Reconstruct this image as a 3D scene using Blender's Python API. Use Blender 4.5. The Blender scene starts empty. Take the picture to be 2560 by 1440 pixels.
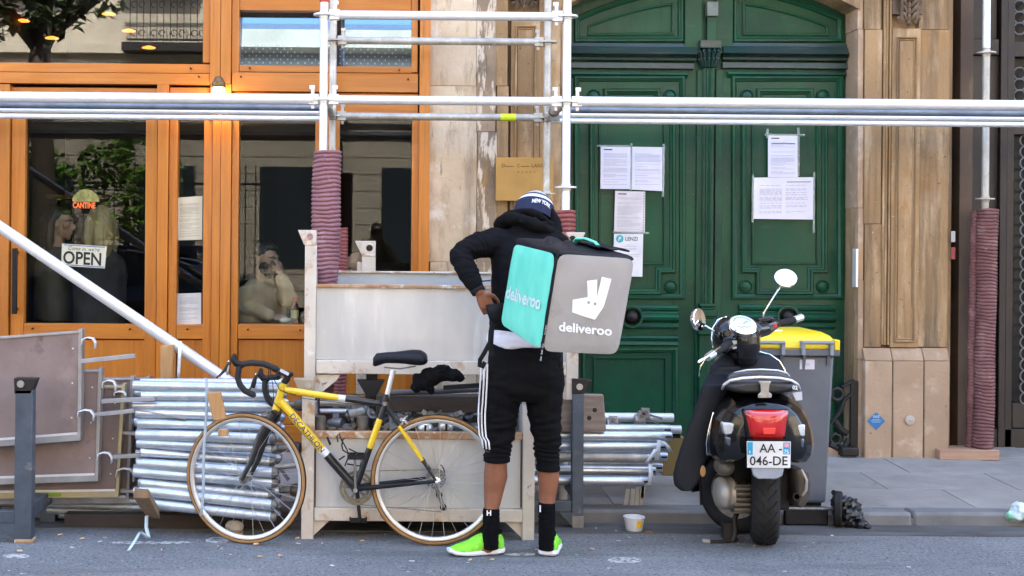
import bpy, bmesh, math, random
from mathutils import Vector, Matrix, noise
random.seed(7)
SC = bpy.context.scene
COL = SC.collection
F, PX, PY, ROLL, H = 3300.0, 960.0, 583.0, 0.0085, 1.61   # lens in photo pixels, foot of the axis, roll, eye height

# ---------------- camera ----------------
cam = bpy.data.cameras.new('camera'); co = bpy.data.objects.new('camera', cam); COL.objects.link(co)
cam.sensor_width = 36; cam.lens = F / 2560 * 36
cam.shift_x = (1280 - PX) / 2560; cam.shift_y = -(720 - PY) / 2560
_r = Vector((1, 0, ROLL)).normalized(); _u = Vector((-ROLL, 0, 1)).normalized(); _b = _r.cross(_u)
co.matrix_world = Matrix(((_r.x, _u.x, _b.x, 0), (_r.y, _u.y, _b.y, 0), (_r.z, _u.z, _b.z, H), (0, 0, 0, 1)))
cam.clip_end = 500; cam.clip_start = 0.05
SC.camera = co

# ---------------- light ----------------
SUN_EL, SUN_AZ = 50, 18     # direction the light comes from; azimuth clockwise from +Y
W = bpy.data.worlds.new('World'); SC.world = W; W.use_nodes = True
_n = W.node_tree.nodes; _sky = _n.new('ShaderNodeTexSky'); _sky.sky_type = 'NISHITA'; _sky.sun_disc = False
_sky.sun_elevation = math.radians(SUN_EL); _sky.sun_rotation = math.radians(SUN_AZ); _sky.dust_density = 3.0; _sky.air_density = 1.0
W.node_tree.links.new(_sky.outputs[0], _n['Background'].inputs[0]); _n['Background'].inputs[1].default_value = 0.15
sl = bpy.data.lights.new('sun', 'SUN'); so = bpy.data.objects.new('sun', sl); COL.objects.link(so)
sl.energy = 3.4; sl.angle = math.radians(.5); sl.color = (1, .93, .82)
_d = Vector((math.sin(math.radians(SUN_AZ)) * math.cos(math.radians(SUN_EL)), math.cos(math.radians(SUN_AZ)) * math.cos(math.radians(SUN_EL)), math.sin(math.radians(SUN_EL))))
so.rotation_euler = (-_d).to_track_quat('-Z', 'Y').to_euler(); so.location = (0, 0, 30)
SC.view_settings.view_transform = 'Standard'; SC.view_settings.look = 'None'; SC.view_settings.gamma = 1
SC.view_settings.use_curve_mapping = False
SC.view_settings.exposure = 3.32
SC.cycles.max_bounces = 8; SC.cycles.transparent_max_bounces = 12; SC.cycles.glossy_bounces = 4
SC.cycles.use_denoising = True
SC.cycles.sample_clamp_indirect = 5.0
SC.cycles.caustics_reflective = False; SC.cycles.caustics_refractive = False

# ---------------- measuring ----------------
def P(px, py, s):
    """world point seen at photo pixel (px,py) whose scale there is s pixels per metre"""
    dx, dy = px - PX, py - PY
    return Vector(((dx + dy * ROLL) / s, F / s, H - (dy - dx * ROLL) / s))
def PD(px, py, d): return P(px, py, F / d)
def on_plane(px, py, o, n):
    a = Vector((0, 0, H)); d = PD(px, py, 1.0) - a
    return a + d * ((Vector(o) - a).dot(n) / d.dot(n))
def R4(x0, y0, x1, y1, s):
    """x0,x1,ztop,zbottom of a photo rectangle on the plane of scale s"""
    ym, xm = (y0 + y1) / 2, (x0 + x1) / 2
    return P(x0, ym, s).x, P(x1, ym, s).x, P(xm, y0, s).z, P(xm, y1, s).z

# ---------------- objects ----------------
WM = {}
def _props(o, label=None, cat=None, group=None, kind=None, category=None):
    cat = cat or category
    if label: o['label'] = label
    if cat: o['category'] = cat
    if group: o['group'] = group
    if kind: o['kind'] = kind
    return o
def thing(name, label, cat, loc=(0, 0, 0), rz=0, group=None, kind=None):
    o = bpy.data.objects.new(name, None); COL.objects.link(o); o.empty_display_size = .1
    o.location = loc; o.rotation_euler = (0, 0, rz)
    WM[o.name] = Matrix.Translation(Vector(loc)) @ Matrix.Rotation(rz, 4, 'Z')
    return _props(o, label, cat, group, kind)
def wm(o): return WM.get(o.name, Matrix.Identity(4)) if o else Matrix.Identity(4)
def dup(root, loc=None, rz=None, label=None, group=None, parent=None):
    r = root.copy(); COL.objects.link(r)
    if parent is not None: r.parent = parent
    if loc is not None: r.location = loc
    if rz is not None: r.rotation_euler = (0, 0, rz)
    if label: r['label'] = label
    if group: r['group'] = group
    WM[r.name] = wm(parent) @ Matrix.Translation(r.location) @ r.rotation_euler.to_matrix().to_4x4()
    for ch in list(root.children): dup(ch, parent=r)
    return r

class M:
    def __init__(s): s.v = []; s.f = []; s.mi = []; s.m = 0
    def add(s, vs, fs):
        o = len(s.v); s.v += [Vector(v) for v in vs]
        for f in fs: s.f.append(tuple(i + o for i in f)); s.mi.append(s.m)
        return s
    def box(s, x0, x1, y0, y1, z0, z1):
        return s.add([(x0, y0, z0), (x1, y0, z0), (x1, y1, z0), (x0, y1, z0), (x0, y0, z1), (x1, y0, z1), (x1, y1, z1), (x0, y1, z1)],
                     [(0, 3, 2, 1), (4, 5, 6, 7), (0, 1, 5, 4), (1, 2, 6, 5), (2, 3, 7, 6), (3, 0, 4, 7)])
    def hexa(s, c):      # 8 corners ordered as in box
        return s.add(c, [(0, 3, 2, 1), (4, 5, 6, 7), (0, 1, 5, 4), (1, 2, 6, 5), (2, 3, 7, 6), (3, 0, 4, 7)])
    def obox(s, c, ux, uy, uz):
        c, ux, uy, uz = Vector(c), Vector(ux), Vector(uy), Vector(uz)
        return s.hexa([c - ux - uy - uz, c + ux - uy - uz, c + ux + uy - uz, c - ux + uy - uz, c - ux - uy + uz, c + ux - uy + uz, c + ux + uy + uz, c - ux + uy + uz])
    def bar(s, p, q, w, h, up=(0, 0, 1)):
        p, q, up = Vector(p), Vector(q), Vector(up); d = (q - p) / 2; t = d.normalized()
        a = t.cross(up)
        if a.length < 1e-4: a = t.cross(Vector((1, 0, 0)))
        a.normalize(); b = a.cross(t).normalized()
        return s.obox((p + q) / 2, a * w / 2, d, b * h / 2)
    def loft(s, rings, caps=True, closed=False):
        n = len(rings[0]); vs = [v for r in rings for v in r]; fs = []
        k = len(rings)
        for i in range(k if closed else k - 1):
            a, b = i * n, ((i + 1) % k) * n
            for j in range(n): fs.append((a + j, a + (j + 1) % n, b + (j + 1) % n, b + j))
        if caps and not closed: fs.append(tuple(range(n - 1, -1, -1))); fs.append(tuple(range((k - 1) * n, k * n)))
        return s.add(vs, fs)
    def tube(s, pts, r, n=12, caps=True, closed=False, ref=None, round_=False, flat=1.0):
        pts = [Vector(p) for p in pts]; k = len(pts)
        rs = list(r) if isinstance(r, (list, tuple)) else [r] * k
        if round_ and not closed:
            t0 = (pts[0] - pts[1]).normalized(); t1 = (pts[-1] - pts[-2]).normalized()
            r0 = rs[0] if not isinstance(rs[0], (list, tuple)) else rs[0][0]; r1 = rs[-1] if not isinstance(rs[-1], (list, tuple)) else rs[-1][0]
            mul = lambda q, f: (q[0] * f, q[1] * f) if isinstance(q, (list, tuple)) else q * f
            pts = [pts[0] + t0 * r0 * .95, pts[0] + t0 * r0 * .6] + pts + [pts[-1] + t1 * r1 * .6, pts[-1] + t1 * r1 * .95]
            rs = [mul(rs[0], .3), mul(rs[0], .8)] + rs + [mul(rs[-1], .8), mul(rs[-1], .3)]; k = len(pts)
        tans = []
        for i in range(k):
            if closed: t = pts[(i + 1) % k] - pts[i - 1]
            else: t = pts[min(i + 1, k - 1)] - pts[max(i - 1, 0)]
            tans.append(t.normalized())
        if ref is None:
            ref = Vector((0, 0, 1)) if abs(tans[0].z) < .9 else Vector((0, 1, 0))
        a = (Vector(ref) - tans[0] * Vector(ref).dot(tans[0])).normalized(); rings = []
        for i in range(k):
            a = (a - tans[i] * a.dot(tans[i])).normalized(); b = tans[i].cross(a)
            q = rs[i]; ra, rb = q if isinstance(q, (list, tuple)) else (q * flat, q)
            rings.append([pts[i] + a * ra * math.cos(2 * math.pi * j / n) + b * rb * math.sin(2 * math.pi * j / n) for j in range(n)])
        return s.loft(rings, caps, closed)
    def lathe(s, prof, o, ax=(0, 0, 1), n=24, caps=True, rx=1.0):
        o, ax = Vector(o), Vector(ax).normalized()
        a = ax.cross(Vector((0, 0, 1)))
        if a.length < 1e-3: a = Vector((1, 0, 0))
        a.normalize(); b = ax.cross(a)
        return s.loft([[o + ax * t + a * r * rx * math.cos(2 * math.pi * j / n) + b * r * math.sin(2 * math.pi * j / n) for j in range(n)] for r, t in prof], caps)
    def prism(s, poly, ext):
        poly = [Vector(p) for p in poly]; e = Vector(ext); n = len(poly)
        return s.add(poly + [p + e for p in poly], [tuple(range(n - 1, -1, -1)), tuple(range(n, 2 * n))] + [(i, (i + 1) % n, n + (i + 1) % n, n + i) for i in range(n)])
    def sheet(s, grid):
        a, b = len(grid), len(grid[0])
        return s.add([p for r in grid for p in r], [(i * b + j, i * b + j + 1, (i + 1) * b + j + 1, (i + 1) * b + j) for i in range(a - 1) for j in range(b - 1)])
    def ball(s, c, r, n=16, m=10, rot=None):
        c = Vector(c); r = r if isinstance(r, (list, tuple)) else (r, r, r); rings = []
        for i in range(1, m):
            t = math.pi * i / m; ring = []
            for j in range(n):
                p = 2 * math.pi * j / n
                v = Vector((r[0] * math.sin(t) * math.cos(p), r[1] * math.sin(t) * math.sin(p), -r[2] * math.cos(t)))
                ring.append(c + (rot @ v if rot else v))
            rings.append(ring)
        e = Vector((0, 0, r[2])); e = rot @ e if rot else e
        o = len(s.v); s.loft(rings, caps=False); k = len(s.v); s.v += [c - e, c + e]
        for j in range(n):
            s.f.append((k, o + (j + 1) % n, o + j)); s.mi.append(s.m)
            q = o + (m - 2) * n; s.f.append((k + 1, q + j, q + (j + 1) % n)); s.mi.append(s.m)
        return s
    def sweep(s, poly, prof, ux=(1, 0, 0), uz=(0, 0, 1), un=(0, -1, 0), o=(0, 0, 0), closed=True):
        """mitred moulding: poly = 2D outline (ccw), prof = [(inward, outward_from_plane)]"""
        ux, uz, un, o = Vector(ux), Vector(uz), Vector(un), Vector(o); n = len(poly); P2 = [Vector(p) for p in poly]; rings = []
        for i in range(n):
            if closed or 0 < i < n - 1:
                e1 = (P2[i] - P2[i - 1]).normalized(); e2 = (P2[(i + 1) % n] - P2[i]).normalized()
            else:
                e1 = e2 = (P2[1] - P2[0]).normalized() if i == 0 else (P2[-1] - P2[-2]).normalized()
            n1 = Vector((-e1.y, e1.x)); n2 = Vector((-e2.y, e2.x)); b = n1 + n2
            b = b / max(.3, (1 + n1.dot(n2)))
            rings.append([o + ux * (P2[i].x + b.x * u) + uz * (P2[i].y + b.y * u) + un * v for u, v in prof])
        k = len(prof); vs = [v for r in rings for v in r]; fs = []
        for i in range(n if closed else n - 1):
            a, c = i * k, ((i + 1) % n) * k
            for j in range(k - 1): fs.append((a + j, c + j, c + j + 1, a + j + 1))
        if not closed: fs += [tuple(range(k)), tuple(range((n - 1) * k + k - 1, (n - 1) * k - 1, -1))]
        return s.add(vs, fs)
    def mesh(s, inv=None, smooth=35):
        me = bpy.data.meshes.new('m')
        me.from_pydata([inv @ v for v in s.v] if inv else s.v, [], s.f); me.update()
        if any(s.mi):
            me.polygons.foreach_set('material_index', s.mi)
        if smooth:
            me.polygons.foreach_set('use_smooth', [True] * len(me.polygons))
            me.set_sharp_from_angle(angle=math.radians(smooth))
        return me
    def build(s, name, mats, parent=None, smooth=35, bevel=0, fix=True, **props):
        inv = wm(parent).inverted() if parent else None
        if not parent and props.pop('base', True):
            # a lone mesh gets its origin at its base
            n = len(s.v); lo = min(v.z for v in s.v)
            c = Vector((sum(v.x for v in s.v) / n, sum(v.y for v in s.v) / n, lo)); inv = Matrix.Translation(-c)
        else: c = None; props.pop('base', None)
        me = s.mesh(inv, smooth)
        if fix:
            bm = bmesh.new(); bm.from_mesh(me); bmesh.ops.recalc_face_normals(bm, faces=bm.faces); bm.to_mesh(me); bm.free()
        o = bpy.data.objects.new(name, me); COL.objects.link(o)
        for m in (mats if isinstance(mats, (list, tuple)) else [mats]): me.materials.append(m)
        if parent: o.parent = parent
        if c: o.location = c
        WM[o.name] = wm(parent) if parent else (Matrix.Translation(c) if c else Matrix.Identity(4))
        if bevel:
            b = o.modifiers.new('bevel', 'BEVEL'); b.width = bevel; b.segments = 2; b.limit_method = 'ANGLE'; b.angle_limit = math.radians(40)
        return _props(o, **props)

def organic(name, m, voxel, mats, parent=None, it=6, disp=None, fac=.5, smooth_after=1, **props):
    """one continuous skin round overlapping closed shapes, then folds by disp(v)->metres"""
    me = m.mesh(None, 0); ob = bpy.data.objects.new('tmp', me); COL.objects.link(ob)
    r = ob.modifiers.new('r', 'REMESH'); r.mode = 'VOXEL'; r.voxel_size = voxel
    sm = ob.modifiers.new('s', 'SMOOTH'); sm.iterations = it; sm.factor = fac
    dg = bpy.context.evaluated_depsgraph_get(); dg.update()
    out = bpy.data.meshes.new_from_object(ob.evaluated_get(dg)); COL.objects.unlink(ob); bpy.data.objects.remove(ob); 
    if disp:
        nr = [v.normal.copy() for v in out.vertices]
        for v, n_ in zip(out.vertices, nr): v.co = v.co + n_ * disp(v.co)
    if parent is not None: out.transform(wm(parent).inverted()); c = None
    else:
        lo = min(v.co.z for v in out.vertices); k = len(out.vertices)
        c = Vector((sum(v.co.x for v in out.vertices) / k, sum(v.co.y for v in out.vertices) / k, lo)); out.transform(Matrix.Translation(-c))
    out.polygons.foreach_set('use_smooth', [True] * len(out.polygons)); out.update()
    o = bpy.data.objects.new(name, out); COL.objects.link(o)
    for q in (mats if isinstance(mats, (list, tuple)) else [mats]): out.materials.append(q)
    if parent is not None: o.parent = parent
    else: o.location = c
    WM[o.name] = wm(parent) if parent is not None else Matrix.Translation(c)
    return _props(o, **props)

_tc = {}
def text_geo(txt, size, offset=0.0, shear=0.0, align='LEFT', space=1.0, cut=0):
    k = (txt, size, offset, shear, align, space, cut)
    if k in _tc: return _tc[k]
    cu = bpy.data.curves.new('t', 'FONT'); cu.body = txt; cu.size = size; cu.offset = offset; cu.shear = shear; cu.align_x = align; cu.space_character = space
    cu.resolution_u = 3
    ob = bpy.data.objects.new('t', cu); COL.objects.link(ob)
    dg = bpy.context.evaluated_depsgraph_get(); dg.update()
    me = bpy.data.meshes.new_from_object(ob.evaluated_get(dg))
    if cut:
        bm = bmesh.new(); bm.from_mesh(me)
        for i in range(1, cut): bmesh.ops.bisect_plane(bm, geom=bm.verts[:] + bm.edges[:] + bm.faces[:], plane_co=(0, size * (-.2 + 1.0 * i / cut), 0), plane_no=(0, 1, 0))
        bm.to_mesh(me); bm.free()
    _tc[k] = ([(v.co.x, v.co.y) for v in me.vertices], [tuple(p.vertices) for p in me.polygons])
    COL.objects.unlink(ob); bpy.data.objects.remove(ob)
    return _tc[k]
def put_text(m, txt, size, fn, **k):
    vs, fs = text_geo(txt, size, **k)
    return m.add([fn(x, y) for x, y in vs], fs)
# ---------------- materials ----------------
_mc = {}
def _n2(t, ty, **kw):
    n = t.nodes.new(ty)
    for k, v in kw.items(): setattr(n, k, v)
    return n
def mat(name, c1, c2=None, scale=6, rough=.6, metal=0.0, bump=0.0, bscale=60, stretch=(1, 1, 1), spots=(), coat=0.0, ramp=(.35, .65), rvar=.12, detail=6, emit=None, spec=None, obj=.0, sheen=0.0, alpha=None):
    """procedural surface: two tones by noise, optional spot layers [(colour, scale, lo, hi, stretch, rough)], fine bump"""
    if name in _mc: return _mc[name]
    m = bpy.data.materials.new(name); _mc[name] = m; m.use_nodes = True; t = m.node_tree; L = t.links.new
    b = t.nodes['Principled BSDF']
    tc = _n2(t, 'ShaderNodeTexCoord'); oi = _n2(t, 'ShaderNodeObjectInfo')
    sc = _n2(t, 'ShaderNodeVectorMath', operation='SCALE'); L(oi.outputs['Random'], sc.inputs['Scale']); sc.inputs[0].default_value = (17, 31, 23)
    ad = _n2(t, 'ShaderNodeVectorMath', operation='ADD'); L(tc.outputs['Object'], ad.inputs[0]); L(sc.outputs[0], ad.inputs[1])
    def nz(scale_, st, det=detail, dist=0.0, rg=.55):
        mp = _n2(t, 'ShaderNodeMapping'); mp.inputs['Scale'].default_value = st; L(ad.outputs[0], mp.inputs[0])
        q = _n2(t, 'ShaderNodeTexNoise'); q.inputs['Scale'].default_value = scale_; q.inputs['Detail'].default_value = det; q.inputs['Roughness'].default_value = rg; q.inputs['Distortion'].default_value = dist
        L(mp.outputs[0], q.inputs['Vector']); return q.outputs['Fac']
    def rmp(src, lo, hi):
        q = _n2(t, 'ShaderNodeMapRange'); q.inputs['From Min'].default_value = lo; q.inputs['From Max'].default_value = hi; L(src, q.inputs['Value']); return q.outputs[0]
    def mix(f, a, c):
        q = _n2(t, 'ShaderNodeMix', data_type='RGBA'); L(f, q.inputs['Factor'])
        if isinstance(a, tuple): q.inputs['A'].default_value = (*a, 1)
        else: L(a, q.inputs['A'])
        q.inputs['B'].default_value = (*c, 1); return q.outputs['Result']
    base = nz(scale, stretch)
    c2 = c2 or tuple(x * .8 for x in c1)
    col = mix(rmp(base, *ramp), tuple(c1), c2)
    rg = _n2(t, 'ShaderNodeMapRange'); rg.inputs['To Min'].default_value = max(.02, rough - rvar); rg.inputs['To Max'].default_value = min(1, rough + rvar); L(base, rg.inputs['Value']); ro = rg.outputs[0]
    me_out = None
    for sp in spots:
        cc, s_, lo, hi = sp[:4]; st = sp[4] if len(sp) > 4 else (1, 1, 1)
        f = rmp(nz(s_, st, 8, rg=.65), lo, hi); col = mix(f, col, cc)
        if len(sp) > 5:
            q = _n2(t, 'ShaderNodeMix', data_type='FLOAT'); L(f, q.inputs['Factor']); L(ro, q.inputs['A']); q.inputs['B'].default_value = sp[5]; ro = q.outputs['Result']
            if metal:
                q = _n2(t, 'ShaderNodeMix', data_type='FLOAT'); L(f, q.inputs['Factor'])
                if me_out is None: q.inputs['A'].default_value = metal
                else: L(me_out, q.inputs['A'])
                q.inputs['B'].default_value = 0; me_out = q.outputs['Result']
    if obj:   # tone differs from one piece to the next
        hs = _n2(t, 'ShaderNodeHueSaturation'); q = _n2(t, 'ShaderNodeMapRange'); q.inputs['To Min'].default_value = 1 - obj; q.inputs['To Max'].default_value = 1 + obj
        L(oi.outputs['Random'], q.inputs['Value']); L(q.outputs[0], hs.inputs['Value']); L(col, hs.inputs['Color']); col = hs.outputs[0]
    L(col, b.inputs['Base Color']); L(ro, b.inputs['Roughness']); b.inputs['Metallic'].default_value = metal
    if me_out is not None: L(me_out, b.inputs['Metallic'])
    if coat: b.inputs['Coat Weight'].default_value = coat; b.inputs['Coat Roughness'].default_value = .06
    if sheen: b.inputs['Sheen Weight'].default_value = sheen
    if spec is not None: b.inputs['Specular IOR Level'].default_value = spec
    if emit: b.inputs['Emission Color'].default_value = (*emit[0], 1); b.inputs['Emission Strength'].default_value = emit[1]
    if alpha is not None: b.inputs['Alpha'].default_value = alpha
    if bump:
        bn = _n2(t, 'ShaderNodeBump'); bn.inputs['Strength'].default_value = 1; bn.inputs['Distance'].default_value = bump
        L(nz(bscale, stretch, 5), bn.inputs['Height']); L(bn.outputs[0], b.inputs['Normal'])
    return m
def glass(name, refl, tint=(.9, .95, .95), rough=0.0, gtint=(.95, .97, 1)):
    if name in _mc: return _mc[name]
    m = bpy.data.materials.new(name); _mc[name] = m; m.use_nodes = True; t = m.node_tree; t.nodes.remove(t.nodes['Principled BSDF'])
    tr = _n2(t, 'ShaderNodeBsdfTransparent'); tr.inputs[0].default_value = (*tint, 1)
    gl = _n2(t, 'ShaderNodeBsdfGlossy'); gl.inputs['Roughness'].default_value = rough; gl.inputs[0].default_value = (*gtint, 1)
    lw = _n2(t, 'ShaderNodeLayerWeight'); lw.inputs['Blend'].default_value = .25
    mr = _n2(t, 'ShaderNodeMapRange'); mr.inputs['To Min'].default_value = refl; mr.inputs['To Max'].default_value = min(1, refl + .25); t.links.new(lw.outputs['Fresnel'], mr.inputs['Value'])
    mx = _n2(t, 'ShaderNodeMixShader'); t.links.new(mr.outputs[0], mx.inputs[0]); t.links.new(tr.outputs[0], mx.inputs[1]); t.links.new(gl.outputs[0], mx.inputs[2])
    t.links.new(mx.outputs[0], t.nodes['Material Output'].inputs[0]); return m

WOODV = mat('orange_wood_upright', (.56, .195, .020), (.42, .125, .012), 3, .42, stretch=(14, 14, .7), bump=.0006, bscale=9, ramp=(.3, .75), coat=.25, obj=.08, spots=[((.62, .25, .04), 2, .6, .8, (10, 10, .6)), ((.24, .065, .007), 2.5, .60, .74, (12, 12, .35))])
WOODH = mat('orange_wood_level', (.54, .185, .018), (.40, .118, .011), 3, .42, stretch=(.7, 14, 14), bump=.0006, bscale=9, ramp=(.3, .75), coat=.25, obj=.08, spots=[((.6, .24, .04), 2, .6, .8, (.6, 10, 10)), ((.24, .065, .007), 2.5, .60, .74, (.35, 12, 12))])
GROOVE = mat('dark_groove', (.03, .012, .004), rough=.9)
GREEN = mat('green_paint', (.0015, .070, .030), (.0015, .041, .020), 2.5, .45, bump=.0004, bscale=35, coat=.08, spec=.3, spots=[((.010, .042, .030), 1.3, .5, .75, (3, 1, .5)), ((.25, .3, .27), 60, .70, .75), ((.05, .075, .06), 2.2, .60, .78, (1, 6, 8)), ((.012, .07, .04), 5, .6, .8, (6, 6, .4)), ((.004, .012, .010), 3, .60, .75, (9, 9, .3))])
GREENW = mat('green_weathered', (.012, .045, .034), (.032, .045, .044), 4, .42, bump=.0006, bscale=40, coat=.15, spots=[((.10, .12, .09), 6, .55, .75, (.5, 5, 8))])
STONE = mat('ochre_stone', (.41, .262, .125), (.235, .145, .070), 1.3, .85, bump=.003, bscale=45, ramp=(.3, .7), obj=.03,
            spots=[((.52, .37, .22), 3, .50, .66, (2, 1, .5)), ((.10, .065, .04), 1.4, .56, .78, (3, 1, .4)), ((.36, .18, .05), 1.2, .55, .72), ((.075, .055, .035), 1.1, .51, .72, (6, 1, .25)), ((.07, .05, .035), 34, .64, .70), ((.6, .5, .38), 26, .66, .72)])
STONEL = mat('pale_stone', (.44, .305, .195), (.31, .21, .13), 2.2, .85, bump=.0025, bscale=45, ramp=(.3, .7), obj=.05,
             spots=[((.22, .15, .09), 2.2, .6, .8, (3, 1, .5)), ((.54, .41, .30), 4, .55, .7), ((.10, .07, .05), 34, .65, .70)])
RENDERW = mat('cream_render', (.70, .575, .41), (.52, .395, .265), 2.2, .85, bump=.004, bscale=30,
              spots=[((.38, .28, .175), 3, .49, .66, (3, 1, .8)), ((.78, .72, .63), 3, .54, .66), ((.42, .27, .13), 2, .60, .72, (3, 1, .6)), ((.20, .16, .125), 1.2, .54, .72, (4, 1, .3)), ((.19, .145, .10), 7, .59, .72, (4, 1, .6)), ((.12, .09, .07), 22, .66, .71, (2, 1, .7)), ((.05, .04, .035), 45, .72, .75)])
PEEL = mat('peeling_stone', (.40, .29, .18), (.23, .17, .115), 3, .9, bump=.006, bscale=22, ramp=(.35, .62),
           spots=[((.66, .56, .44), 6, .51, .57, (3, 1, .7)), ((.10, .075, .055), 9, .60, .70, (5, 1, .45)), ((.45, .24, .07), 3, .6, .72, (3, 1, .6)), ((.80, .76, .70), 14, .66, .70, (2.5, 1, 1)), ((.03, .025, .02), 40, .68, .72)])
CARVE = mat('sooty_carving', (.16, .11, .07), (.05, .035, .025), 12, .9, bump=.004, bscale=50)
BROWN = mat('brown_paint', (.024, .015, .011), (.016, .0105, .008), 3, .5, bump=.0005, bscale=50, spots=[((.045, .033, .027), 2, .55, .8, (5, 1, .5)), ((.3, .26, .22), 80, .75, .77)])
IRON = mat('black_iron', (.009, .0075, .0065), (.016, .012, .010), 20, .55, .2, bump=.001, bscale=60)
GRILLE = mat('grey_grille', (.20, .195, .185), (.13, .125, .12), 20, .5, .3)
GALV = mat('galvanised_tube', (.62, .67, .73), (.46, .52, .59), 9, .33, .65, bump=.00008, bscale=120, stretch=(1, 1, 1), obj=.09, spots=[((.82, .84, .86), 14, .58, .75), ((.30, .29, .27), 40, .72, .78)])
GALVO = mat('old_galvanised_tube', (.52, .51, .47), (.36, .34, .30), 8, .5, .45, bump=.0008, bscale=70, obj=.08, spots=[((.66, .62, .55), 11, .55, .68), ((.20, .16, .12), 18, .64, .72), ((.28, .10, .05), 6, .72, .78)])
GALVF = mat('bright_galvanised_tube', (.80, .82, .84), (.70, .73, .76), 9, .42, .35, bump=.0001, bscale=120, obj=.05, spots=[((.35, .33, .30), 30, .70, .76), ((.42, .30, .16), 9, .73, .8)])
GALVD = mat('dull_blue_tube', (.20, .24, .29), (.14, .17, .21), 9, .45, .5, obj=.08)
STEEL = mat('blue_grey_steel', (.085, .105, .13), (.055, .07, .09), 7, .5, .25, bump=.001, bscale=60, spots=[((.45, .45, .44), 55, .70, .74), ((.30, .12, .05), 4, .70, .8), ((.22, .22, .21), 9, .6, .72)])
CREAM = mat('rusty_cream_steel', (.68, .62, .53), (.56, .49, .41), 4, .5, .1, bump=.0012, bscale=50, obj=.04,
            spots=[((.42, .24, .11), 7, .56, .67, (1, 1, 1), .8), ((.24, .09, .035), 18, .62, .69, (1.2, 1.2, .8), .85), ((.80, .77, .72), 10, .6, .7)])
RUST = mat('rusty_edge', (.36, .17, .07), (.50, .34, .20), 14, .8, bump=.0015, bscale=60, spots=[((.62, .56, .48), 16, .55, .62)])
SHEET = mat('zinc_sheet', (.60, .60, .585), (.50, .50, .49), 3, .42, .35, bump=.0006, bscale=30, stretch=(1.5, 1, .5), spots=[((.72, .73, .73), 4, .55, .75, (2, 1, .4)), ((.78, .78, .78), 60, .72, .75), ((.40, .36, .31), 2.2, .62, .8)])
PLY = mat('film_faced_ply', (.175, .125, .112), (.25, .19, .175), 3.5, .5, bump=.0005, bscale=60, spots=[((.36, .28, .25), 2.2, .58, .78), ((.10, .06, .05), 7, .62, .75), ((.5, .44, .4), 60, .72, .76)], obj=.1)
ALU = mat('worn_aluminium', (.46, .455, .45), (.33, .32, .31), 9, .4, .6, bump=.0004, bscale=80, stretch=(1, 1, 1))
ALUW = mat('pale_aluminium', (.78, .79, .80), (.68, .69, .70), 9, .4, .35)
PINE = mat('pine_timber', (.52, .30, .13), (.40, .21, .08), 4, .7, stretch=(10, 10, .8), bump=.001, bscale=20)
OLDPLANK = mat('old_plank', (.34, .27, .22), (.24, .18, .14), 4, .85, stretch=(1, 10, 10), bump=.0015, bscale=14, spots=[((.12, .08, .06), 7, .66, .74)])
DARKBEAM = mat('dark_beam', (.030, .021, .015), (.045, .032, .022), 5, .8, stretch=(1, 10, 10), bump=.002, bscale=14)
MAUVE = mat('mauve_pipe', (.21, .085, .10), (.29, .14, .155), 9, .55, bump=.0006, bscale=60, spots=[((.5, .34, .34), 12, .60, .75)])
MAUVER = mat('red_brown_pipe', (.19, .045, .042), (.25, .07, .065), 9, .55, spots=[((.42, .2, .2), 12, .62, .75)])
MAUVED = mat('dusty_plum_pipe', (.135, .05, .048), (.19, .085, .08), 9, .7, spots=[((.52, .42, .38), 30, .66, .72), ((.30, .17, .15), 9, .55, .75)])
ASPH = mat('asphalt', (.185, .192, .195), (.145, .151, .154), 1.2, .85, bump=.005, bscale=170, spots=[((.31, .315, .315), 70, .56, .66), ((.035, .036, .038), 62, .54, .64), ((.24, .235, .225), 2.4, .55, .75, (.4, 1.5, 1)), ((.085, .085, .085), 1.3, .52, .72, (.35, 2, 1)), ((.40, .39, .37), 120, .745, .76), ((.36, .31, .25), 45, .755, .77)])
PAVE = mat('paving', (.29, .272, .245), (.225, .212, .192), 3, .8, bump=.002, bscale=130, obj=.05, spots=[((.34, .315, .28), 2.5, .5, .75), ((.12, .115, .11), 7, .62, .78), ((.3, .29, .27), 90, .73, .76)])
KERB = mat('granite_kerb', (.20, .197, .192), (.145, .143, .14), 4, .75, bump=.002, bscale=150, obj=.08, spots=[((.21, .21, .21), 120, .6, .7), ((.06, .058, .055), 5, .6, .78)])
GUTTER = mat('damp_gutter', (.06, .058, .055), (.12, .12, .118), 5, .7, bump=.004, bscale=120, stretch=(.5, 2, 1), spots=[((.16, .14, .12), 60, .7, .74)])
BLACKP = mat('black_plastic', (.006, .006, .007), (.010, .010, .011), 20, .5, spec=.3, bump=.0003, bscale=200)
BLACKG = mat('black_gloss_paint', (.003, .003, .004), (.005, .005, .006), 5, .16, coat=.45, rvar=.05, spec=.35)
RUBBER = mat('tyre_rubber', (.011, .0105, .010), (.02, .019, .018), 30, .75, spec=.3, bump=.0006, bscale=150)
GUM = mat('gum_rubber', (.36, .19, .06), (.28, .14, .045), 20, .7)
CHROME = mat('chrome', (.80, .81, .82), (.74, .75, .76), 10, .12, 1.0, rvar=.04)
SILVER = mat('silver_rim', (.72, .70, .66), (.62, .60, .56), 15, .35, .6)
DULLM = mat('dull_metal', (.26, .25, .235), (.17, .16, .145), 25, .45, .7, bump=.0005, bscale=90)
CAST = mat('cast_aluminium', (.20, .18, .15), (.12, .105, .085), 14, .5, .5, bump=.0012, bscale=90, spots=[((.10, .08, .06), 12, .6, .72)])
YEL = mat('yellow_paint', (.82, .56, .012), (.76, .50, .01), 8, .28, coat=.6, rvar=.05)
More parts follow.
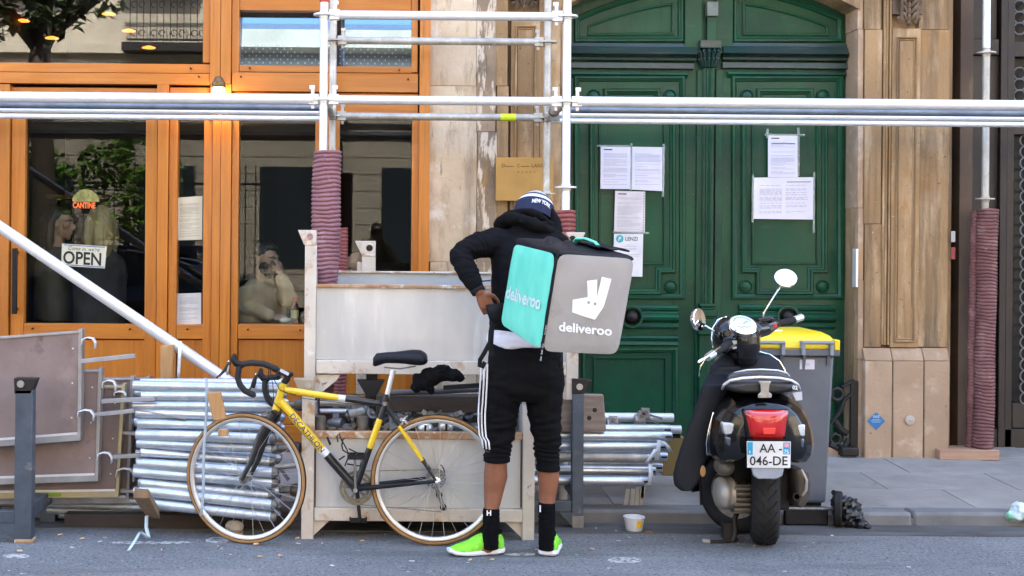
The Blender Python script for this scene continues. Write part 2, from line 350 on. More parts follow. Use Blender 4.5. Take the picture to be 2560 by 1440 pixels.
BIKEB = mat('black_bike_paint', (.010, .010, .011), (.016, .016, .016), 8, .3, coat=.15, rvar=.05)
WHITEP = mat('white_paint', (.80, .80, .80), (.74, .74, .75), 10, .4)
NAVYINK = mat('navy_ink', (.02, .04, .12), rough=.5)
BLACKINK = mat('black_ink', (.01, .01, .012), rough=.6)
GREYINK = mat('grey_ink', (.42, .43, .50), rough=.7)
PAPER = mat('lilac_white_paper', (.72, .70, .80), (.68, .67, .78), 6, .5, obj=.03)
PAPERC = mat('cream_paper', (.66, .65, .52), (.60, .59, .46), 6, .6)
TAPE = mat('clear_tape', (.5, .58, .54), rough=.25, alpha=.35)
SKIN = mat('brown_skin', (.27, .105, .052), (.20, .075, .036), 9, .42, bump=.0006, bscale=120, spots=[((.30, .13, .07), 5, .58, .8)])
SKINL = mat('tan_skin', (.52, .31, .21), (.45, .25, .16), 9, .5)
HAIRD = mat('dark_hair', (.022, .016, .013), (.04, .03, .024), 30, .5, stretch=(1, 1, .2), bump=.002, bscale=60)
HAIRB = mat('blonde_hair', (.42, .32, .14), (.28, .20, .08), 18, .5, stretch=(3, 3, .15), bump=.003, bscale=40)
FLEECE = mat('black_fleece', (.0032, .0032, .0042), (.006, .006, .0075), 14, .85, bump=.0008, bscale=220, spec=.12)
TRACK = mat('black_tracksuit', (.0030, .0030, .0038), (.005, .005, .006), 14, .8, bump=.0004, bscale=260, spec=.12)
NYLON = mat('black_nylon', (.005, .006, .010), (.008, .010, .015), 12, .5, spec=.25, bump=.0006, bscale=160)
STRAP = mat('black_webbing', (.007, .007, .008), (.012, .012, .013), 40, .7, spec=.2, bump=.0006, bscale=300)
TURQ = mat('turquoise_cloth', (.17, .71, .53), (.115, .61, .46), 5, .5, bump=.0008, bscale=120, stretch=(2, 2, .6))
GREYC = mat('grey_cloth', (.36, .338, .318), (.30, .28, .262), 3, .6, bump=.0008, bscale=120, spots=[((.38, .365, .35), 4, .55, .75, (2, 2, .6)), ((.16, .15, .14), 3.5, .60, .78)])
REFLW = mat('white_print', (.86, .86, .86), (.78, .78, .78), 12, .5)
LIME = mat('lime_knit', (.27, .80, .035), (.19, .64, .03), 30, .7, bump=.0012, bscale=240, spots=[((.35, .9, .15), 40, .6, .72)])
SOLE = mat('white_foam', (.78, .78, .80), (.72, .72, .75), 12, .5)
SOCK = mat('black_sock', (.003, .003, .0035), (.005, .005, .006), 30, .9, spec=.1, bump=.0008, bscale=260)
NAVY = mat('navy_knit', (.008, .012, .04), (.012, .018, .055), 30, .9, bump=.0012, bscale=220)
KNITW = mat('pale_knit', (.60, .62, .68), (.35, .39, .52), 26, .9, bump=.0012, bscale=220)
SHIRT = mat('white_shirt', (.74, .73, .78), (.66, .65, .70), 8, .7, bump=.001, bscale=30)
BINGREY = mat('grey_bin_plastic', (.115, .125, .145), (.095, .105, .12), 5, .5, bump=.0005, bscale=120, spots=[((.30, .31, .33), 9, .64, .75, (2, 1, .5))])
BINYEL = mat('yellow_bin_plastic', (.84, .60, .012), (.78, .55, .01), 4, .42)
BAGB = mat('black_bag_film', (.005, .005, .006), (.009, .009, .011), 12, .3, bump=.002, bscale=20, rvar=.05)
BAGW = mat('pale_bag_film', (.62, .72, .72), (.50, .62, .60), 9, .35, bump=.003, bscale=30, spots=[((.15, .5, .28), 7, .62, .66)])
REDL = mat('red_lens', (.55, .010, .008), (.45, .007, .006), 8, .15, coat=1.0, rvar=.03)
CLEARL = mat('clear_lens', (.62, .66, .68), (.50, .54, .56), 40, .15, coat=1.0, rvar=.03)
APRON = mat('apron_cloth', (.008, .010, .014), (.014, .016, .021), 7, .6, spec=.25, bump=.0008, bscale=90)
BLUEP = mat('blue_enamel', (.02, .14, .33), (.03, .17, .37), 9, .4, spots=[((.3, .4, .5), 60, .68, .72)])
BRASS = mat('tan_brass', (.46, .27, .07), (.40, .225, .06), 4, .5, .1, bump=.0005, bscale=90, spots=[((.26, .15, .05), 60, .68, .72)])
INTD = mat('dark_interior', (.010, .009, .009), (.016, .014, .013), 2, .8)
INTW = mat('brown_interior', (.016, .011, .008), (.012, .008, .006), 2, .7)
JACKET = mat('beige_jacket', (.52, .39, .23), (.42, .30, .17), 6, .9, bump=.002, bscale=40)
OLIVE = mat('olive_jacket', (.10, .08, .03), (.07, .06, .025), 6, .9)
DARKCL = mat('dark_jumper', (.05, .045, .045), (.035, .03, .03), 6, .9)
GLASSU = glass('upper_pane_glass', .07); GLASSL = glass('lower_pane_glass', .012); GLASSV = glass('tilted_pane_glass', .20, gtint=(.55, .75, .95))
LEAFG = mat('street_leaf', (.10, .22, .02), (.16, .30, .03), 3, .6, obj=.2)
# ================= setting =================
KY = 7.52          # back of the kerb
def pave_z(y): return .075 + (y - KY) / (9.2 - KY) * .055
m = M().box(-70, 70, -60, 7.39, -.3, 0); m.build('road', ASPH, kind='structure', base=False)
m = M().box(-70, 70, 7.12, 7.375, .0, .004); m.build('gutter', GUTTER, kind='structure', base=False)
m = M(); m.hexa([(-70, KY, -.2), (70, KY, -.2), (70, 16, -.2), (-70, 16, -.2), (-70, KY, pave_z(KY) - .012), (70, KY, pave_z(KY) - .012), (70, 16, pave_z(9.4) - .012), (-70, 16, pave_z(9.4) - .012)])
pavement = m.build('pavement', mat('pavement_bed', (.045, .044, .042), rough=.9), kind='structure', base=False)
rows = [(KY + .004, 7.98), (7.988, 8.45), (8.458, 8.95), (8.958, 9.5)]
for ri, (ya, yb) in enumerate(rows):
    x = -3.4 + ri * .23
    while x < 5.6:
        w = random.uniform(.55, .95); e = random.uniform(-.002, .003)
        m = M(); z0, z1 = pave_z(ya) + e, pave_z(yb) + e + random.uniform(-.002, .002)
        m.hexa([(x, ya, z0 - .05), (x + w, ya, z0 - .05), (x + w, yb, z1 - .05), (x, yb, z1 - .05), (x, ya, z0), (x + w, ya, z0), (x + w, yb, z1), (x, yb, z1)])
        m.build('paving_slab', PAVE, pavement, smooth=0, bevel=.002); x += w + .004
kerb = M().box(-70, 70, 7.385, KY - .004, -.2, .04).build('kerb', KERB, kind='structure', base=False)
x = -4.1
while x < 6.2:
    w = random.uniform(.85, 1.15); e = random.uniform(-.003, .003)
    M().box(x, x + w, 7.372 + e, KY, -.05, .076 + e).build('kerb_stone', KERB, kerb, bevel=.02); x += w + .007
# dry cracked line and worn paint on the road
def blot(name, pts, z, mt, **k):
    return M().prism([(x, y, z) for x, y in pts], (0, 0, .0015)).build(name, mt, **k)
def gpt(px, py, z=0.0):     # ground point under a photo pixel
    return on_plane(px, py, (0, 0, z), Vector((0, 0, 1)))

# ================= our side: stone building =================
WS = 368.0; WY = F / WS
bld = thing('stone_building', 'ochre stone building with carved pilasters on both sides of the green carriage door', 'building', (1.2, WY, .1))
def blk(name, x0, y0, x1, y1, proud, thick, mt, par, s=WS, bevel=.004, **k):
    a, b, zt, zb = R4(x0, y0, x1, y1, s); Y = F / s - proud
    return M().box(a, b, Y, Y + thick, zb, zt).build(name, mt, par, bevel=bevel, **k)
def column_of(x0, x1, cuts, proud, mt, par, name='stone_block', thick=.25):
    for ya, yb in zip(cuts[:-1], cuts[1:]): blk(name, x0, ya + .3, x1, yb - .3, proud + random.uniform(0, .003), thick, mt, par, bevel=.003)
M().box(P(1073, 500, WS).x, P(1426, 500, WS).x, WY + .06, WY + .5, -.1, 4.2).build('wall', STONE, bld)
M().box(P(2146, 500, WS).x, P(2388, 500, WS).x, WY + .06, WY + .5, -.1, 4.2).build('wall', STONE, bld)
# left pier
cutl = [-110, 215, 655, 1140]
column_of(1073, 1192, cutl, .0, RENDERW, bld)
column_of(1192, 1240, [-110, 330, 830, 1140], .006, PEEL, bld)
column_of(1240, 1270, cutl, .0, STONE, bld)
column_of(1347, 1402, [-110, 300, 760, 1140], .0, STONE, bld)
column_of(1404, 1426, cutl, -.015, STONE, bld)
def pilaster(xa, xb, ytop, ybot, mt):
    blk('pilaster_shaft', xa, ytop, xb, ybot, .018, .1, mt, bld, bevel=.003)
    a, b, zt, zb = R4(xa + 10, ytop + 22, xb - 10, ybot - 14, WS)
    for off in (0, .012):
        M().sweep([(a + off, zb + off), (b - off, zb + off), (b - off, zt - off), (a + off, zt - off)], [(0, .0), (0, .014), (.004, .018), (.009, .012), (.011, 0)] if off == 0 else [(.004, 0), (.004, .007), (.008, .009), (.012, 0)], o=(0, WY - .0175, 0)).build('panel_moulding', mt, bld)
pilaster(1274, 1345, 44, 1140, STONE)
pilaster(2226, 2296, 72, 868, STONE)
def carving(cx, cy, w, hgt):
    m = M(); c = P(cx, cy, WS) + Vector((0, -.03, 0)); k = 1 / WS
    m.box(c.x - w * k / 2, c.x + w * k / 2, c.y + .0, c.y + .1, c.z - hgt * k * .1, c.z + hgt * k * .75)
    for sx in (-1, 1):
        for i in range(4):
            a0 = c + Vector((sx * .004, -.01, -.06 + i * .045)); pts = []
            for j in range(7):
                t = j / 6; ang = t * 3.4
                pts.append(a0 + Vector((sx * (.012 + .075 * t * math.cos(ang * .35)), -.012 - .02 * math.sin(ang), .05 * math.sin(ang * .9) - .02 * t)))
            m.tube(pts, [.009, .012, .013, .012, .011, .012, .015], 7, round_=True)
        m.ball(c + Vector((sx * .075, -.025, .10)), (.022, .02, .022), 10, 8); m.ball(c + Vector((sx * .07, -.02, -.05)), (.014, .013, .014), 8, 6)
    for i in range(5): m.ball(c + Vector((0, -.02, -.08 + i * .04)), (.014, .02, .024), 8, 6)
    m.build('carved_ornament', CARVE if cx < 1700 else mat('ochre_carving', (.20, .14, .09), (.09, .06, .04), 12, .9, bump=.004, bscale=50), bld)
carving(1309, -8, 66, 60); carving(2265, 30, 74, 70)
# right pier
cutr = [-110, 74, 560, 868]
column_of(2161, 2204, cutr, .0, STONE, bld)
for xa, xb, pr in ((2206, 2211, .012), (2213, 2219, .002), (2221, 2225, .014)): blk('bead', xa, -110, xb, 862, pr, .1, STONE, bld, bevel=.002)
column_of(2298, 2371, [-110, 74, 868], .0, STONE, bld)
for xa, xb in ((2156, 2224), (2226, 2302), (2304, 2366)):
    blk('plinth_stone', xa, 901, xb, 1150, .045, .3, STONEL, bld, bevel=.008)
    a, b, zt, zb = R4(xa, 870, xb, 900, WS)
    M().prism([(a, WY - .004, zt), (a, WY - .045, zb + .006), (a, WY - .045, zb), (a, WY + .1, zb), (a, WY + .1, zt)], (b - a, 0, 0)).build('plinth_cap', STONEL, bld)
# reveal of the carriage door and arch
DS = 358.0; DY = F / DS
OX0, OX1 = P(1393, 400, WS).x, P(2162, 400, WS).x
a, b = P(2144, 500, WS).x, P(2160, 500, WS).x
column_of(2146, 2160, [-110, 72, 290, 520, 700, 900, 1140], -.012, STONEL, bld, 'jamb_stone', .5)
column_of(1404, 1419, [-110, 72, 290, 520, 700, 900, 1140], -.02, STONE, bld, 'jamb_stone', .5)
ac = [(1393 + (2150 - 1393) * i / 24, 24 - 100 * (1 - ((i - 12) / 12) ** 2)) for i in range(25)]
pts = [P(x, y, WS) for x, y in ac]
m = M()
for (p, q) in zip(pts[:-1], pts[1:]):
    m.hexa([(p.x, WY - .005, p.z), (q.x, WY - .005, q.z), (q.x, WY + .4, q.z), (p.x, WY + .4, p.z), (p.x, WY - .005, 4.2), (q.x, WY - .005, 4.2), (q.x, WY + .4, 4.2), (p.x, WY + .4, 4.2)])
m.build('arch_stone', STONE, bld)
# wall above, and on to both sides (out of frame, still part of the street)
M().box(-30, 30, WY + .02, WY + .6, 4.2, 15).build('upper_wall', STONE, bld)
M().box(-30, -2.95, WY, WY + .6, -.1, 4.25).build('side_wall', STONE, bld)
M().box(4.9, 30, WY + .3, WY + .8, -.1, 4.3).build('side_wall', STONE, bld)
for i in range(-6, 7): M().box(i * 2.3 - .5, i * 2.3 + .5, WY - .02, WY + .03, 6, 8.2).build('window', mat('far_pane', (.03, .035, .04), rough=.1), bld)
# things fixed to the stone
t = thing('wall_plaque', 'tan metal name plaque on the stone behind the hooded rider', 'plaque', P(1311, 505, WS))
a, b, zt, zb = R4(1238, 395, 1381, 503, WS)
M().box(a, b, WY - .055, WY - .03, zb, zt).build('plate', BRASS, t, bevel=.003)
m = M()
for cx, cy in ((1246, 402), (1373, 402), (1246, 496), (1373, 496)):
    c = P(cx, cy, WS); m.lathe([(.006, 0), (.006, .03), (.003, .033)], (c.x, WY - .02, c.z), (0, -1, 0), 10)
m.build('screw', DULLM, t)
m = M(); c = P(1252, 419, WS)
for s_, x, y, sz in (('D', 1252, 419, .034), ('C', 1290, 419, .03), ('LARR', 1326, 419, .034)):
    q = P(x, y, WS); put_text(m, s_, sz, lambda u, v, q=q: (q.x + u, WY - .0565, q.z + v), offset=.0006)
for k, (x0, x1, y) in enumerate(((1262, 1284, 418), (1300, 1322, 418), (1292, 1342, 432))):
    for j in range(5):
        q = P(x0 + (x1 - x0) * j / 5, y, WS); m.box(q.x, q.x + .010, WY - .0565, WY - .055, q.z, q.z + .006)
m.build('lettering', mat('faint_engraving', (.20, .11, .03), rough=.7), t)
t = thing('gas_sign', 'small blue diamond GAZ plate on the right plinth stone', 'sign', P(2190, 1075, WS))
c = P(2190.5, 1053, WS + 2); k = 22.5 / WS
M().prism([(c.x - k, c.y, c.z), (c.x, c.y, c.z - k), (c.x + k, c.y, c.z), (c.x, c.y, c.z + k)], (0, .005, 0)).build('plate', BLUEP, t)
m = M(); put_text(m, 'GAZ', .022, lambda u, v: (c.x + u, c.y - .001, c.z + .024 + v), align='CENTER', offset=.0008)
for j, w in enumerate((.026, .036, .028)): m.box(c.x - w, c.x + w, c.y - .001, c.y, c.z + .010 - j * .009, c.z + .0125 - j * .009)
m.build('lettering', mat('pale_blue_print', (.45, .58, .68)), t)
t = thing('round_cover', 'small pale round metal cover on the plinth beside the blue diamond plate', 'plate', P(2274, 1062, WS))
c = P(2274, 1050, WS + 2); M().lathe([(.032, 0), (.032, .008), (.026, .011), (.008, .011), (.006, .016), (0.001, .016)], c, (0, -1, 0), 20).build('disc', mat('stone_grey_metal', (.48, .42, .36), (.38, .33, .28), 20, .6), t)
t = thing('metal_strip', 'upright pale metal strip on the right jamb of the green door', 'strip', P(2141, 718, WS))
a, b, zt, zb = R4(2137, 622, 2143, 718, WS); M().box(a, b, WY - .02, WY + .05, zb, zt).build('strip', ALUW, t, bevel=.002)
a, b, zt, zb = R4(2144, 628, 2150, 668, WS); M().box(a, b, WY - .008, WY + .05, zb, zt).build('patch', PINE, t)
for (y0, y1, mt, lb, cg, nm) in ((578, 605, mat('dull_sticker', (.42, .42, .40)), 'small white sticker on the brown reveal by the right pilaster', 'sticker', 'white_sticker'), (618, 648, mat('red_sticker', (.28, .04, .045)), 'small red sticker below the white one beside the right pilaster', 'sticker', 'red_sticker')):
    a, b, zt, zb = R4(2374, y0, 2384, y1, WS); M().box(a, b, WY - .026, WY - .0235, zb, zt).build(nm, mt, label=lb, category=cg)

# ================= timber shopfront =================
shop = thing('timber_shopfront', 'orange wooden restaurant front with large panes and a glazed door', 'shopfront', (-1.2, WY, .1))
def wv(x0, y0, x1, y1, proud, par=None, name='post', thick=.10): return blk(name, x0, y0, x1, y1, proud, thick, WOODV, par or shop, bevel=.003)
def wh(x0, y0, x1, y1, proud, par=None, name='rail', thick=.10): return blk(name, x0, y0, x1, y1, proud, thick, WOODH, par or shop, bevel=.003)
# upper storey of the front
wv(528, -110, 553.5, 211, .05); wv(554.5, -110, 580, 211, .05)
wv(509, -110, 527, 158, .02, name='sash_stile'); wh(-110, 159, 527, 182, .022, name='sash_rail'); wh(-110, 183.5, 527, 211, .036, name='lintel_board')
wv(581, -110, 599, 182, .02, name='sash_stile'); wv(1030, -110, 1045, 182, .02, name='sash_stile'); wh(599, 166, 1030, 182, .022, name='sash_rail'); wh(599, -110, 1030, 27, .0, name='sash_rail')
wh(581, 184, 1045, 231, .036, name='lintel_board'); wv(1046, -110, 1072.5, 1140, .052)
for x, y in ((479, 173), (500, 194), (604, 194), (626, 172), (998, 177), (1020, 200)):
    c = P(x, y, WS); M().lathe([(.006, 0), (.006, .05)], (c.x, WY - .01, c.z), (0, -1, 0), 8).build('screw_cap', GROOVE, shop)
blk('fascia_board', -130, -400, 1072.5, -111, .045, .12, WOODH, shop, bevel=.004); wv(-140, -110, -111, 1140, .05)
# band over the door and windows
wv(-110, 212, 26, 1140, .05); wh(28, 219, 394, 296, .0, name='head_board'); wv(395, 212, 424, 296, .035); wh(425, 219, 527, 296, .01, name='head_board'); wh(581, 233, 1045, 296, .012, name='head_board')
wv(528, 212, 553.5, 300, .045); wv(554.5, 212, 580, 300, .045)
# door leaf
door = bpy.data.objects.new('door', None); COL.objects.link(door); door.parent = shop; WM['door'] = wm(shop)
wv(28, 297, 62, 1125, .02, door, 'door_stile', .06); wv(363, 297, 392, 1125, .02, door, 'door_stile', .06)
wh(62, 809, 363, 846, .018, door, 'door_rail', .06); wv(62, 849, 363, 1125, .0, door, 'door_panel', .04)
hd = M(); p, q = P(46, 620, WS) , P(44, 783, WS)
for z in (p.z - .03, q.z + .03): hd.bar((p.x, WY - .02, z), (p.x, WY - .075, z), .02, .02)
hd.box(p.x - .016, p.x + .016, WY - .095, WY - .07, q.z, p.z); hd.build('handle', BLACKP, door, bevel=.003)
# posts and stiles of the glazed bays
for x0, x1, pr, nm in ((394, 420, .042, 'post'), (421.5, 442, .02, 'sash_stile'), (508, 529.5, .02, 'sash_stile'), (531, 551, .05, 'post'), (552, 577, .05, 'post'), (578, 595, .02, 'sash_stile'),
                       (786, 803, .02, 'sash_stile'), (804, 832, .046, 'post'), (833, 846, .02, 'sash_stile'), (1027, 1045, .02, 'sash_stile')):
    wv(x0, 297, x1, 1140, pr, name=nm)
for x0, x1 in ((442, 508), (595, 786), (846, 1027)):
    wh(x0, 811, x1, 847, .02, name='sash_rail'); wv(x0, 850, x1, 1060, -.004, name='base_panel'); wh(x0, 1061, x1, 1140, .03, name='base_board')
for x, y in ((85, 820), (327, 822), (470, 822), (621, 823), (751, 824)):
    c = P(x, y, WS); M().lathe([(.006, 0), (.006, .05)], (c.x, WY - .001, c.z), (0, -1, 0), 8).build('screw_cap', GROOVE, shop)
def pane(x0, y0, x1, y1, mt, par=None, dy=.035):
    a, b, zt, zb = R4(x0, y0, x1, y1, WS); return M().box(a, b, WY + dy, WY + dy + .008, zb, zt).build('pane', mt, par or shop, smooth=0)
pane(-110, -110, 510, 160, GLASSU); pane(60, 295, 365, 811, GLASSL, door); pane(441, 295, 509, 813, GLASSL); pane(594, 295, 787, 813, GLASSL); pane(845, 295, 1028, 813, GLASSL)
a, b, zt, zb = R4(598, 26, 1031, 168, WS); m = M(); m.hexa([(a, WY + .03, zb), (b, WY + .03, zb), (b, WY + .036, zb), (a, WY + .036, zb), (a, WY + .03 + .056, zt), (b, WY + .03 + .056, zt), (b, WY + .036 + .056, zt), (a, WY + .036 + .056, zt)])
m.build('pane', GLASSV, shop, smooth=0)
# the room behind
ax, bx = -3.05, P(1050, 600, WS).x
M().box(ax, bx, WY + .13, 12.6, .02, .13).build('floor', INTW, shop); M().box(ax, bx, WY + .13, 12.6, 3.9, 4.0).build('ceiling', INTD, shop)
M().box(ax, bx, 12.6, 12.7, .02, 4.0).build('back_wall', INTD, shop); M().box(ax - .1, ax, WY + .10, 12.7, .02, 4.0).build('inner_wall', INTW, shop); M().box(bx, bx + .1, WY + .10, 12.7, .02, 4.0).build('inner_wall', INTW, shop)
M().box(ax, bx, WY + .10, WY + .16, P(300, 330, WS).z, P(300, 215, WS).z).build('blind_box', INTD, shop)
# added panel with pale dots, imitating the dotted roof mirrored in the transom
a, b, zt, zb = R4(600, 108, 1029, 164, 362); m = M(); m.box(a, b, WY + .115, WY + .12, zb, zt); m.build('mirrored_roof_panel', mat('indigo_mirror_tone', (.010, .012, .035), rough=.5), shop)
m = M()
for i in range(int((b - a) / .048)):
    for j in range(6):
        x = a + .02 + i * .048 + (j % 2) * .024; z = zb + .012 + j * .024
        if (int(i / 3) + (1 if i > 20 else 0)) % 4 == 3 and j > 2: continue
        if x < b - .02 and random.random() > .12: m.box(x - .0042, x + .0042, WY + .112, WY + .1145, z - .0042, z + .0042)
m.build('mirrored_dots', mat('pale_mirror_dot', (.75, .8, .95)), shop, kind='stuff', smooth=0)

# lamp over the window, lit
t = thing('wall_lamp', 'small bell shaped lamp glowing on the orange lintel', 'lamp', P(552, 236, WS))
c = P(552, 200, WS); o = Vector((c.x, WY - .12, c.z))
M().lathe([(.004, .012), (.018, .008), (.03, -.005), (.036, -.022), (.046, -.03), (.047, -.055), (.05, -.056), (.046, -.064)], o, (0, 0, 1), 24).build('hood', mat('bronze', (.20, .13, .06), (.14, .09, .04), 12, .4, .5), t)
M().lathe([(.036, -.066), (.040, -.085), (.036, -.105), (.022, -.118), (.003, -.122)], o, (0, 0, 1), 20).build('bulb', mat('lit_bulb', (1, .9, .7), emit=((1, .72, .36), 3)), t)
M().bar(o + Vector((0, .03, -.02)), o + Vector((0, .075, -.02)), .02, .02).build('bracket', DULLM, t)
pl = bpy.data.lights.new('lamp_light', 'POINT'); pl.energy = .55; pl.color = (1, .55, .18); pl.shadow_soft_size = .03; po = bpy.data.objects.new('lamp_light', pl); COL.objects.link(po); po.parent = t; po.location = wm(t).inverted() @ (o + Vector((0, -.01, -.15)))
LAMPE = mat('amber_lamp', (1, .5, .2), emit=((1, .22, .03), .45))
for k, (x, y) in enumerate(((57, 52), (272, 35), (322, 77), (130, 95), (372, 119))):
    t = thing('ceiling_lamp', ('leftmost', 'highest', 'second from the right', 'second from the left', 'lowest and rightmost')[k] + ' of the small amber lamps glowing inside the upper left pane', 'lamp', P(x, y, 300), group='amber ceiling lamps inside the restaurant')
    c = P(x, y, 300); M().lathe([(.055, -.006), (.058, 0), (.05, .004), (.02, .014)], c, (0, 0, 1), 16).build('shade', LAMPE, t)
    M().tube([c + Vector((0, 0, .012)), (c.x, c.y, 3.91)], .002, 5).build('cord', BLACKP, t)
# ---- signs and papers on the panes ----
GY = WY + .030
def sheet_on(px4, Y, mt, th=.001):
    q = [on_plane(x, y, (0, Y, 0), Vector((0, 1, 0))) for x, y in px4]
    m = M(); m.hexa([q[3], q[2], q[2] + Vector((0, th, 0)), q[3] + Vector((0, th, 0)), q[0], q[1], q[1] + Vector((0, th, 0)), q[0] + Vector((0, th, 0))]); return m, q
t = thing('open_sign', 'white and blue sign reading Come in we\'re OPEN in the door pane', 'sign', P(208, 670, WS))
m, q = sheet_on([(155, 609), (267, 616), (262, 671), (153, 664)], GY, WHITEP); m.build('board', PAPERC, t)
ex = (q[1] - q[0]); ey = (q[3] - q[0])
def onq(u, v, d=.0015): return q[0] + ex * u + ey * v + Vector((0, -d, 0))
m = M()
for v0 in (.03, .93): m.add([onq(.04, v0), onq(.96, v0), onq(.96, v0 + .035), onq(.04, v0 + .035)], [(0, 1, 2, 3)])
m.build('stripe', mat('blue_print', (.03, .12, .32)), t)
m = M(); L_ = ex.length; Hh = ey.length
put_text(m, 'OPEN', 1, lambda x, y: onq(.03 + x * .335, .88 - y * .80), offset=.022); put_text(m, "Come in, we're", 1, lambda x, y: onq(.13 + x * .113, .26 - y * .24), shear=.35)
m.build('lettering', BLACKINK, t)
t = thing('cantine_decal', 'round decal over orange CANTINE lettering in the door pane', 'decal', P(210, 521, WS))
m, q = sheet_on([(182, 504), (240, 505), (240, 521), (182, 520)], GY, WHITEP); ex = q[1] - q[0]; ey = q[3] - q[0]
mm = M(); put_text(mm, 'CANTINE', 1, lambda x, y: onq(x * .228, .98 - y * 1.28), offset=.03); mm.build('lettering', mat('glowing_orange_print', (.85, .16, .03), emit=((.9, .15, .02), .06)), t)  # lettering given a faint glow of its own in the material
mm = M(); c = P(212, 504, WS)
pts = [(c.x + .09 * math.cos(a_) * (1 + .05 * math.sin(5 * a_)), GY, c.z + .085 * math.sin(a_)) for a_ in [math.pi * i / 20 for i in range(21)]]
mm.prism(pts, (0, .001, 0)).build('dome_print', mat('mossy_print', (.34, .33, .10), (.20, .19, .05), 30, .7, spots=[((.05, .05, .02), 60, .62, .68)]), t)
def notice(name, px4, Y, mt, label, cat, lines=True, head=True, grp=None, ink=GREYINK):
    t = thing(name, label, cat, on_plane((px4[2][0] + px4[3][0]) / 2, px4[3][1], (0, Y, 0), Vector((0, 1, 0))), group=grp)
    m, q = sheet_on(px4, Y, mt); m.build('sheet', mt, t); ex = q[1] - q[0]; ey = q[3] - q[0]
    f = lambda u, v, d=.0012: q[0] + ex * u + ey * v + Vector((0, -d, 0))
    if lines:
        m = M(); v = .16
        while v < .92:
            if random.random() < .82:
                u = .1; e = random.choice((.9, .88, .86, .6, .5))
                while u < e:
                    w = random.uniform(.03, .11); m.add([f(u, v), f(min(u + w, e), v), f(min(u + w, e), v + .010), f(u, v + .010)], [(0, 1, 2, 3)]); u += w + .018
            v += random.choice((.028, .028, .03, .06))
        m.build('small_print', ink, t, fix=False, kind='stuff')
    if head:
        m = M(); m.add([f(.1, .06), f(.38, .06), f(.38, .085), f(.1, .085)], [(0, 1, 2, 3)]); m.build('heading', BLACKINK, t, fix=False)
    return t, f
notice('menu_sheet', [(443, 494), (506, 490), (505, 599), (443, 601)], GY, PAPERC, 'cream menu sheet hanging in the narrow pane beside the door', 'sheet', head=False, ink=mat('olive_ink', (.35, .34, .26)))
notice('menu_sheet', [(443, 734), (503, 732), (503, 810), (442, 811)], GY, mat('white_paper', (.70, .72, .70)), 'white printed sheet low in the narrow pane above its sill', 'sheet', head=False)

# ================= green carriage door =================
gate = thing('carriage_door', 'dark green double carriage door with arched top and moulded panels', 'door', (P(1768, 1100, DS).x, DY, .12))
def G(px, py): p = P(px, py, DS); return (p.x, p.z)
top_arc = lambda x0, x1, lift, n=14: [(x0 + (x1 - x0) * i / n, 24 + lift - 100 * (1 - ((x0 + (x1 - x0) * i / n - 1771) / 379) ** 2)) for i in range(n + 1)]
m = M(); poly = [G(x, y) for x, y in ([(1396, 1140)] + [(2147, 1140)] + top_arc(2147, 1396, -6, 24))]
m.prism([(x, DY, z) for x, z in poly], (0, .08, 0)); m.build('door_board', GREEN, gate)
BOL = [(0, 0), (0, .016), (.006, .024), (.018, .026), (.026, .016), (.034, .013), (.038, .004), (.040, 0)]
THIN = [(0, 0), (0, .010), (.004, .015), (.010, .015), (.014, .006), (.016, 0)]
def gm(name, pxs, prof, proud=0, mt=GREEN, closed=True):
    pl = [G(x, y) for x, y in pxs]
    ar = sum(pl[i - 1][0] * pl[i][1] - pl[i][0] * pl[i - 1][1] for i in range(len(pl)))
    if ar < 0 and closed: pl = pl[::-1]
    return M().sweep(pl, prof, o=(0, DY - proud, 0), closed=closed).build(name, mt, gate)
def gbox(name, x0, y0, x1, y1, pr, mt=GREEN, bevel=.004):
    a, b, zt, zb = R4(x0, y0, x1, y1, DS); return M().box(a, b, DY - pr, DY - .0, zb, zt).build(name, mt, gate, bevel=bevel)
def xm(name, x0, x1, prof, mt):    # moulding along x; prof = [(py, out)]
    a, b = P(x0, prof[0][0], DS), P(x1, prof[0][0], DS); m = M(); rings = []
    for p, e in ((x0, 0), (x1, 0)):
        rings.append([(P(p, y, DS).x, DY - out, P((x0 + x1) / 2, y, DS).z) for y, out in prof] + [(P(p, prof[-1][0], DS).x, DY, P((x0 + x1) / 2, prof[-1][0], DS).z), (P(p, prof[0][0], DS).x, DY, P((x0 + x1) / 2, prof[0][0], DS).z)])
    return m.loft([[Vector(v) for v in r] for r in rings]).build(name, mt, gate)
mir = lambda x: 2 * 1770 - x
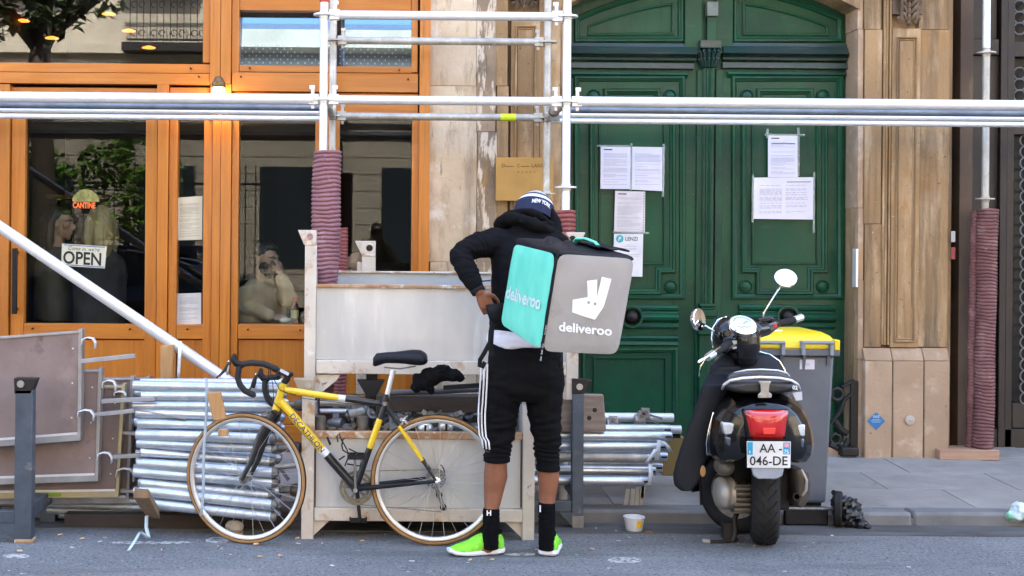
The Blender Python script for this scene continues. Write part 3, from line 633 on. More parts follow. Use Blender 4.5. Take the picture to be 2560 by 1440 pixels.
for sd in (0, 1):
    X_ = (lambda x: x) if sd == 0 else mir
    q = lambda pts: [(X_(x), y) for x, y in pts]
    # tympanum panel
    arc = top_arc(2105, 1832, 42); gm('tympanum_moulding', q([(1832, 106), (2105, 106)] + arc), BOL)
    arc = top_arc(2070, 1856, 78); gm('tympanum_panel', q([(1856, 88), (2072, 90)] + arc), [(0, 0), (0, .012), (.006, .016), (.012, .016), (.018, .01), (.5, .01)][:5])
    gbox('centre_board', *sorted((X_(1786), X_(1830)))[:1], -60, sorted((X_(1786), X_(1830)))[1], 128, .03)
    xa, xb = sorted((X_(1803), X_(2132)))
    xm('cornice', xa, xb, [(107, .0), (109, .02), (118, .03), (121, .045), (130, .058), (138, .085), (142, .056), (144, .08), (146, .05), (152, .045), (155, .03)], GREENW)
    xm('frieze', xa, xb - 6, [(158, .02), (159, .04), (172, .045), (174, .03)], GREENW)
    xm('frieze_moulding', xa + 14, xb - 20, [(180, 0), (182, .03), (187, .034), (190, .02), (194, .012), (196, 0)], GREEN)
    gm('panel_moulding', q([(1828, 748), (2106, 748), (2106, 190), (1828, 190)]), BOL)
    st = [(1852, 683), (1888, 683), (1888, 737), (2032, 737), (2032, 683), (2068, 683), (2068, 275), (2032, 275), (2032, 222), (1890, 222), (1890, 275), (1852, 275)]
    gm('stepped_moulding', q(st), [(0, 0), (0, .018), (.008, .028), (.02, .028), (.028, .016), (.034, .014), (.040, .006), (.042, 0)])
    gm('inner_moulding', q([(1878, 662), (2044, 662), (2044, 296), (1878, 296)]), THIN)
    for x, y in ((1864, 716), (2056, 716), (1866, 240), (2056, 240)):
        g = G(X_(x), y); M().lathe([(.046, 0), (.046, .012), (.038, .022), (.034, .014), (.022, .02), (.004, .024)], (g[0], DY, g[1]), (0, -1, 0), 20).build('rosette', GREEN, gate)
    xa, xb = sorted((X_(1846), X_(2086)))
    xm('mid_rail', xa, xb, [(762, 0), (763, .02), (768, .03), (774, .026), (778, .012), (781, .014), (784, .04), (791, .055), (798, .05), (803, .03), (806, .012), (810, .016), (815, .024), (820, .016), (822, 0)], GREEN)
    g = G(X_(1964), 790); M().lathe([(.056, 0), (.056, .05), (.078, .066), (.064, .066), (.058, .056)], (g[0], DY, g[1]), (0, -1, 0), 28).build('knob_ring', GREEN, gate)
    kn = M().lathe([(.054, .05), (.054, .075), (.046, .056), (.036, .082), (.026, .092), (.012, .1), (.002, .101)], (g[0], DY, g[1]), (0, -1, 0), 24)
    for i in range(8):
        a_ = i * math.pi / 4; kn.ball((g[0] + .037 * math.cos(a_), DY - .056, g[1] + .037 * math.sin(a_)), .010, 8, 6)
    kn.build('knob', IRON, gate)
    xm('lower_moulding', xa, xb, [(838, 0), (839, .018), (844, .026), (849, .018), (852, .01), (856, .02), (861, .022), (864, 0)], GREEN)
    gm('lower_panel_moulding', q([(1846, 1095), (2086, 1095), (2086, 868), (1846, 868)]), BOL)
    gm('lower_panel_moulding', q([(1874, 1070), (2058, 1070), (2058, 892), (1874, 892)]), THIN)
    gbox('meeting_stile', min(X_(1784), X_(1802)), 174, max(X_(1784), X_(1802)), 1110, .022)
# colonnette on the meeting line
g = G(1769, 172); g2 = G(1769, 762)
prof = [(.024, 0)]
m = M(); n = 24; rings = []
for z in (g[1], g2[1]):
    rings.append([Vector((g[0] + (.036 + .004 * math.cos(12 * 2 * math.pi * j / n)) * math.cos(2 * math.pi * j / n), DY - .03 - (.036 + .004 * math.cos(12 * 2 * math.pi * j / n)) * math.sin(2 * math.pi * j / n), z)) for j in range(n)])
m.loft(rings).build('colonnette', GREEN, gate)
m = M()
for (w, h0, h1, o) in ((.058, 758, 766, .075), (.046, 766, 774, .066), (.064, 774, 790, .08), (.05, 790, 796, .07), (.07, 796, 835, .085), (.055, 835, 1120, .06)):
    z1, z0 = G(1769, h0)[1], G(1769, h1)[1]; m.box(g[0] - w, g[0] + w, DY - o, DY, z0, z1)
m.build('colonnette_base', GREEN, gate, bevel=.006)
m = M(); zc = G(1769, 148)[1]
m.lathe([(.04, -.06), (.044, -.052), (.038, -.045), (.044, 0), (.056, .05), (.075, .065)], (g[0], DY - .035, zc), (0, 0, 1), 20)
for i in range(8):
    a_ = math.pi * i / 7; dx, dy = math.cos(a_), -math.sin(a_)
    for k, (h_, r_) in enumerate(((-.02, .045), (.03, .06))):
        b_ = Vector((g[0] + dx * r_, DY - .035 + dy * r_, zc + h_)); m.tube([b_ + Vector((0, 0, -.035)), b_ + Vector((dx * .012, dy * .012, .0)), b_ + Vector((dx * .026, dy * .026, .022)), b_ + Vector((dx * .03, dy * .03, .008))], [.012, .012, .010, .008], 7, round_=True)
m.build('capital', mat('dark_green_carving', (.006, .04, .03), (.01, .03, .028), 14, .4), gate)
gbox('capital_block', 1744, 104, 1796, 124, .085, GREENW)
gbox('key_block', 1762, 8, 1790, 44, .07, mat('weathered_key', (.20, .24, .22), (.10, .14, .12), 8, .5)); gbox('key_shaft', 1764, 44, 1788, 104, .045)
gbox('door_frame', 2126, 40, 2146, 1140, .05, GREEN); gbox('door_frame', 1396, 40, 1414, 1140, .05, GREEN)
M().box(P(1396, 1100, DS).x, P(2147, 1100, DS).x, WY + .01, DY + .02, .0, pave_z(9.2) + .05).build('threshold', STONEL, gate, bevel=.01)
# notices taped to the door
NY = DY - .034
grp = 'printed notices taped to the green door'
def tape(t, px4, Y=NY - .0015):
    m, q = sheet_on(px4, Y, TAPE, .0004); m.build('tape', TAPE, t)
t, f = notice('paper_notice', [(1502, 366), (1578, 367), (1577, 473), (1501, 472)], NY, PAPER, 'upper left printed sheet of the pair taped on the left door leaf', 'notice', grp=grp)
tape(t, [(1494, 362), (1580, 363), (1580, 368), (1494, 367)]); tape(t, [(1576, 358), (1581, 358), (1580, 476), (1575, 476)])
t, f = notice('paper_notice', [(1580, 367), (1660, 368), (1659, 478), (1579, 474)], NY, PAPER, 'sheet with perforated right edge beside its twin on the left door leaf', 'notice', head=False, grp=grp)
tape(t, [(1656, 360), (1663, 360), (1660, 492), (1655, 492)])
m = M()
for i in range(14): m.add([f(.955, .06 + i * .064, .002), f(.97, .06 + i * .064, .002), f(.97, .09 + i * .064, .002), f(.955, .09 + i * .064, .002)], [(0, 1, 2, 3)])
m.build('perforation', BLACKINK, t, fix=False)
t, f = notice('paper_notice', [(1538, 477), (1613, 479), (1612, 582), (1535, 580)], NY, mat('pale_mauve_paper', (.72, .68, .72)), 'mauve white sheet in the middle of the left leaf under the pair', 'notice', grp=grp)
tape(t, [(1532, 577), (1622, 580), (1622, 585), (1532, 582)]); 
m = M()
for i in range(15): m.add([f(.955, .03 + i * .064, .002), f(.975, .03 + i * .064, .002), f(.975, .065 + i * .064, .002), f(.955, .065 + i * .064, .002)], [(0, 1, 2, 3)])
m.build('perforation', BLACKINK, t, fix=False)
t, f = notice('paper_notice', [(1535, 584), (1608, 585), (1606, 692), (1533, 690)], NY, mat('bright_paper', (.78, .78, .82)), 'lowest sheet on the left leaf with round teal logo and LENZI heading', 'notice', lines=False, head=False, grp=grp)
m = M(); put_text(m, 'LENZI', 1, lambda x, y: f(.38 + x * .165, .160 - y * .125), offset=.01)
m.build('heading', BLACKINK, t, fix=False)
m = M(); m.add([f(.20 + .13 * math.cos(2 * math.pi * i / 24), .12 + .09 * math.sin(2 * math.pi * i / 24)) for i in range(24)], [tuple(range(24))]); m.build('logo', mat('teal_print', (.03, .40, .46)), t, fix=False)
m = M(); put_text(m, 'P', 1, lambda x, y: f(.145 + x * .16, .165 - y * .13, .002), offset=.02, shear=.2); m.build('logo_letter', WHITEP, t, fix=False)
m = M()
for v, a_, b_ in ((.26, .4, .55), (.29, .22, .78), (.34, .2, .8), (.37, .25, .75), (.48, .1, .9), (.52, .1, .86)): m.add([f(a_, v), f(b_, v), f(b_, v + .008), f(a_, v + .008)], [(0, 1, 2, 3)])
m.build('small_print', GREYINK, t, fix=False, kind='stuff')
t, f = notice('paper_notice', [(1920, 338), (1995, 338), (1995, 443), (1920, 443)], NY, PAPER, 'upright sheet with a bold rule at the top of the right door leaf', 'notice', grp=grp)
m = M(); m.add([f(.12, .19, .002), f(.9, .19, .002), f(.9, .205, .002), f(.12, .205, .002)], [(0, 1, 2, 3)]); m.build('rule', BLACKINK, t, fix=False)
tape(t, [(1912, 334), (2012, 335), (2012, 340), (1912, 339)]); tape(t, [(1916, 322), (1922, 322), (1922, 345), (1916, 345)]); tape(t, [(1993, 320), (1999, 320), (1999, 440), (1994, 440)])
t, f = notice('paper_notice', [(1884, 444), (2035, 443), (2033, 549), (1883, 547)], NY, PAPER, 'wide two page sheet on the right leaf under the upright sheet', 'notice', head=False, grp=grp)
m = M(); m.add([f(.55, .105, .002), f(.95, .105, .002), f(.95, .12, .002), f(.55, .12, .002)], [(0, 1, 2, 3)]); m.build('rule', BLACKINK, t, fix=False)
m = M(); m.add([f(.47, .1, .0018), f(.53, .1, .0018), f(.53, .95, .0018), f(.47, .95, .0018)], [(0, 1, 2, 3)]); m.build('fold', PAPER, t, fix=False)
tape(t, [(1880, 436), (1885, 436), (1884, 556), (1879, 556)]); tape(t, [(2033, 430), (2038, 430), (2037, 582), (2032, 582)])

# ================= brown shopfront at the right =================
BS = 353.0; BY = F / BS
br = thing('brown_shopfront', 'dark brown shuttered shopfront with ring grille at the right edge', 'shopfront', (P(2500, 1100, BS).x, BY, .12))
def bb(name, x0, y0, x1, y1, pr, th=.08, mt=BROWN): 
    a, b, zt, zb = R4(x0, y0, x1, y1, BS); return M().box(a, b, BY - pr, BY - pr + th, zb, zt).build(name, mt, br, bevel=.004)
bb('side_board', 2360, -110, 2391, 1125, .25, .25, mat('tan_brown_paint', (.12, .075, .045), (.07, .045, .03), 2, .7, spots=[((.2, .14, .09), 3, .6, .75, (4, 1, .5))]))
bb('post', 2392, -110, 2411, 1125, .05); bb('post', 2493, -110, 2510, 1125, .04); bb('post', 2511, -110, 2529, 1125, .03)
bb('panel', 2411, -110, 2493, 98, -.0); bb('rail', 2411, 99, 2493, 138, .03); bb('panel', 2411, 139, 2493, 1070, -.0); bb('base_board', 2411, 1071, 2640, 1125, .03)
bb('rail', 2529, 106, 2700, 144, .03); bb('rail', 2529, 268, 2700, 338, .03); bb('base_panel', 2529, 1008, 2700, 1070, .01)
bb('pane', 2529, -110, 2700, 1008, -.05, .01, mat('dark_pane', (.012, .013, .014), (.025, .026, .028), 2, .25, spec=.2))
M().box(3.8, 5.0, BY + .12, BY + .25, -.1, 4.3).build('back_wall', BROWN, br)  # unseen filler added behind the shop to stop a sun leak
rm = M(); rm.tube([Vector((.042 * math.cos(2 * math.pi * i / 18), 0, .042 * math.sin(2 * math.pi * i / 18))) for i in range(18)], .0055, 6, closed=True, ref=(0, 1, 0)); rme = rm.mesh(None, 40); rme.materials.append(GRILLE)
for cx in (2547, 2577, 2607):
    for k in range(42):
        y = -40 + k * 28
        if 95 < y < 158 or 262 < y < 345 or y > 1000: continue
        xx = cx + (16 if y > 340 else 0); o = bpy.data.objects.new('grille_ring', rme); COL.objects.link(o); o.parent = br; o.location = wm(br).inverted() @ (P(xx, y, BS) + Vector((0, -.01, 0))); WM[o.name] = wm(br)
# iron guard at the door corner
t = thing('iron_guard', 'ornate black iron guard standing at the foot of the right door jamb', 'guard', (P(2110, 1140, 364).x, WY, pave_z(WY)))
S_ = 367
m = M(); m.bar(P(2136, 952, S_), P(2133, 1132, S_), .055, .03, (0, 1, 0)); m.bar(P(2104, 968, S_), P(2136, 950, S_), .02, .03, (0, 1, 0)); m.build('upright', IRON, t, bevel=.006)
m = M(); m.tube([P(x, y, S_) for x, y in ((2128, 985), (2110, 1000), (2100, 1030), (2086, 1046), (2078, 1060))], [.018, .02, .022, .02, .018], 10, flat=.7); m.tube([P(x, y, S_) for x, y in ((2086, 1050), (2100, 1072), (2118, 1084))], .022, 10); m.tube([P(x, y, S_) for x, y in ((2074, 1110), (2092, 1122), (2112, 1118), (2122, 1098))], .022, 10)
m.tube([P(2092 + 15 * math.cos(a_ / 8 * 6.283), 986 + 15 * math.sin(a_ / 8 * 6.283), S_) for a_ in range(8)], .016, 8, closed=True); m.tube([P(2088 + 13 * math.cos(a_ / 8 * 6.283), 1098 + 13 * math.sin(a_ / 8 * 6.283), S_) for a_ in range(8)], .015, 8, closed=True)
m.build('scroll', IRON, t)
m = M(); p = P(2112, 1136, S_); m.box(p.x - .05, p.x + .07, WY - .06, WY + .06, p.z, p.z + .06); m.build('foot', IRON, t, bevel=.01)

# ================= the other side of the street (seen in the panes) =================
opp = thing('facing_building', 'pale stone building across the street mirrored in the panes', 'building', (0, -8, 0))
OPS = mat('facing_stone', (.46, .40, .32), (.37, .32, .25), 1.5, .85, spots=[((.25, .21, .16), 2, .6, .8, (3, 1, .4))])
M().box(-30, 30, -9, -8, -.1, 10.5).build('wall', OPS, opp); M().box(-30, 30, -9.2, -7.7, 10.5, 10.9).build('cornice', OPS, opp)
m = M(); m.prism([(-30, -7.9, 10.9), (-30, -11, 12.6), (-30, -12, 12.6), (-30, -12, 10.9)], (60, 0, 0)); m.build('roof', mat('zinc_roof', (.10, .12, .15), rough=.4), opp)
for i in range(-9, 10):
    for z in (.9, 6.6):
        x = i * 2.4 + .5; M().box(x - .55, x + .55, -8.01, -7.98, z, z + 2.0).build('window', mat('facing_glass', (.03, .04, .05), rough=.1), opp)
        if z > 4: M().box(x - .75, x + .75, -7.98, -7.6, z - .2, z - .05).build('balcony', OPS, opp)
for z in (3.6, 4.1, 5.1): M().box(-30, 30, -8, -7.85, z, z + .18).build('string_course', OPS, opp)
m = M()
for x in [-4.95 + .13 * i for i in range(13)]: m.tube([(x, -7.55, 5.28), (x, -7.55, 6.25)], .010, 6)
for x in [-4.8 + .39 * i for i in range(4)]:
    for s in (-1, 1):
        for z in (5.45, 6.0): m.tube([(x + s * .075 + .06 * math.cos(a * .7), -7.55, z + .06 * math.sin(a * .7)) for a in range(8)], .010, 5)
for z in (5.3, 6.22): m.box(-5, -3.3, -7.57, -7.53, z, z + .04)
m.box(-5.1, -3.2, -8, -7.45, 5.1, 5.26)
m.build('balcony_railing', IRON, opp)
for i in range(10): M().box(-30, 30, -8.0, -7.992, .45 + i * .33, .46 + i * .33).build('joint', CARVE, opp)
M().box(-70, 70, -8, -.9, -.1, .10).build('far_pavement', PAVE, kind='structure', base=False)
# ================= scaffold =================
SF, SR = 436.0, 385.0
sca = thing('scaffold', 'galvanised tube scaffold standing across the shopfront and the green door', 'scaffold', (P(811, 300, SF).x, 8.0, .1))
lx0 = -3.6
def stube(name, p, q, r=.0242, mt=GALVF, par=None, n=14): return M().tube([p, q], r, n).build(name, mt, par or sca)
def standard(px, s, mt, y0=0, foot=None):
    p = P(px, y0, s); foot = pave_z(p.y) + .01 if foot is None else foot
    return stube('standard', Vector((p.x, p.y, foot)), Vector((p.x, p.y, 4.6)), .0242, mt), p
def rosette(post, x, y, z, mt, arms=()):
    m = M(); m.lathe([(.026, -.02), (.028, -.018), (.028, -.006), (.062, -.0045), (.062, .0045), (.028, .006), (.028, .018), (.026, .02)], (x, y, z), (0, 0, 1), 20)
    m.build('rosette', mt, post)
    for a in arms:      # wedge heads
        d = Vector((math.cos(math.radians(a)), math.sin(math.radians(a)), 0)); c = Vector((x, y, z)) + d * .058; t = Vector((-d.y, d.x, 0))
        w = M(); w.obox(c, d * .03, t * .021, Vector((0, 0, .030))); w.obox(c + d * .004 + Vector((0, 0, .012)), d * .010, t * .004, Vector((0, 0, .066))); w.obox(c + d * .008 + Vector((0, 0, .07)), d * .016, t * .006, Vector((0, 0, .012)))
        w.build('wedge_head', mt, post, bevel=.004)
pa, a_ = standard(811, SF, GALVF); pb, b_ = standard(1418.5, SF, GALVF); pc, c_ = standard(834, SR, GALVO); pd, d_ = standard(1370, SR, GALVO)
pe, e_ = standard(2467, 369, GALVO, foot=pave_z(8.9) + .07); stube('standard', Vector((P(2467, 0, 369).x, F / 369, P(2467, 120, 369).z)), Vector((P(2467, 0, 369).x, F / 369, 4.6)), .0255, GALVF)
zf = [P(811, 37, SF).z, P(811, 249, SF).z]; zr = [P(834, 101, SR).z, P(834, 290, SR).z]
rosette(pa, a_.x, a_.y, zf[0], GALVF, (0, 90)); rosette(pa, a_.x, a_.y, zf[1], GALVF, (0, 180, 90)); rosette(pb, b_.x, b_.y, zf[0] + .002, GALVF, (180, 90)); rosette(pb, b_.x, b_.y, zf[1], GALVF, (0, 180, 90)); rosette(pb, b_.x, b_.y, P(1418, 468, SF).z, GALVF)
rosette(pc, c_.x, c_.y, zr[0], GALVO, (0,)); rosette(pc, c_.x, c_.y, zr[1], GALVO, (0, -90)); rosette(pd, d_.x, d_.y, zr[0], GALVO, (180,)); rosette(pd, d_.x, d_.y, zr[1], GALVO, (180, -90)); rosette(pd, d_.x, d_.y, P(1370, 484, SR).z, GALVO)
rosette(pe, e_.x, e_.y, P(2466, 132, 369).z, GALVO); rosette(pe, e_.x, e_.y, P(2462, 497, 369).z, GALVO)
M().lathe([(.027, 0), (.027, .02)], (a_.x, a_.y, P(811, 6, SF).z), n=16).build('red_band', mat('red_tape', (.55, .06, .03)), pa)
for z in zf: stube('ledger', Vector((a_.x + .06, a_.y, z)), Vector((b_.x - .06, b_.y, z)), .026)
for z in zr: stube('ledger', Vector((c_.x + .06, c_.y, z)), Vector((d_.x - .06, d_.y, z)), .0242, GALVO)
q = P(1270, 293, SR); M().tube([(q.x - .05, q.y, zr[1]), (q.x + .05, q.y, zr[1])], .0252, 16).build('yellow_band', mat('yellow_tape', (.62, .75, .02)), sca)
for p1, p2 in ((a_, c_), (b_, d_)): stube('transom', Vector((p1.x, p1.y + .03, zf[1] - .005)), Vector((p2.x, p2.y - .03, zr[1])), .0242, GALVO)
m = M(); c = P(1385, 280, 405); m.lathe([(.03, -.05), (.036, -.03), (.036, .03), (.03, .05)], (c.x, c.y, zf[1]), (.1, 1, 0), 12); m.bar(c + Vector((-.03, -.02, -.04)), c + Vector((.03, .02, -.04)), .03, .03); m.build('coupler', DULLM, sca)
stube('ledger', Vector((lx0, a_.y, 3.86)), Vector((5.4, a_.y, 3.86)), .03); stube('ledger', Vector((lx0, c_.y, 3.86)), Vector((5.4, c_.y, 3.86)))
# long runs to both sides: front ledger, two inner bearers and the wall side ledger
lx, rx = -3.6, 5.4
for x0, x1 in ((lx, a_.x - .06), (b_.x + .06, rx)):
    dz = P(811, 242, SF).z - P(811, 249, SF).z if x0 == lx else 0
    stube('ledger', Vector((x0, a_.y, zf[1])), Vector((x1, a_.y, zf[1])), .031)
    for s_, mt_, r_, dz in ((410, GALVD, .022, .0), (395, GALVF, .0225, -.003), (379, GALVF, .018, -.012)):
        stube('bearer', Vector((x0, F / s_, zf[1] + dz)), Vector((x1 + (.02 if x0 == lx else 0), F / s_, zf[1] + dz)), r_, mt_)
# raking brace in front of the shop window
stube('brace', P(-560, 190, 446), P(600, 972, 446), .0325, GALVF)
for yy in (a_.y, c_.y): stube('standard', (lx + .06, yy, .1), (lx + .06, yy, 4.6))
for yy in (a_.y,): stube('standard', (5.3, yy, .1), (5.3, yy, 4.6))
# scaffold feet
for p in (a_, b_): M().lathe([(.018, 0), (.018, .25)], (p.x, p.y, pave_z(p.y)), n=10).build('jack', DULLM, sca)
# ---- corrugated sleeves round the standards ----
def sleeve(x, y, z0, z1, r, pitch, mt, label, lean=0.0, name='padding_sleeve', wob=.004, gap=None, ph=0):
    t = thing(name, label, 'pipe sleeve', (x, y, z0)); n = int((z1 - z0) / pitch); rings = []; N = 28
    for i in range(n):
        for u, k in ((0, .90), (.22, .99), (.5, 1.02), (.78, .99)):
            z = z0 + (i + u) * pitch; t_ = (z - z0) / (z1 - z0)
            cx = x + lean * (t_ - .5) + wob * math.sin(z * 9 + ph); cy = y + wob * math.cos(z * 7 + ph); rr = r * k * (1 + .03 * math.sin(z * 5 + ph * 2) + .025 * noise.noise(Vector((i * .9, ph, 1))))
            rings.append([Vector((cx + rr * math.cos(2 * math.pi * j / N), cy + rr * math.sin(2 * math.pi * j / N), z + .003 * math.sin(4 * math.pi * j / N + ph + i * .3) + .006 * noise.noise(Vector((i * .35, 3 * math.cos(2 * math.pi * j / N), ph))) + .004 * math.cos(2 * math.pi * j / N + ph))) for j in range(N)])
    M().loft(rings).build('corrugated_pipe', mt, t, smooth=60); return t
zA = lambda px, py, s: P(px, py, s).z
sleeve(P(808, 530, SF).x, a_.y, pave_z(7.6) + .02, zA(813, 371, SF), .083, .0245, MAUVE, 'mauve corrugated pipe round the front scaffold tube by the shop window', lean=.05, wob=.004)
sleeve(P(852, 700, SR).x, c_.y - .02, pave_z(8.5) + .02, zA(850, 560, SR), .044, .023, MAUVER, 'red brown corrugated pipe round the scaffold tube behind the mauve one', wob=.002, ph=1)
sleeve(P(1410, 560, SF).x, b_.y, .60, zA(1410, 517, SF), .070, .0245, MAUVER, 'red brown corrugated pipe just behind the rider\'s hat', wob=.003, ph=2)
sleeve(P(2464, 800, 369).x, e_.y - .0, pave_z(8.9) + .07, zA(2464, 520, 369), .066, .0235, MAUVED, 'dusty plum corrugated pipe round the scaffold tube at the brown shopfront', wob=.003, lean=.02, ph=3)
sleeve(P(2432, 800, 367).x, e_.y + .05, pave_z(8.9) + .07, zA(2434, 522, 367), .031, .022, MAUVED, 'narrow split plum pipe tucked behind the wide one at the brown shopfront', wob=.002, lean=.02, ph=4)
t = thing('base_board', 'short thick timber board under the plum padded scaffold tube', 'board', (P(2424, 1146, 372).x, 8.9, pave_z(8.9)))
a, b, zt, zb = R4(2349, 1122, 2499, 1147, 372.5); M().box(a, b, F / 372.5, F / 372.5 + .20, pave_z(8.9) - .002, pave_z(8.9) + .068).build('board', mat('raw_board', (.42, .26, .17), (.33, .19, .12), 4, .75, stretch=(1, 10, 10), bump=.001), t, bevel=.006)

# ================= metal crates =================
def ngon_bracket(m, p, w, hgt, lean, d, hole=True):
    """flared stacking lug: p = bottom centre front; lean -1 flares to the left, +1 right"""
    top = w * 1.55
    x0, x1 = p.x - w / 2, p.x + w / 2
    poly = [(x0, p.z), (x1, p.z), (x1 + (top - w if lean > 0 else 0), p.z + hgt), (x0 - (top - w if lean < 0 else 0), p.z + hgt)]
    m.prism([(x, p.y, z) for x, z in poly], (0, d, 0))
up = thing('metal_crate', 'rusty cream metal crate with zinc sides, upper of the two, behind the bicycle saddle', 'crate', P(1110, 990, 455), group='rusty cream metal crates')
S1 = 455.0; Y1 = F / S1; DEP = .60; k1 = 1 / S1
def ub(name, x0, y0, x1, y1, ya, yb, mt=CREAM, s=S1, par=None, bevel=.004, off=0):
    a, b, zt, zb = R4(x0, y0, x1, y1, s); return M().box(a, b, ya, yb, zb, zt).build(name, mt, par or up, bevel=bevel)
ub('front_post', 761, 612, 790, 990, Y1, Y1 + .06); ub('front_post', 1416, 612, 1447, 1000, Y1, Y1 + .06)
SB = F / (Y1 + DEP)
xl, xr = P(775, 700, S1).x, P(1431, 700, S1).x; zt_ = P(775, 612, S1).z; ztop = P(775, 690, S1).z; zpan = P(775, 713, S1).z; zbot = P(775, 937, S1).z; zrail = P(775, 903, S1).z
M().box(xl - .031, xl + .03, Y1 + DEP, Y1 + DEP + .055, zbot, zt_).build('rear_post', CREAM, up, bevel=.004); M().box(xr - .03, xr + .03, Y1 + DEP, Y1 + DEP + .055, zbot, zt_).build('rear_post', CREAM, up, bevel=.004)
ub('top_rail', 791, 713, 1415, 722, Y1 + .004, Y1 + .05, RUST); ub('bottom_rail', 791, 903, 1415, 937, Y1 - .002, Y1 + .06)
ub('front_sheet', 790.5, 722.5, 1416, 902, Y1 + .022, Y1 + .027, SHEET, bevel=0)
zb2 = P(775, 684, SB).z
M().box(xl + .03, xr - .03, Y1 + DEP + .02, Y1 + DEP + .025, zbot + .02, ztop - .0).build('rear_sheet', mat('pale_blue_zinc', (.50, .56, .60), (.42, .48, .52), 3, .45, .3, spots=[((.6, .63, .65), 4, .55, .75)]), up)
M().box(xl + .03, xr - .03, Y1 + DEP + .0, Y1 + DEP + .05, ztop, ztop + .012).build('rear_rail', CREAM, up, bevel=.003)
for x in (xl, xr):
    sgn = 1 if x == xl else -1
    m = M(); m.prism([(x + sgn * .026, Y1 + .06, zbot + .03), (x + sgn * .026, Y1 + DEP, zbot + .03), (x + sgn * .026, Y1 + DEP, ztop), (x + sgn * .026, Y1 + .06, ztop + .05)], (sgn * .004, 0, 0)); m.build('side_sheet', SHEET, up)
M().box(xl + .03, xr - .03, Y1 + .06, Y1 + DEP, zbot + .02, zbot + .03).build('floor_sheet', SHEET, up)
for (x, yy, lean) in ((xl, Y1, -1), (xr, Y1, 1), (xl, Y1 + DEP, -1), (xr, Y1 + DEP, 1)):
    m = M(); ngon_bracket(m, Vector((x, yy - .004, zt_ - .002)), .066, .083, lean, .066); lug = m.build('stacking_lug', CREAM, up, bevel=.003)
    c = Vector((x - .002, yy - .0055, zt_ + .045)); M().lathe([(.018, 0), (.018, .002)], c, (0, -1, 0), 18).build('lug_hole', mat('hole_mauve', (.25, .11, .11), (.4, .25, .25), 30, .9) if yy == Y1 and lean < 0 else GROOVE, lug)
for x, sg in ((xl + .031, 1), (xr - .031, -1)): M().prism([(x, Y1 + .02, zbot), (x + sg * .14, Y1 + .02, zbot), (x + sg * .12, Y1 + .02, zbot - .03), (x, Y1 + .02, zbot - .13)], (0, .006, 0)).build('gusset', CREAM, up, bevel=0)
m = M(); c = P(1204, 703, 440); m.bar(c, c + Vector((.05, 0, .004)), .008, .008); m.ball(c + Vector((-.006, 0, -.004)), .011, 10, 8); m.build('latch_pin', CHROME, up)
# lone post with lug of another stacked frame behind
t = thing('lugged_post', 'white post with a round holed lug behind the upper crate, in the window', 'post', P(922, 690, 392))
s_ = 400; p0 = P(922, 640, s_); M().box(p0.x - .042, p0.x + .042, p0.y, p0.y + .06, pave_z(8.2), p0.z).build('post', CREAM, t, bevel=.004)
M().box(p0.x - .072, p0.x - .0425, p0.y + .02, p0.y + .05, pave_z(8.2), P(922, 655, s_).z).build('side_bar', CREAM, t, bevel=.003)
m = M(); ngon_bracket(m, p0 + Vector((.0, -.004, -.002)), .084, .096, -1, .066); lug = m.build('lug', CREAM, t, bevel=.003)
M().lathe([(.021, 0), (.021, .002)], p0 + Vector((.004, -.0055, .05)), (0, -1, 0), 18).build('lug_hole', GROOVE, lug)
# lower crate
lo = thing('metal_crate', 'rusty cream metal crate full of couplings, lower of the two, behind the bicycle wheels', 'crate', P(1045, 1352, 476), group='rusty cream metal crates')
S2 = 476.0; Y2 = F / S2; DE2 = .62
def lb(name, x0, y0, x1, y1, ya, yb, mt=CREAM, bevel=.004): return ub(name, x0, y0, x1, y1, ya, yb, mt, S2, lo, bevel)
lb('front_post', 754, 990, 785, 1351, Y2, Y2 + .06); lb('front_post', 1307, 986, 1337, 1352, Y2, Y2 + .06)
xl2, xr2 = P(769, 1100, S2).x, P(1322, 1100, S2).x; z2 = {y: P(1040, y, S2).z for y in (986, 1030, 1084, 1098, 1272, 1304)}
for x in (xl2, xr2): M().box(x - .031, x + .031, Y2 + DE2, Y2 + DE2 + .055, .075, z2[986]).build('rear_post', CREAM, lo, bevel=.004)
lb('top_rail', 786, 1081, 1306, 1098, Y2 + .002, Y2 + .05, RUST); lb('bottom_rail', 786, 1272, 1306, 1304, Y2 - .002, Y2 + .06); lb('front_sheet', 785, 1098.5, 1308, 1271, Y2 + .024, Y2 + .029, SHEET, 0)
for x, y0 in ((784.5, 1), (1302, 1)): lb('gap_shade_strip', x, 1099, x + 5, 1271, Y2 + .018, Y2 + .0235, mat('shadow_gap', (.10, .085, .07), rough=.8), 0)  # dark strips painted for the shade between sheet and posts
M().box(xl2 + .03, xr2 - .03, Y2 + DE2 + .02, Y2 + DE2 + .025, z2[1304], z2[1030]).build('rear_sheet', SHEET, lo)
M().box(xl2 + .03, xr2 - .03, Y2 + DE2, Y2 + DE2 + .05, z2[1030], z2[1030] + .012).build('rear_rail', CREAM, lo)
for x, sg in ((xl2, 1), (xr2, -1)): M().prism([(x + sg * .026, Y2 + .06, z2[1304]), (x + sg * .026, Y2 + DE2, z2[1304]), (x + sg * .026, Y2 + DE2, z2[1030]), (x + sg * .026, Y2 + .06, z2[1030] + .03)], (sg * .004, 0, 0)).build('side_sheet', SHEET, lo)
M().box(xl2 + .03, xr2 - .03, Y2 + .06, Y2 + DE2, z2[1304], z2[1304] + .01).build('floor_sheet', SHEET, lo)
for x, sg in ((xl2 + .031, 1), (xr2 - .031, -1)): M().prism([(x, Y2 + .02, z2[1304]), (x + sg * .09, Y2 + .02, z2[1304]), (x, Y2 + .02, z2[1304] - .085)], (0, .008, 0)).build('gusset', CREAM, lo)
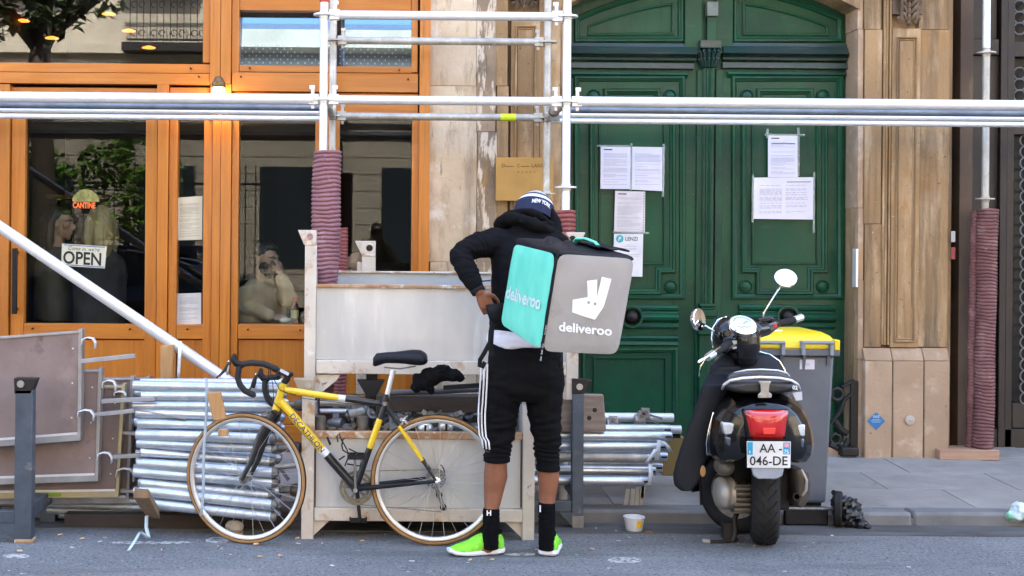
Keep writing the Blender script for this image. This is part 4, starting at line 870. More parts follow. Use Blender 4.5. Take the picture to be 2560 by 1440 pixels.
m = M(); ngon_bracket(m, Vector((xl2 - .004, Y2 - .004, P(769, 988, S2).z)), .070, .085, -1, .066); lug = m.build('stacking_lug', mat('tarnished_cream', (.42, .36, .27), (.34, .28, .2), 6, .6), lo, bevel=.003)
M().lathe([(.017, 0), (.017, .002)], Vector((xl2 - .0, Y2 - .0055, P(769, 964, S2).z)), (0, -1, 0), 18).build('lug_hole', ALU, lug)
# couplings and pipe ends lying in the lower crate
cp = thing('tube_coupling', 'pile of old scaffold couplings lying in the lower crate', 'coupling', (0, 0, 0), group='old couplings lying in the lower crate')
m = M(); m.lathe([(.030, -.045), (.034, -.03), (.034, .03), (.030, .045)], (0, 0, .035), (0, 1, 0), 14); m.box(-.012, .012, -.02, .02, .06, .095); m.build('body', DULLM, cp); m = M(); m.bar((.02, -.03, .02), (.06, -.045, .01), .012, .018); m.lathe([(.012, 0), (.012, .012)], (0, -.046, .035), (0, -1, 0), 10); m.build('wedge', CAST, cp)
placed = 0
for r_, (yy, zz) in enumerate(((Y2 + .12, .30), (Y2 + .3, .30), (Y2 + .46, .31), (Y2 + .14, .37), (Y2 + .32, .38), (Y2 + .48, .40), (Y2 + .2, .44))):
    n_ = 9 if r_ < 6 else 6
    for i in range(n_):
        x = xl2 + .12 + (xr2 - xl2 - .24) * (i + random.uniform(.1, .9)) / n_; o = cp if placed == 0 else dup(cp)
        o.location = (x, yy + random.uniform(-.03, .03), zz + .13 + random.uniform(0, .03)); o.rotation_euler = (random.uniform(-.6, .6), random.uniform(-1.2, 1.2), random.uniform(0, 6.28)); o['label'] = 'old grey scaffold coupling lying in the lower crate'; placed += 1
for k, (x, y, r_, l) in enumerate(((828, 1075, .028, .10), (853, 1078, .028, .09), (905, 1055, .034, .2), (800, 1050, .03, .2))):
    c = P(x, y, 468); M().lathe([(r_ * .8, 0), (r_, .005), (r_, l), (r_ * .55, l + .006)], (c.x, c.y + .05, .50 - l * .4), (0, .05, 1), 16).build('pipe_end', CAST, label=('short pipe end left of its twin in the lower crate', 'short pipe end right of its twin in the lower crate', 'tall pipe end in the lower crate behind the down tube', 'pipe end in the left corner of the lower crate')[k], category='pipe')
for k, (x, y) in enumerate(((1063, 1070), (1115, 1065))):
    c = P(x, y, 470); t = thing('ball_coupling', 'round rusty coupling with a slot showing %s inside the rear wheel rim' % ('left' if k == 0 else 'right'), 'coupling', c)
    m = M(); m.ball((c.x, c.y, c.z), (.042, .04, .032), 16, 10); m.build('shell', SILVER, t); M().box(c.x - .006, c.x + .006, c.y - .043, c.y - .02, c.z - .02, c.z + .02).build('slot', GROOVE, t)
# things lying on the lower crate: dark beam, black pipe, black cloth, dark rack lug
t = thing('dark_timber', 'dark brown timber beam lying across the lower crate under the black pipe', 'beam', P(1080, 1030, 462))
M().box(P(942, 1000, 462).x, P(1305, 1000, 462).x, F / 462, F / 462 + .10, P(1080, 1031, 462).z, P(1080, 989, 462).z).build('beam', DARKBEAM, t, bevel=.005)
t = thing('black_pipe', 'black steel pipe lying level behind the bicycle seat post', 'pipe', P(1080, 985, 466))
m = M(); m.tube([P(975, 982, 468), P(1235, 972, 468)], .016, 12); m.build('pipe', mat('dark_pipe', (.06, .06, .065), rough=.4), t)
M().bar(P(1108, 969, 474), P(1240, 960, 474), .02, .024).build('channel', BLACKP, t, bevel=.002)
t = thing('dark_lug_post', 'black flared steel lug on a dark post between the two crates', 'post', P(927, 1080, 455))
p0 = P(927, 985, 457); m = M(); M().box(p0.x - .03, p0.x + .03, p0.y + .03, p0.y + .09, .08, p0.z).build('post', IRON, t)
m.prism([P(893, 951, 457), P(962, 951, 457), P(940, 992, 457), P(917, 992, 457)], (0, .06, 0)); m.prism([P(915, 935, 452), P(944, 935, 452), P(944, 951, 452), P(915, 951, 452)], (0, .05, 0)); m.build('lug', BLACKP, t)
for k, (y, r_, mt_) in enumerate(((1006, .021, GALVO), (1027, .014, GALVF))):
    M().tube([P(800, y, 450), P(903, y + 1, 450)], r_, 14).build('crossing_tube', mt_, label='%s grey tube between the crate posts behind the yellow top tube' % ('upper thicker' if k == 0 else 'lower thinner'), category='tube')
# crumpled black cloth
m = M(); 
for (x, y, rx_, ry_, rz_, ds) in ((1060, 955, 30, 14, 24, 0), (1085, 940, 36, 18, 22, 0), (1108, 922, 22, 15, 12, 0), (1128, 938, 26, 16, 18, .0), (1150, 944, 16, 10, 12, 0), (1040, 968, 14, 12, 12, 0), (1077, 975, 8, 8, 14, 0), (1080, 912, 40, 0, 0, 0)):
    if ry_: m.ball(P(x, y, 482 + ds), (rx_ / 480, ry_ / 480 * 1.6, rz_ / 480), 14, 10)
def crumple(v): return .010 * noise.noise(v * 22) + .008 * noise.noise(v * 45) - .006 * abs(noise.noise(v * 30 + Vector((3, 1, 2))))
organic('black_cloth', m, .006, FLEECE, None, 5, crumple, label='crumpled black jacket lying over the black pipe behind the saddle', category='jacket')

# ================= blue grey racks =================
rk = thing('storage_rack', 'blue grey steel rack post at the left, in front of the brown deck panels', 'rack', P(58, 1360, 486), group='blue grey steel racks')
S3 = 486.0; Y3 = F / S3
def kb(name, x0, y0, x1, y1, ya, yb, par, s, mt=STEEL, zb_=None):
    a, b, zt, zb = R4(x0, y0, x1, y1, s); return M().box(a, b, ya, yb, zb if zb_ is None else zb_, zt).build(name, mt, par, bevel=.004)
kb('post', 36, 975, 80, 1361, Y3, Y3 + .07, rk, S3, zb_=0.0); kb('foot', 35, 1348, 81, 1362, Y3 - .002, Y3 + .072, rk, S3, RUST, zb_=.0)
m = M(); p0 = P(58, 985, S3); m.prism([P(36, 985, S3), P(77, 985, S3), P(92, 947, S3), P(34, 946, S3)], (0, .07, 0)); lug = m.build('lug', IRON, rk, bevel=.003); M().lathe([(.019, 0), (.019, .003)], P(52, 960, S3) + Vector((0, -.002, 0)), (0, -1, 0), 18).build('lug_hole', ALU, lug)
kb('base_rail', -140, 1278, 36, 1309, Y3 + .01, Y3 + .06, rk, S3); m = M(); m.prism([P(36, 1309, S3), P(-14, 1309, S3), P(36, 1350, S3)], (0, .01, 0)); m.build('gusset', STEEL, rk)
M().box(P(58, 1300, S3).x - .04, P(58, 1300, S3).x + .04, Y3 + .07, 7.35, .12, .19).build('side_rail', STEEL, rk); M().box(P(58, 1300, S3).x - .04, P(58, 1300, S3).x + .04, 7.28, 7.35, .0, .6).build('rear_post', STEEL, rk); M().box(-2.2, P(50, 1300, S3).x, 7.28, 7.33, .12, .19).build('rear_rail', STEEL, rk)
rk2 = thing('storage_rack', 'blue grey steel rack post at the right, holding the level tubes beside the rider', 'rack', P(1444, 1324, 456), group='blue grey steel racks')
S4 = 456.0; Y4 = F / S4
kb('post', 1430.5, 985, 1459, 1323, Y4, Y4 + .06, rk2, S4, zb_=.0); kb('foot', 1430, 1290, 1459.5, 1324, Y4 - .002, Y4 + .062, rk2, S4, mat('dirty_foot', (.22, .21, .19), (.14, .13, .12), 8, .8), zb_=.0)
m = M(); m.prism([P(1431, 986, S4), P(1460, 984, S4), P(1482, 951, S4), P(1431, 946, S4)], (0, .06, 0)); lug = m.build('lug', IRON, rk2, bevel=.003); M().lathe([(.018, 0), (.018, .003)], P(1449, 967, S4) + Vector((0, -.002, 0)), (0, -1, 0), 18).build('lug_hole', ALU, lug)
kb('base_rail', 1150, 1252, 1431, 1280, Y4 + .01, Y4 + .05, rk2, S4); m = M(); m.prism([P(1431, 1281, S4), P(1398, 1281, S4), P(1431, 1316, S4)], (0, .01, 0)); m.build('gusset', STEEL, rk2)
M().box(P(1444, 1250, S4).x - .03, P(1444, 1250, S4).x + .03, Y4 + .06, 8.1, .16, .22).build('side_rail', STEEL, rk2); M().box(P(1444, 1250, S4).x - .03, P(1444, 1250, S4).x + .03, 8.04, 8.1, pave_z(8.05), .75).build('rear_post', STEEL, rk2)
# level tubes carried by that rack
ends = [(1598, 1201, 28, 446), (1612, 1176, 27, 440), (1617, 1143, 26, 446), (1640, 1115, 26, 446), (1652, 1089, 26, 446), (1650, 1072, 22, 432), (1630, 1167, 20, 425), (1642, 1140, 22, 428)]
for k, (x, y, w, s_) in enumerate(ends):
    t = thing('level_tube', ('lowest front tube', 'second front tube from the bottom', 'middle rusty front tube', 'second front tube from the top', 'top front tube', 'tube behind the topmost front one', 'lower of the two rear tubes', 'upper of the two rear tubes')[k] + ' lying level in the right rack beside the rider', 'tube', P(x - 200, y, s_), group='tubes lying level in the right rack')
    r_ = .0285; q = P(x, y + 1, s_); m = M(); m.tube([P(1180, y - 3, s_), q], r_, 16); m.build('tube', GALVO if k in (2, 6) else GALV, t)
    hd = M(); hd.tube([q, q + Vector((.012, 0, 0)), q + Vector((.06, 0, 0))], [.0295, .0295, .026], 14); hd.build('wedge_end', GALV, t)
    hd = M(); hd.box(q.x + .02, q.x + .055, q.y - .030, q.y - .022, q.z - .005, q.z + .005); hd.build('slot', GROOVE, t)
for k, (x0, x1, y, r_, s_, lb_) in enumerate(((1510, 1683, 1044, .027, 420, 'topmost pale tube on the right stack with clamps on it'), (1560, 1702, 1074, .026, 416, 'pale tube with bare end just under the topmost one on the right stack'))):
    t = thing('loose_tube', lb_, 'tube', P(x0, y, s_)); q0, q1 = P(x0 - 120, y - 2, s_), P(x1, y, s_); M().tube([q0, q1], r_, 16).build('tube', GALVF, t); M().tube([q1 - Vector((.05, 0, 0)), q1 + Vector((.001, 0, 0))], r_ * .8, 14).build('bore', GALVO, t)
for k, (x, y) in enumerate(((1610, 1040), (1600, 1050), (1530, 1060))):
    c = P(x, y, 424); t = thing('tube_clamp', ('upright pale clamp on the topmost tube', 'pale clamp with bolt below the topmost tube end', 'pale clamp lying beside the old wooden board')[k], 'clamp', c); m = M(); m.lathe([(.033, -.03), (.035, 0), (.033, .03)], c, (1, 0, 0), 14); m.box(c.x - .02, c.x + .025, c.y - .04, c.y - .01, c.z + .01, c.z + .05); m.build('shell', ALU, t); m = M(); m.bar(c + Vector((.03, -.035, .01)), c + Vector((.10, -.035, -.01)), .012, .012); m.lathe([(.012, 0), (.012, .02)], c + Vector((0, -.04, .03)), (0, -1, 0), 6); m.build('bolt', DULLM, t)
t = thing('dark_tube', 'dark tube end below the bare pale tube on the right stack', 'tube', P(1690, 1089, 414)); M().tube([P(1500, 1088, 414), P(1700, 1088, 414)], .018, 12).build('tube', IRON, t)
for k, pts in enumerate((((1648, 1100), (1646, 1120), (1641, 1150)), ((1655, 1102), (1668, 1115), (1678, 1130)), ((1640, 1122), (1630, 1140), (1616, 1156)), ((1636, 1088), (1652, 1094), (1666, 1100)), ((1626, 1160), (1627, 1188), (1624, 1212)))):
    m = M(); g = []
    for x, y in pts:
        c = P(x, y, 452); w = .012; g.append([c + Vector((-w, 0, 0)), c + Vector((w, -.004, 0))])
    m.sheet(g); o = m.build('tie_strip', mat('white_strip', (.75, .80, .84)), label=('white plastic strip hanging straight from the tube ends', 'white plastic strip sticking out right of the tube ends', 'white plastic strip slanting left below the tube ends', 'white plastic strip wrapped over the tube ends', 'lowest white plastic strip hanging beside the tube ends')[k], category='strip'); so_ = o.modifiers.new('t', 'SOLIDIFY'); so_.thickness = .002
for k, (x0, y0, x1, y1) in enumerate(((1570, 1222, 1562, 1272), (1583, 1222, 1578, 1276), (1594, 1218, 1590, 1278), (1606, 1190, 1603, 1280), (1612, 1188, 1606, 1245))):
    M().bar(P(x0, y0, 440), P(x1, y1, 440), .022, .008, (0, 1, 0)).build('flat_strap', GALVO if k % 2 else ALU, label=('leftmost', 'second from the left', 'middle', 'second from the right', 'rightmost')[k] + ' flat metal strap hanging below the right rack tubes', category='strap', group='flat metal straps hanging below the right rack')
t = thing('old_board', 'weathered wooden board with knots on the right tube stack beside the rider', 'board', P(1450, 1078, 452))
M().hexa([P(1390, 1080, 450), P(1516, 1079, 450), P(1516, 1079, 450) + Vector((0, .05, 0)), P(1390, 1080, 450) + Vector((0, .05, 0)), P(1396, 985, 450), P(1509, 987, 450), P(1509, 987, 450) + Vector((0, .05, 0)), P(1396, 985, 450) + Vector((0, .05, 0))]).build('board', OLDPLANK, t, bevel=.006)
for k, (x, y) in enumerate(((1487, 1025), (1473, 1045))):
    c = P(x, y, 450); M().lathe([(.013, 0), (.011, .0012)], c, (0, -1, 0), 14).build('knot', DARKBEAM, t)
t = thing('yellow_panel', 'ochre yellow panel on the pavement behind the tube ends', 'panel', P(1684, 1134, 400)); M().box(P(1658, 1110, 398).x, P(1712, 1110, 398).x, F / 398, F / 398 + .16, pave_z(8.3), P(1684, 1093, 398).z).build('box', mat('ochre_board', (.30, .19, .055), (.25, .15, .04), 5, .7), t, bevel=.006)

# ================= deck panels =================
def deck(label, tl, tr, br_, bl, s, th, hooks=(), edge=ALU, ds=0.0):
    """plywood deck with aluminium edges; corners as photo pixels on the plane s, thickness goes back"""
    t = thing('deck_panel', label, 'deck panel', P((bl[0] + br_[0]) / 2, bl[1], s), group='brown scaffold deck panels stacked at the left')
    q = [P(x, y, s) for x, y in (bl, br_, tr, tl)]; Vb = Vector((0, th, -.012))
    m = M(); m.hexa([q[0], q[1], q[1] + Vb, q[0] + Vb, q[3], q[2], q[2] + Vb, q[3] + Vb]); m.build('board', PLY, t)
    def rail(a, b, w, h_, up_, off): m = M(); m.bar(a + off, b + off, w, h_, up_); m.build('edge_rail', edge, t, bevel=.002)
    f = Vector((0, th / 2, 0)); n_ = (q[1] - q[0]).normalized(); v_ = (q[3] - q[0]).normalized()
    rail(q[0] - n_ * .02, q[1] + n_ * .011, th + .014, .045, v_, f - v_ * .0225); rail(q[3] - n_ * .02, q[2] + n_ * .011, th + .014, .012, v_, f + v_ * .006); rail(q[1] - v_ * .044, q[2] + v_ * .021, th + .012, .018, n_, f + n_ * .0095)
    M().bar(q[0] + Vector((0, -.0075, -.006)), q[1] + Vector((0, -.0075, -.006)), .002, .012, v_).build('edge_bead', ALUW, t)
    for k in range(3):
        c = q[1] + (q[2] - q[1]) * (.15 + .35 * k) - n_ * .03; M().lathe([(.005, 0), (.004, .0015)], c + Vector((0, -.001, 0)), (0, -1, 0), 8).build('rivet', ALUW, t)
    for (x, y, w, h_) in hooks:
        m = M(); s_ = s + 2; c0 = P(x, y, s_); k = 1 / s_
        pts = [c0 + Vector((-w * .5 * k, 0, -h_ * .25 * k)), c0 + Vector((-w * .45 * k, 0, h_ * .3 * k)), c0 + Vector((-w * .1 * k, 0, h_ * .5 * k)), c0 + Vector((w * .3 * k, 0, h_ * .42 * k)), c0 + Vector((w * .5 * k, 0, 0)), c0 + Vector((w * .5 * k, 0, -h_ * .6 * k))]
        m.sheet([[p + Vector((0, -.02, 0)), p + Vector((0, .025, 0))] for p in pts]); o = m.build('hook', ALUW, t, smooth=60); z_ = o.modifiers.new('t', 'SOLIDIFY'); z_.thickness = .006
    return t
D1 = deck('frontmost brown deck panel at the left edge, tilted above the others', (-170, 860), (197, 833), (193, 1080), (-170, 1108), 474, .06, [(222, 855, 36, 26), (215, 1036, 42, 26)])
D2 = deck('second brown deck panel from the front, lower than the frontmost', (-170, 940), (246, 930), (237, 1182), (-170, 1196), 468, .06, [(273, 962, 36, 26), (262, 1142, 38, 26)])
D3 = deck('third brown deck panel with yellowish lower edge and green mark', (-170, 985), (304, 970), (288, 1222), (-170, 1228), 462, .06, [(313, 1184, 46, 30), (300, 985, 30, 16)], mat('yellowish_aluminium', (.52, .43, .24), (.42, .36, .22), 9, .45, .5))
M().box(P(72, 1235, 462).x, P(154, 1235, 462).x, F / 462 - .0095, F / 462 - .0085, P(110, 1240, 462).z, P(110, 1231, 462).z).build('green_mark', mat('green_label', (.18, .33, .03)), D3)
D4 = deck('fourth deck panel, its dark end just left of the bright tube stack', (-170, 962), (326, 950), (314, 1238), (-170, 1240), 456, .06)
D5 = deck('rearmost deck panel against the bright tube stack', (-170, 952), (366, 951), (341, 1240), (-170, 1245), 450, .07)
for k, (dk, x0, y0, x1, y1, w, s_) in enumerate(((D1, 205, 903, 338, 889, .022, 478), (D2, 255, 1003, 388, 996, .022, 472), (D2, 235, 1037, 336, 1026, .02, 473), (D2, 336, 1023, 466, 1046, .012, 470), (D4, 306, 1081, 448, 1092, .018, 460), (D3, 282, 1142, 383, 1136, .02, 468), (D3, 330, 1175, 436, 1196, .014, 464), (D4, 290, 1226, 434, 1231, .018, 458))):
    M().bar(P(x0, y0, s_), P(x1, y1, s_), .035, w, (0, 0, 1)).build('arm', mat('grey_angle', (.42, .42, .43), (.30, .30, .31), 9, .45, .5), dk, bevel=.002)

# ================= bright tube stack =================
stk = []
rowy = [968, 990, 1014, 1040, 1066, 1092, 1118, 1144, 1170, 1197, 1224, 1250, 1274]
for i, y in enumerate(rowy):
    t_ = i / (len(rowy) - 1)
    for j, (ds, dx, dy) in enumerate(((0, 0, 0), (-9, 8, -7), (-18, 14, -3))):
        s_ = 474 - (1 - t_) * 6 + ds - .0; xe = 684 + random.uniform(-4, 8) + dx - t_ * 14 + (10 if i < 3 else 0); ye = y + dy + 14 * t_; ys = y + dy - 20 * t_
        big = (i % 2 == 0)
        stk.append((P(345 + random.uniform(-12, 12), ys + random.uniform(-5, 5), s_), P(xe, ye + random.uniform(-4, 4), s_ + random.uniform(-3, 5)), random.choice((.0285, .0285, .0245)) if j == 0 else .024, j, s_))
ORD = 'top second third fourth fifth sixth seventh eighth ninth tenth eleventh twelfth bottom'.split()
for k, (a, b, r_, j, s_) in enumerate(stk):
    t = thing('galvanised_tube', '%s tube of the %s row in the bright strapped stack behind the front wheel' % (('front', 'middle', 'back')[j], ORD[k // 3]), 'tube', (a + b) / 2, group='bright tubes of the strapped stack')
    M().tube([a, b], r_, 14).build('tube', GALV, t)
    d = (b - a).normalized(); e = M(); e.tube([b - d * .001, b + d * .004, b + d * .016, b + d * .03], [r_ * 1.0, r_ * 1.06, r_ * 1.06, r_ * .7], 12); e.build('end_spigot', GALV if k % 3 else DULLM, t)
for k, (y0, y1) in enumerate(((1252, 1256), (1266, 1272), (1281, 1288), (1292, 1300))):
    M().tube([P(60 + 30 * k, y0 - 6, 452), P(430, y1, 456)], .024, 14).build('dark_tube', mat('shaded_tube', (.42, .46, .50), (.30, .33, .37), 9, .4, .6), label=('topmost', 'second', 'third', 'lowest')[k] + ' of the tubes lying under the brown deck panels', category='tube', group='tubes lying under the deck panels')  # darker copy of the tube metal, carrying the shade under the panels
# straps, packing timbers
t = thing('steel_strap', 'pale steel strap tied round the bright tube stack', 'strap', P(515, 1300, 476))
for x0, dx in ((512, 0),):
    m = M(); m.sheet([[P(x0 + dx - 14 * v * v + 2 * math.sin(v * 9), y, 486) , P(x0 + dx + 7 - 14 * v * v + 2 * math.sin(v * 9), y, 486)] for v, y in [(q / 14, 945 + 345 * q / 14) for q in range(15)]]); o = m.build('band', mat('pale_strap', (.40, .48, .55)), t); z_ = o.modifiers.new('t', 'SOLIDIFY'); z_.thickness = .003
def timber(label, c4, s, th, nm='timber', mt=PINE):
    q = [P(x, y, s) for x, y in c4]; T = Vector((0, th, 0)); t = thing(nm, label, 'timber', (q[0] + q[1]) / 2)
    M().hexa([q[0], q[1], q[1] + T, q[0] + T, q[3], q[2], q[2] + T, q[3] + T]).build('block', mt, t, bevel=.004); return t
timber('short pine stake standing behind the tube stack below the raking tube', [(400, 1000), (432, 1000), (434, 862), (401, 865)], 450, .04)
timber('leaning pine packing piece between the upper tubes of the bright stack', [(533, 1052), (566, 1047), (551, 980), (516, 983)], 492, .03)
timber('lower bit of pine packing showing just above the front wheel', [(545, 1090), (570, 1090), (570, 1074), (545, 1074)], 488, .03)
t = thing('packing_timber', 'squared timber end poking out under the tube stack with a strap on it', 'timber', P(368, 1290, 486))
m = M(); f4 = [P(333, 1245, 492), P(374, 1246, 492), P(372, 1222, 492), P(336, 1219, 492)]; b4 = [P(366, 1292, 476), P(400, 1298, 476), P(398, 1270, 476), P(368, 1266, 476)]
m.hexa([f4[0], f4[1], b4[1], b4[0], f4[3], f4[2], b4[2], b4[3]]); m.build('block', mat('grey_brown_timber', (.26, .17, .10), (.20, .13, .07), 6, .8, stretch=(8, 8, 1)), t, bevel=.004)
for (x0, x1, y0, y1, lb_) in ((160, 1000, 1308, 1326, 'long dark timber bearer under the bright tube stack'),):
    t = thing('bearer_timber', lb_, 'timber', P(500, 1326, 462)); M().box(P(160, 1310, 462).x, P(720, 1310, 462).x, F / 462, F / 462 + .09, .0, .075).build('beam', DARKBEAM, t, bevel=.004)
t = thing('strap_offcut', 'thin white upright strap beside the pine stake', 'strap', P(447, 960, 452)); m = M(); m.sheet([[P(441 + 6 * v, 958 - 105 * v, 452), P(449 + 6 * v, 958 - 105 * v, 452)] for v in (0, .3, .6, 1)]); o = m.build('band', ALUW, t); z_ = o.modifiers.new('t', 'SOLIDIFY'); z_.thickness = .003
t = thing('loose_strap', 'bent pale blue plastic strap lying on the road below the timber end', 'strap', gpt(345, 1375))
m = M(); pth = [(P(366, 1290, 482), 0), (P(365, 1320, 484), 0), (P(372, 1348, 486), 0), (P(360, 1338, 488), 0), (P(350, 1331, 489), 0), (P(335, 1356, 493), 0), (P(318, 1382, 497), 0)]
m.sheet([[p + Vector((-.008, 0, 0)), p + Vector((.008, .01, .002))] for p, _ in pth]); o = m.build('band', mat('pale_blue_strap', (.55, .66, .70)), t); z_ = o.modifiers.new('t', 'SOLIDIFY'); z_.thickness = .002
# clutter between stack and crate: red brown hose bits are part of the sleeves; grey tool and knob
t = thing('clamp_tool', 'grey clamp with a flat handle hanging between tube stack and lower crate', 'clamp', P(715, 1190, 470))
m = M(); m.tube([P(690, 1168, 470), P(745, 1162, 470)], .016, 12); m.ball(P(748, 1160, 470), .022, 12, 8); m.build('body', ALU, t); M().bar(P(700, 1170, 474), P(722, 1200, 474), .018, .006, (0, 1, 0)).build('handle', STEEL, t)
for k, (x, y) in enumerate(((748, 1012), (742, 1120), (738, 1225))):
    c = P(x, y, 466); t = thing('round_fitting', ('upper', 'middle', 'lower')[k] + ' round grey fitting just left of the lower crate post', 'fitting', c); m = M(); m.lathe([(.03, -.02), (.036, 0), (.03, .02), (.014, .03)], c, (1, -.3, 0), 14); m.build('body', CAST, t); M().tube([c, c - Vector((.12, 0, 0))], .018, 10).build('stub', DULLM, t)
# ================= bicycle =================
S5 = 484.0
B = lambda x, y, o=0.0: P(x, y, F / (F / S5 + o))
bike = thing('bicycle', 'yellow and black racing bicycle with drop bars leaning by the cream crates', 'bicycle', gpt(852, 1359))
def wheel(c, fwd, R=.338, name='wheel', sp=28):
    w = bpy.data.objects.new(name, None); COL.objects.link(w); w.parent = bike; w.location = wm(bike).inverted() @ c; WM[w.name] = wm(bike) @ Matrix.Translation(w.location)
    f = Vector(fwd).normalized(); u = Vector((0, 0, 1)); ax = f.cross(u)
    ring = lambda r, n=64: [c + f * r * math.cos(2 * math.pi * i / n) + u * r * math.sin(2 * math.pi * i / n) for i in range(n)]
    def torus(r, prof, n=72):   # prof: (radial, axial)
        return M().loft([[c + (f * math.cos(2 * math.pi * i / n) + u * math.sin(2 * math.pi * i / n)) * (r + pr) + ax * pa for pr, pa in prof] for i in range(n)], closed=True)
    torus(R - .0125, [(.0125 * math.cos(a), .0125 * math.sin(a)) for a in [2 * math.pi * i / 12 for i in range(12)]]).build('tyre', GUM, w, smooth=60)
    torus(R - .0125, [(.0131 * math.cos(a), .0131 * math.sin(a)) for a in (-.75, -.4, 0, .4, .75)] + [(.008, .004), (.008, -.004)]).build('tread', RUBBER, w, smooth=60)
    torus(R - .0235, [(.0, -.0095), (.002, -.011), (-.0, -.0115), (-.014, -.010), (-.020, -.004), (-.020, .004), (-.014, .010), (-.0, .0115), (.002, .011), (0, .0095)]).build('rim', SILVER, w, smooth=50)
    torus(R - .0225, [(.002, -.0122), (-.001, -.0122), (-.001, .0122), (.002, .0122)]).build('rim_line', RUBBER, w)
    m = M()
    for i in range(sp):
        a = 2 * math.pi * (i + .3) / sp; sd = -1 if i % 2 else 1; h = a + (.9 if (i // 2) % 2 else -.9)
        p = c + (f * math.cos(h) + u * math.sin(h)) * .020 + ax * .028 * sd; q = c + (f * math.cos(a) + u * math.sin(a)) * (R - .042)
        m.tube([p, q], .0013, 5); m.tube([q, q + (q - c).normalized() * .012], .0022, 5)
    m.build('spoke', mat('spoke_steel', (.55, .55, .55), rough=.35, metal=.8), w, kind='stuff')
    m = M(); m.lathe([(.006, -.055), (.009, -.05), (.009, -.034), (.024, -.031), (.024, -.027), (.012, -.022), (.011, .022), (.024, .027), (.024, .031), (.009, .034), (.009, .05), (.006, .055)], c, ax, 16); m.build('hub', DULLM, w)
    return w
fd = Vector((-math.cos(math.radians(19)), math.sin(math.radians(19)), 0)); fx_ = Vector((fd.y, -fd.x, 0))    # steered ahead, and its right hand side... towards the wall
side = Vector((-math.sin(math.radians(19)), -math.cos(math.radians(19)), 0))     # towards the camera
cF, cR = B(614, 1195), B(1090, 1194)
cF.z = cR.z = .338
wf = wheel(cF, fd); wr = wheel(cR, (-1, 0, 0))
def two_tone(name, pts, rs, split, first, second, n=16, white=None):
    """tube painted in two colours with the change at 'split' (0..1)"""
    a, b = Vector(pts[0]), Vector(pts[1]); c = a + (b - a) * split; rc = rs[0] + (rs[1] - rs[0]) * split
    m = M(); m.tube([a, c], [rs[0], rc], n); m.m = 1; m.tube([c, b], [rc, rs[1]], n)
    mats = [first, second]
    if white: e = a + (b - a) * (split - .07); m.m = 2; m.tube([e, c + (b - a) * .0], [rs[0] + (rs[1] - rs[0]) * (split - .07) + .0004, rc + .0004], n); mats.append(WHITEP)
    return m.build(name, mats, bike)
hT, hB = B(709, 958), B(689, 1026); bb_ = B(889, 1220); sc_ = B(962, 1012); ttF, ttR = B(712, 975), B(956, 1010); dt = B(700, 1003)
M().tube([hB + (hB - hT).normalized() * .0, hT], .0205, 18).build('head_tube', YEL, bike)
two_tone('top_tube', (ttF, ttR), (.0185, .0155), .62, YEL, BIKEB, white=True)
two_tone('down_tube', (dt, bb_), (.0235, .0225), .62, YEL, BIKEB, white=True)
m = M(); p = sc_ + (bb_ - sc_) * .17; q = sc_ + (bb_ - sc_) * .52; m.tube([sc_ - (bb_ - sc_) * .05, p], .0165, 16); m.tube([q, bb_], .0165, 16); m.m = 1; m.tube([p, q], .0167, 16); m.build('seat_tube', [BIKEB, YEL], bike)
for o in (-.045, .045):
    d_ = cR + Vector((0, o * 1.35, .004)); s0 = B(966, 1018) + Vector((0, o * .25, 0)); e1 = s0 + (d_ - s0) * .25; e2 = s0 + (d_ - s0) * .72
    m = M(); m.tube([s0, e1], .009, 10); m.tube([e2, d_], [.0085, .007], 10); m.m = 1; m.tube([e1, e2], .0095, 10); m.build('seat_stay', [BIKEB, YEL], bike)
    M().tube([bb_ + Vector((0, o * .7, 0)), bb_ + (d_ - bb_) * .4 + Vector((0, o * .35, 0)), d_], [.013, .012, .008], 10).build('chain_stay', BLACKP, bike)
    # fork blades
    cr = hB + Vector((0, 0, -.012)) + side * (-o * .7); ax_ = cF + side * (-o * 1.15)
    M().tube([cr, cr + (ax_ - cr) * .34 + fd * .012, cr + (ax_ - cr) * .72 + fd * -.004, ax_ + fd * .0], [(.020, .012), (.019, .0115), (.015, .010), (.011, .008)], 12, ref=(-1, 0, 0)).build('fork_blade', BIKEB, bike)
M().tube([hB + side * .036 + Vector((0, 0, -.016)), hB + Vector((0, 0, -.006)), hB - side * .036 + Vector((0, 0, -.016))], .019, 12).build('fork_crown', BIKEB, bike)
# DECATHLON on the down tube, near side
d_ = (bb_ - dt).normalized(); nrm = Vector((0, -1, 0)); upv = nrm.cross(d_); upv = upv if upv.z > 0 else -upv; upv.normalize()
o_ = dt + d_ * .088; L_ = .25
def on_dt(x, y):
    t_ = x * L_; r_ = .0242; h = (y - .30) * .040; a_ = h / r_
    return o_ + d_ * t_ + upv * r_ * math.sin(a_) + nrm * r_ * math.cos(a_)
m = M(); vs, fs = text_geo('DECATHLON', 1, offset=.012, cut=8); wmax = max(v[0] for v in vs); m.add([on_dt(x / wmax, y) for x, y in vs], fs); m.build('lettering', mat('deep_blue_print', (.015, .05, .16)), bike, smooth=0, fix=False)
m = M(); g = []
for i in range(9):
    t_ = -.01 + .34 * i / 8; g.append([o_ + d_ * t_ + upv * .02362 * math.sin(a_) + nrm * .02362 * math.cos(a_) for a_ in (.15 + .0 * i, .4, .7, .95)])
pass
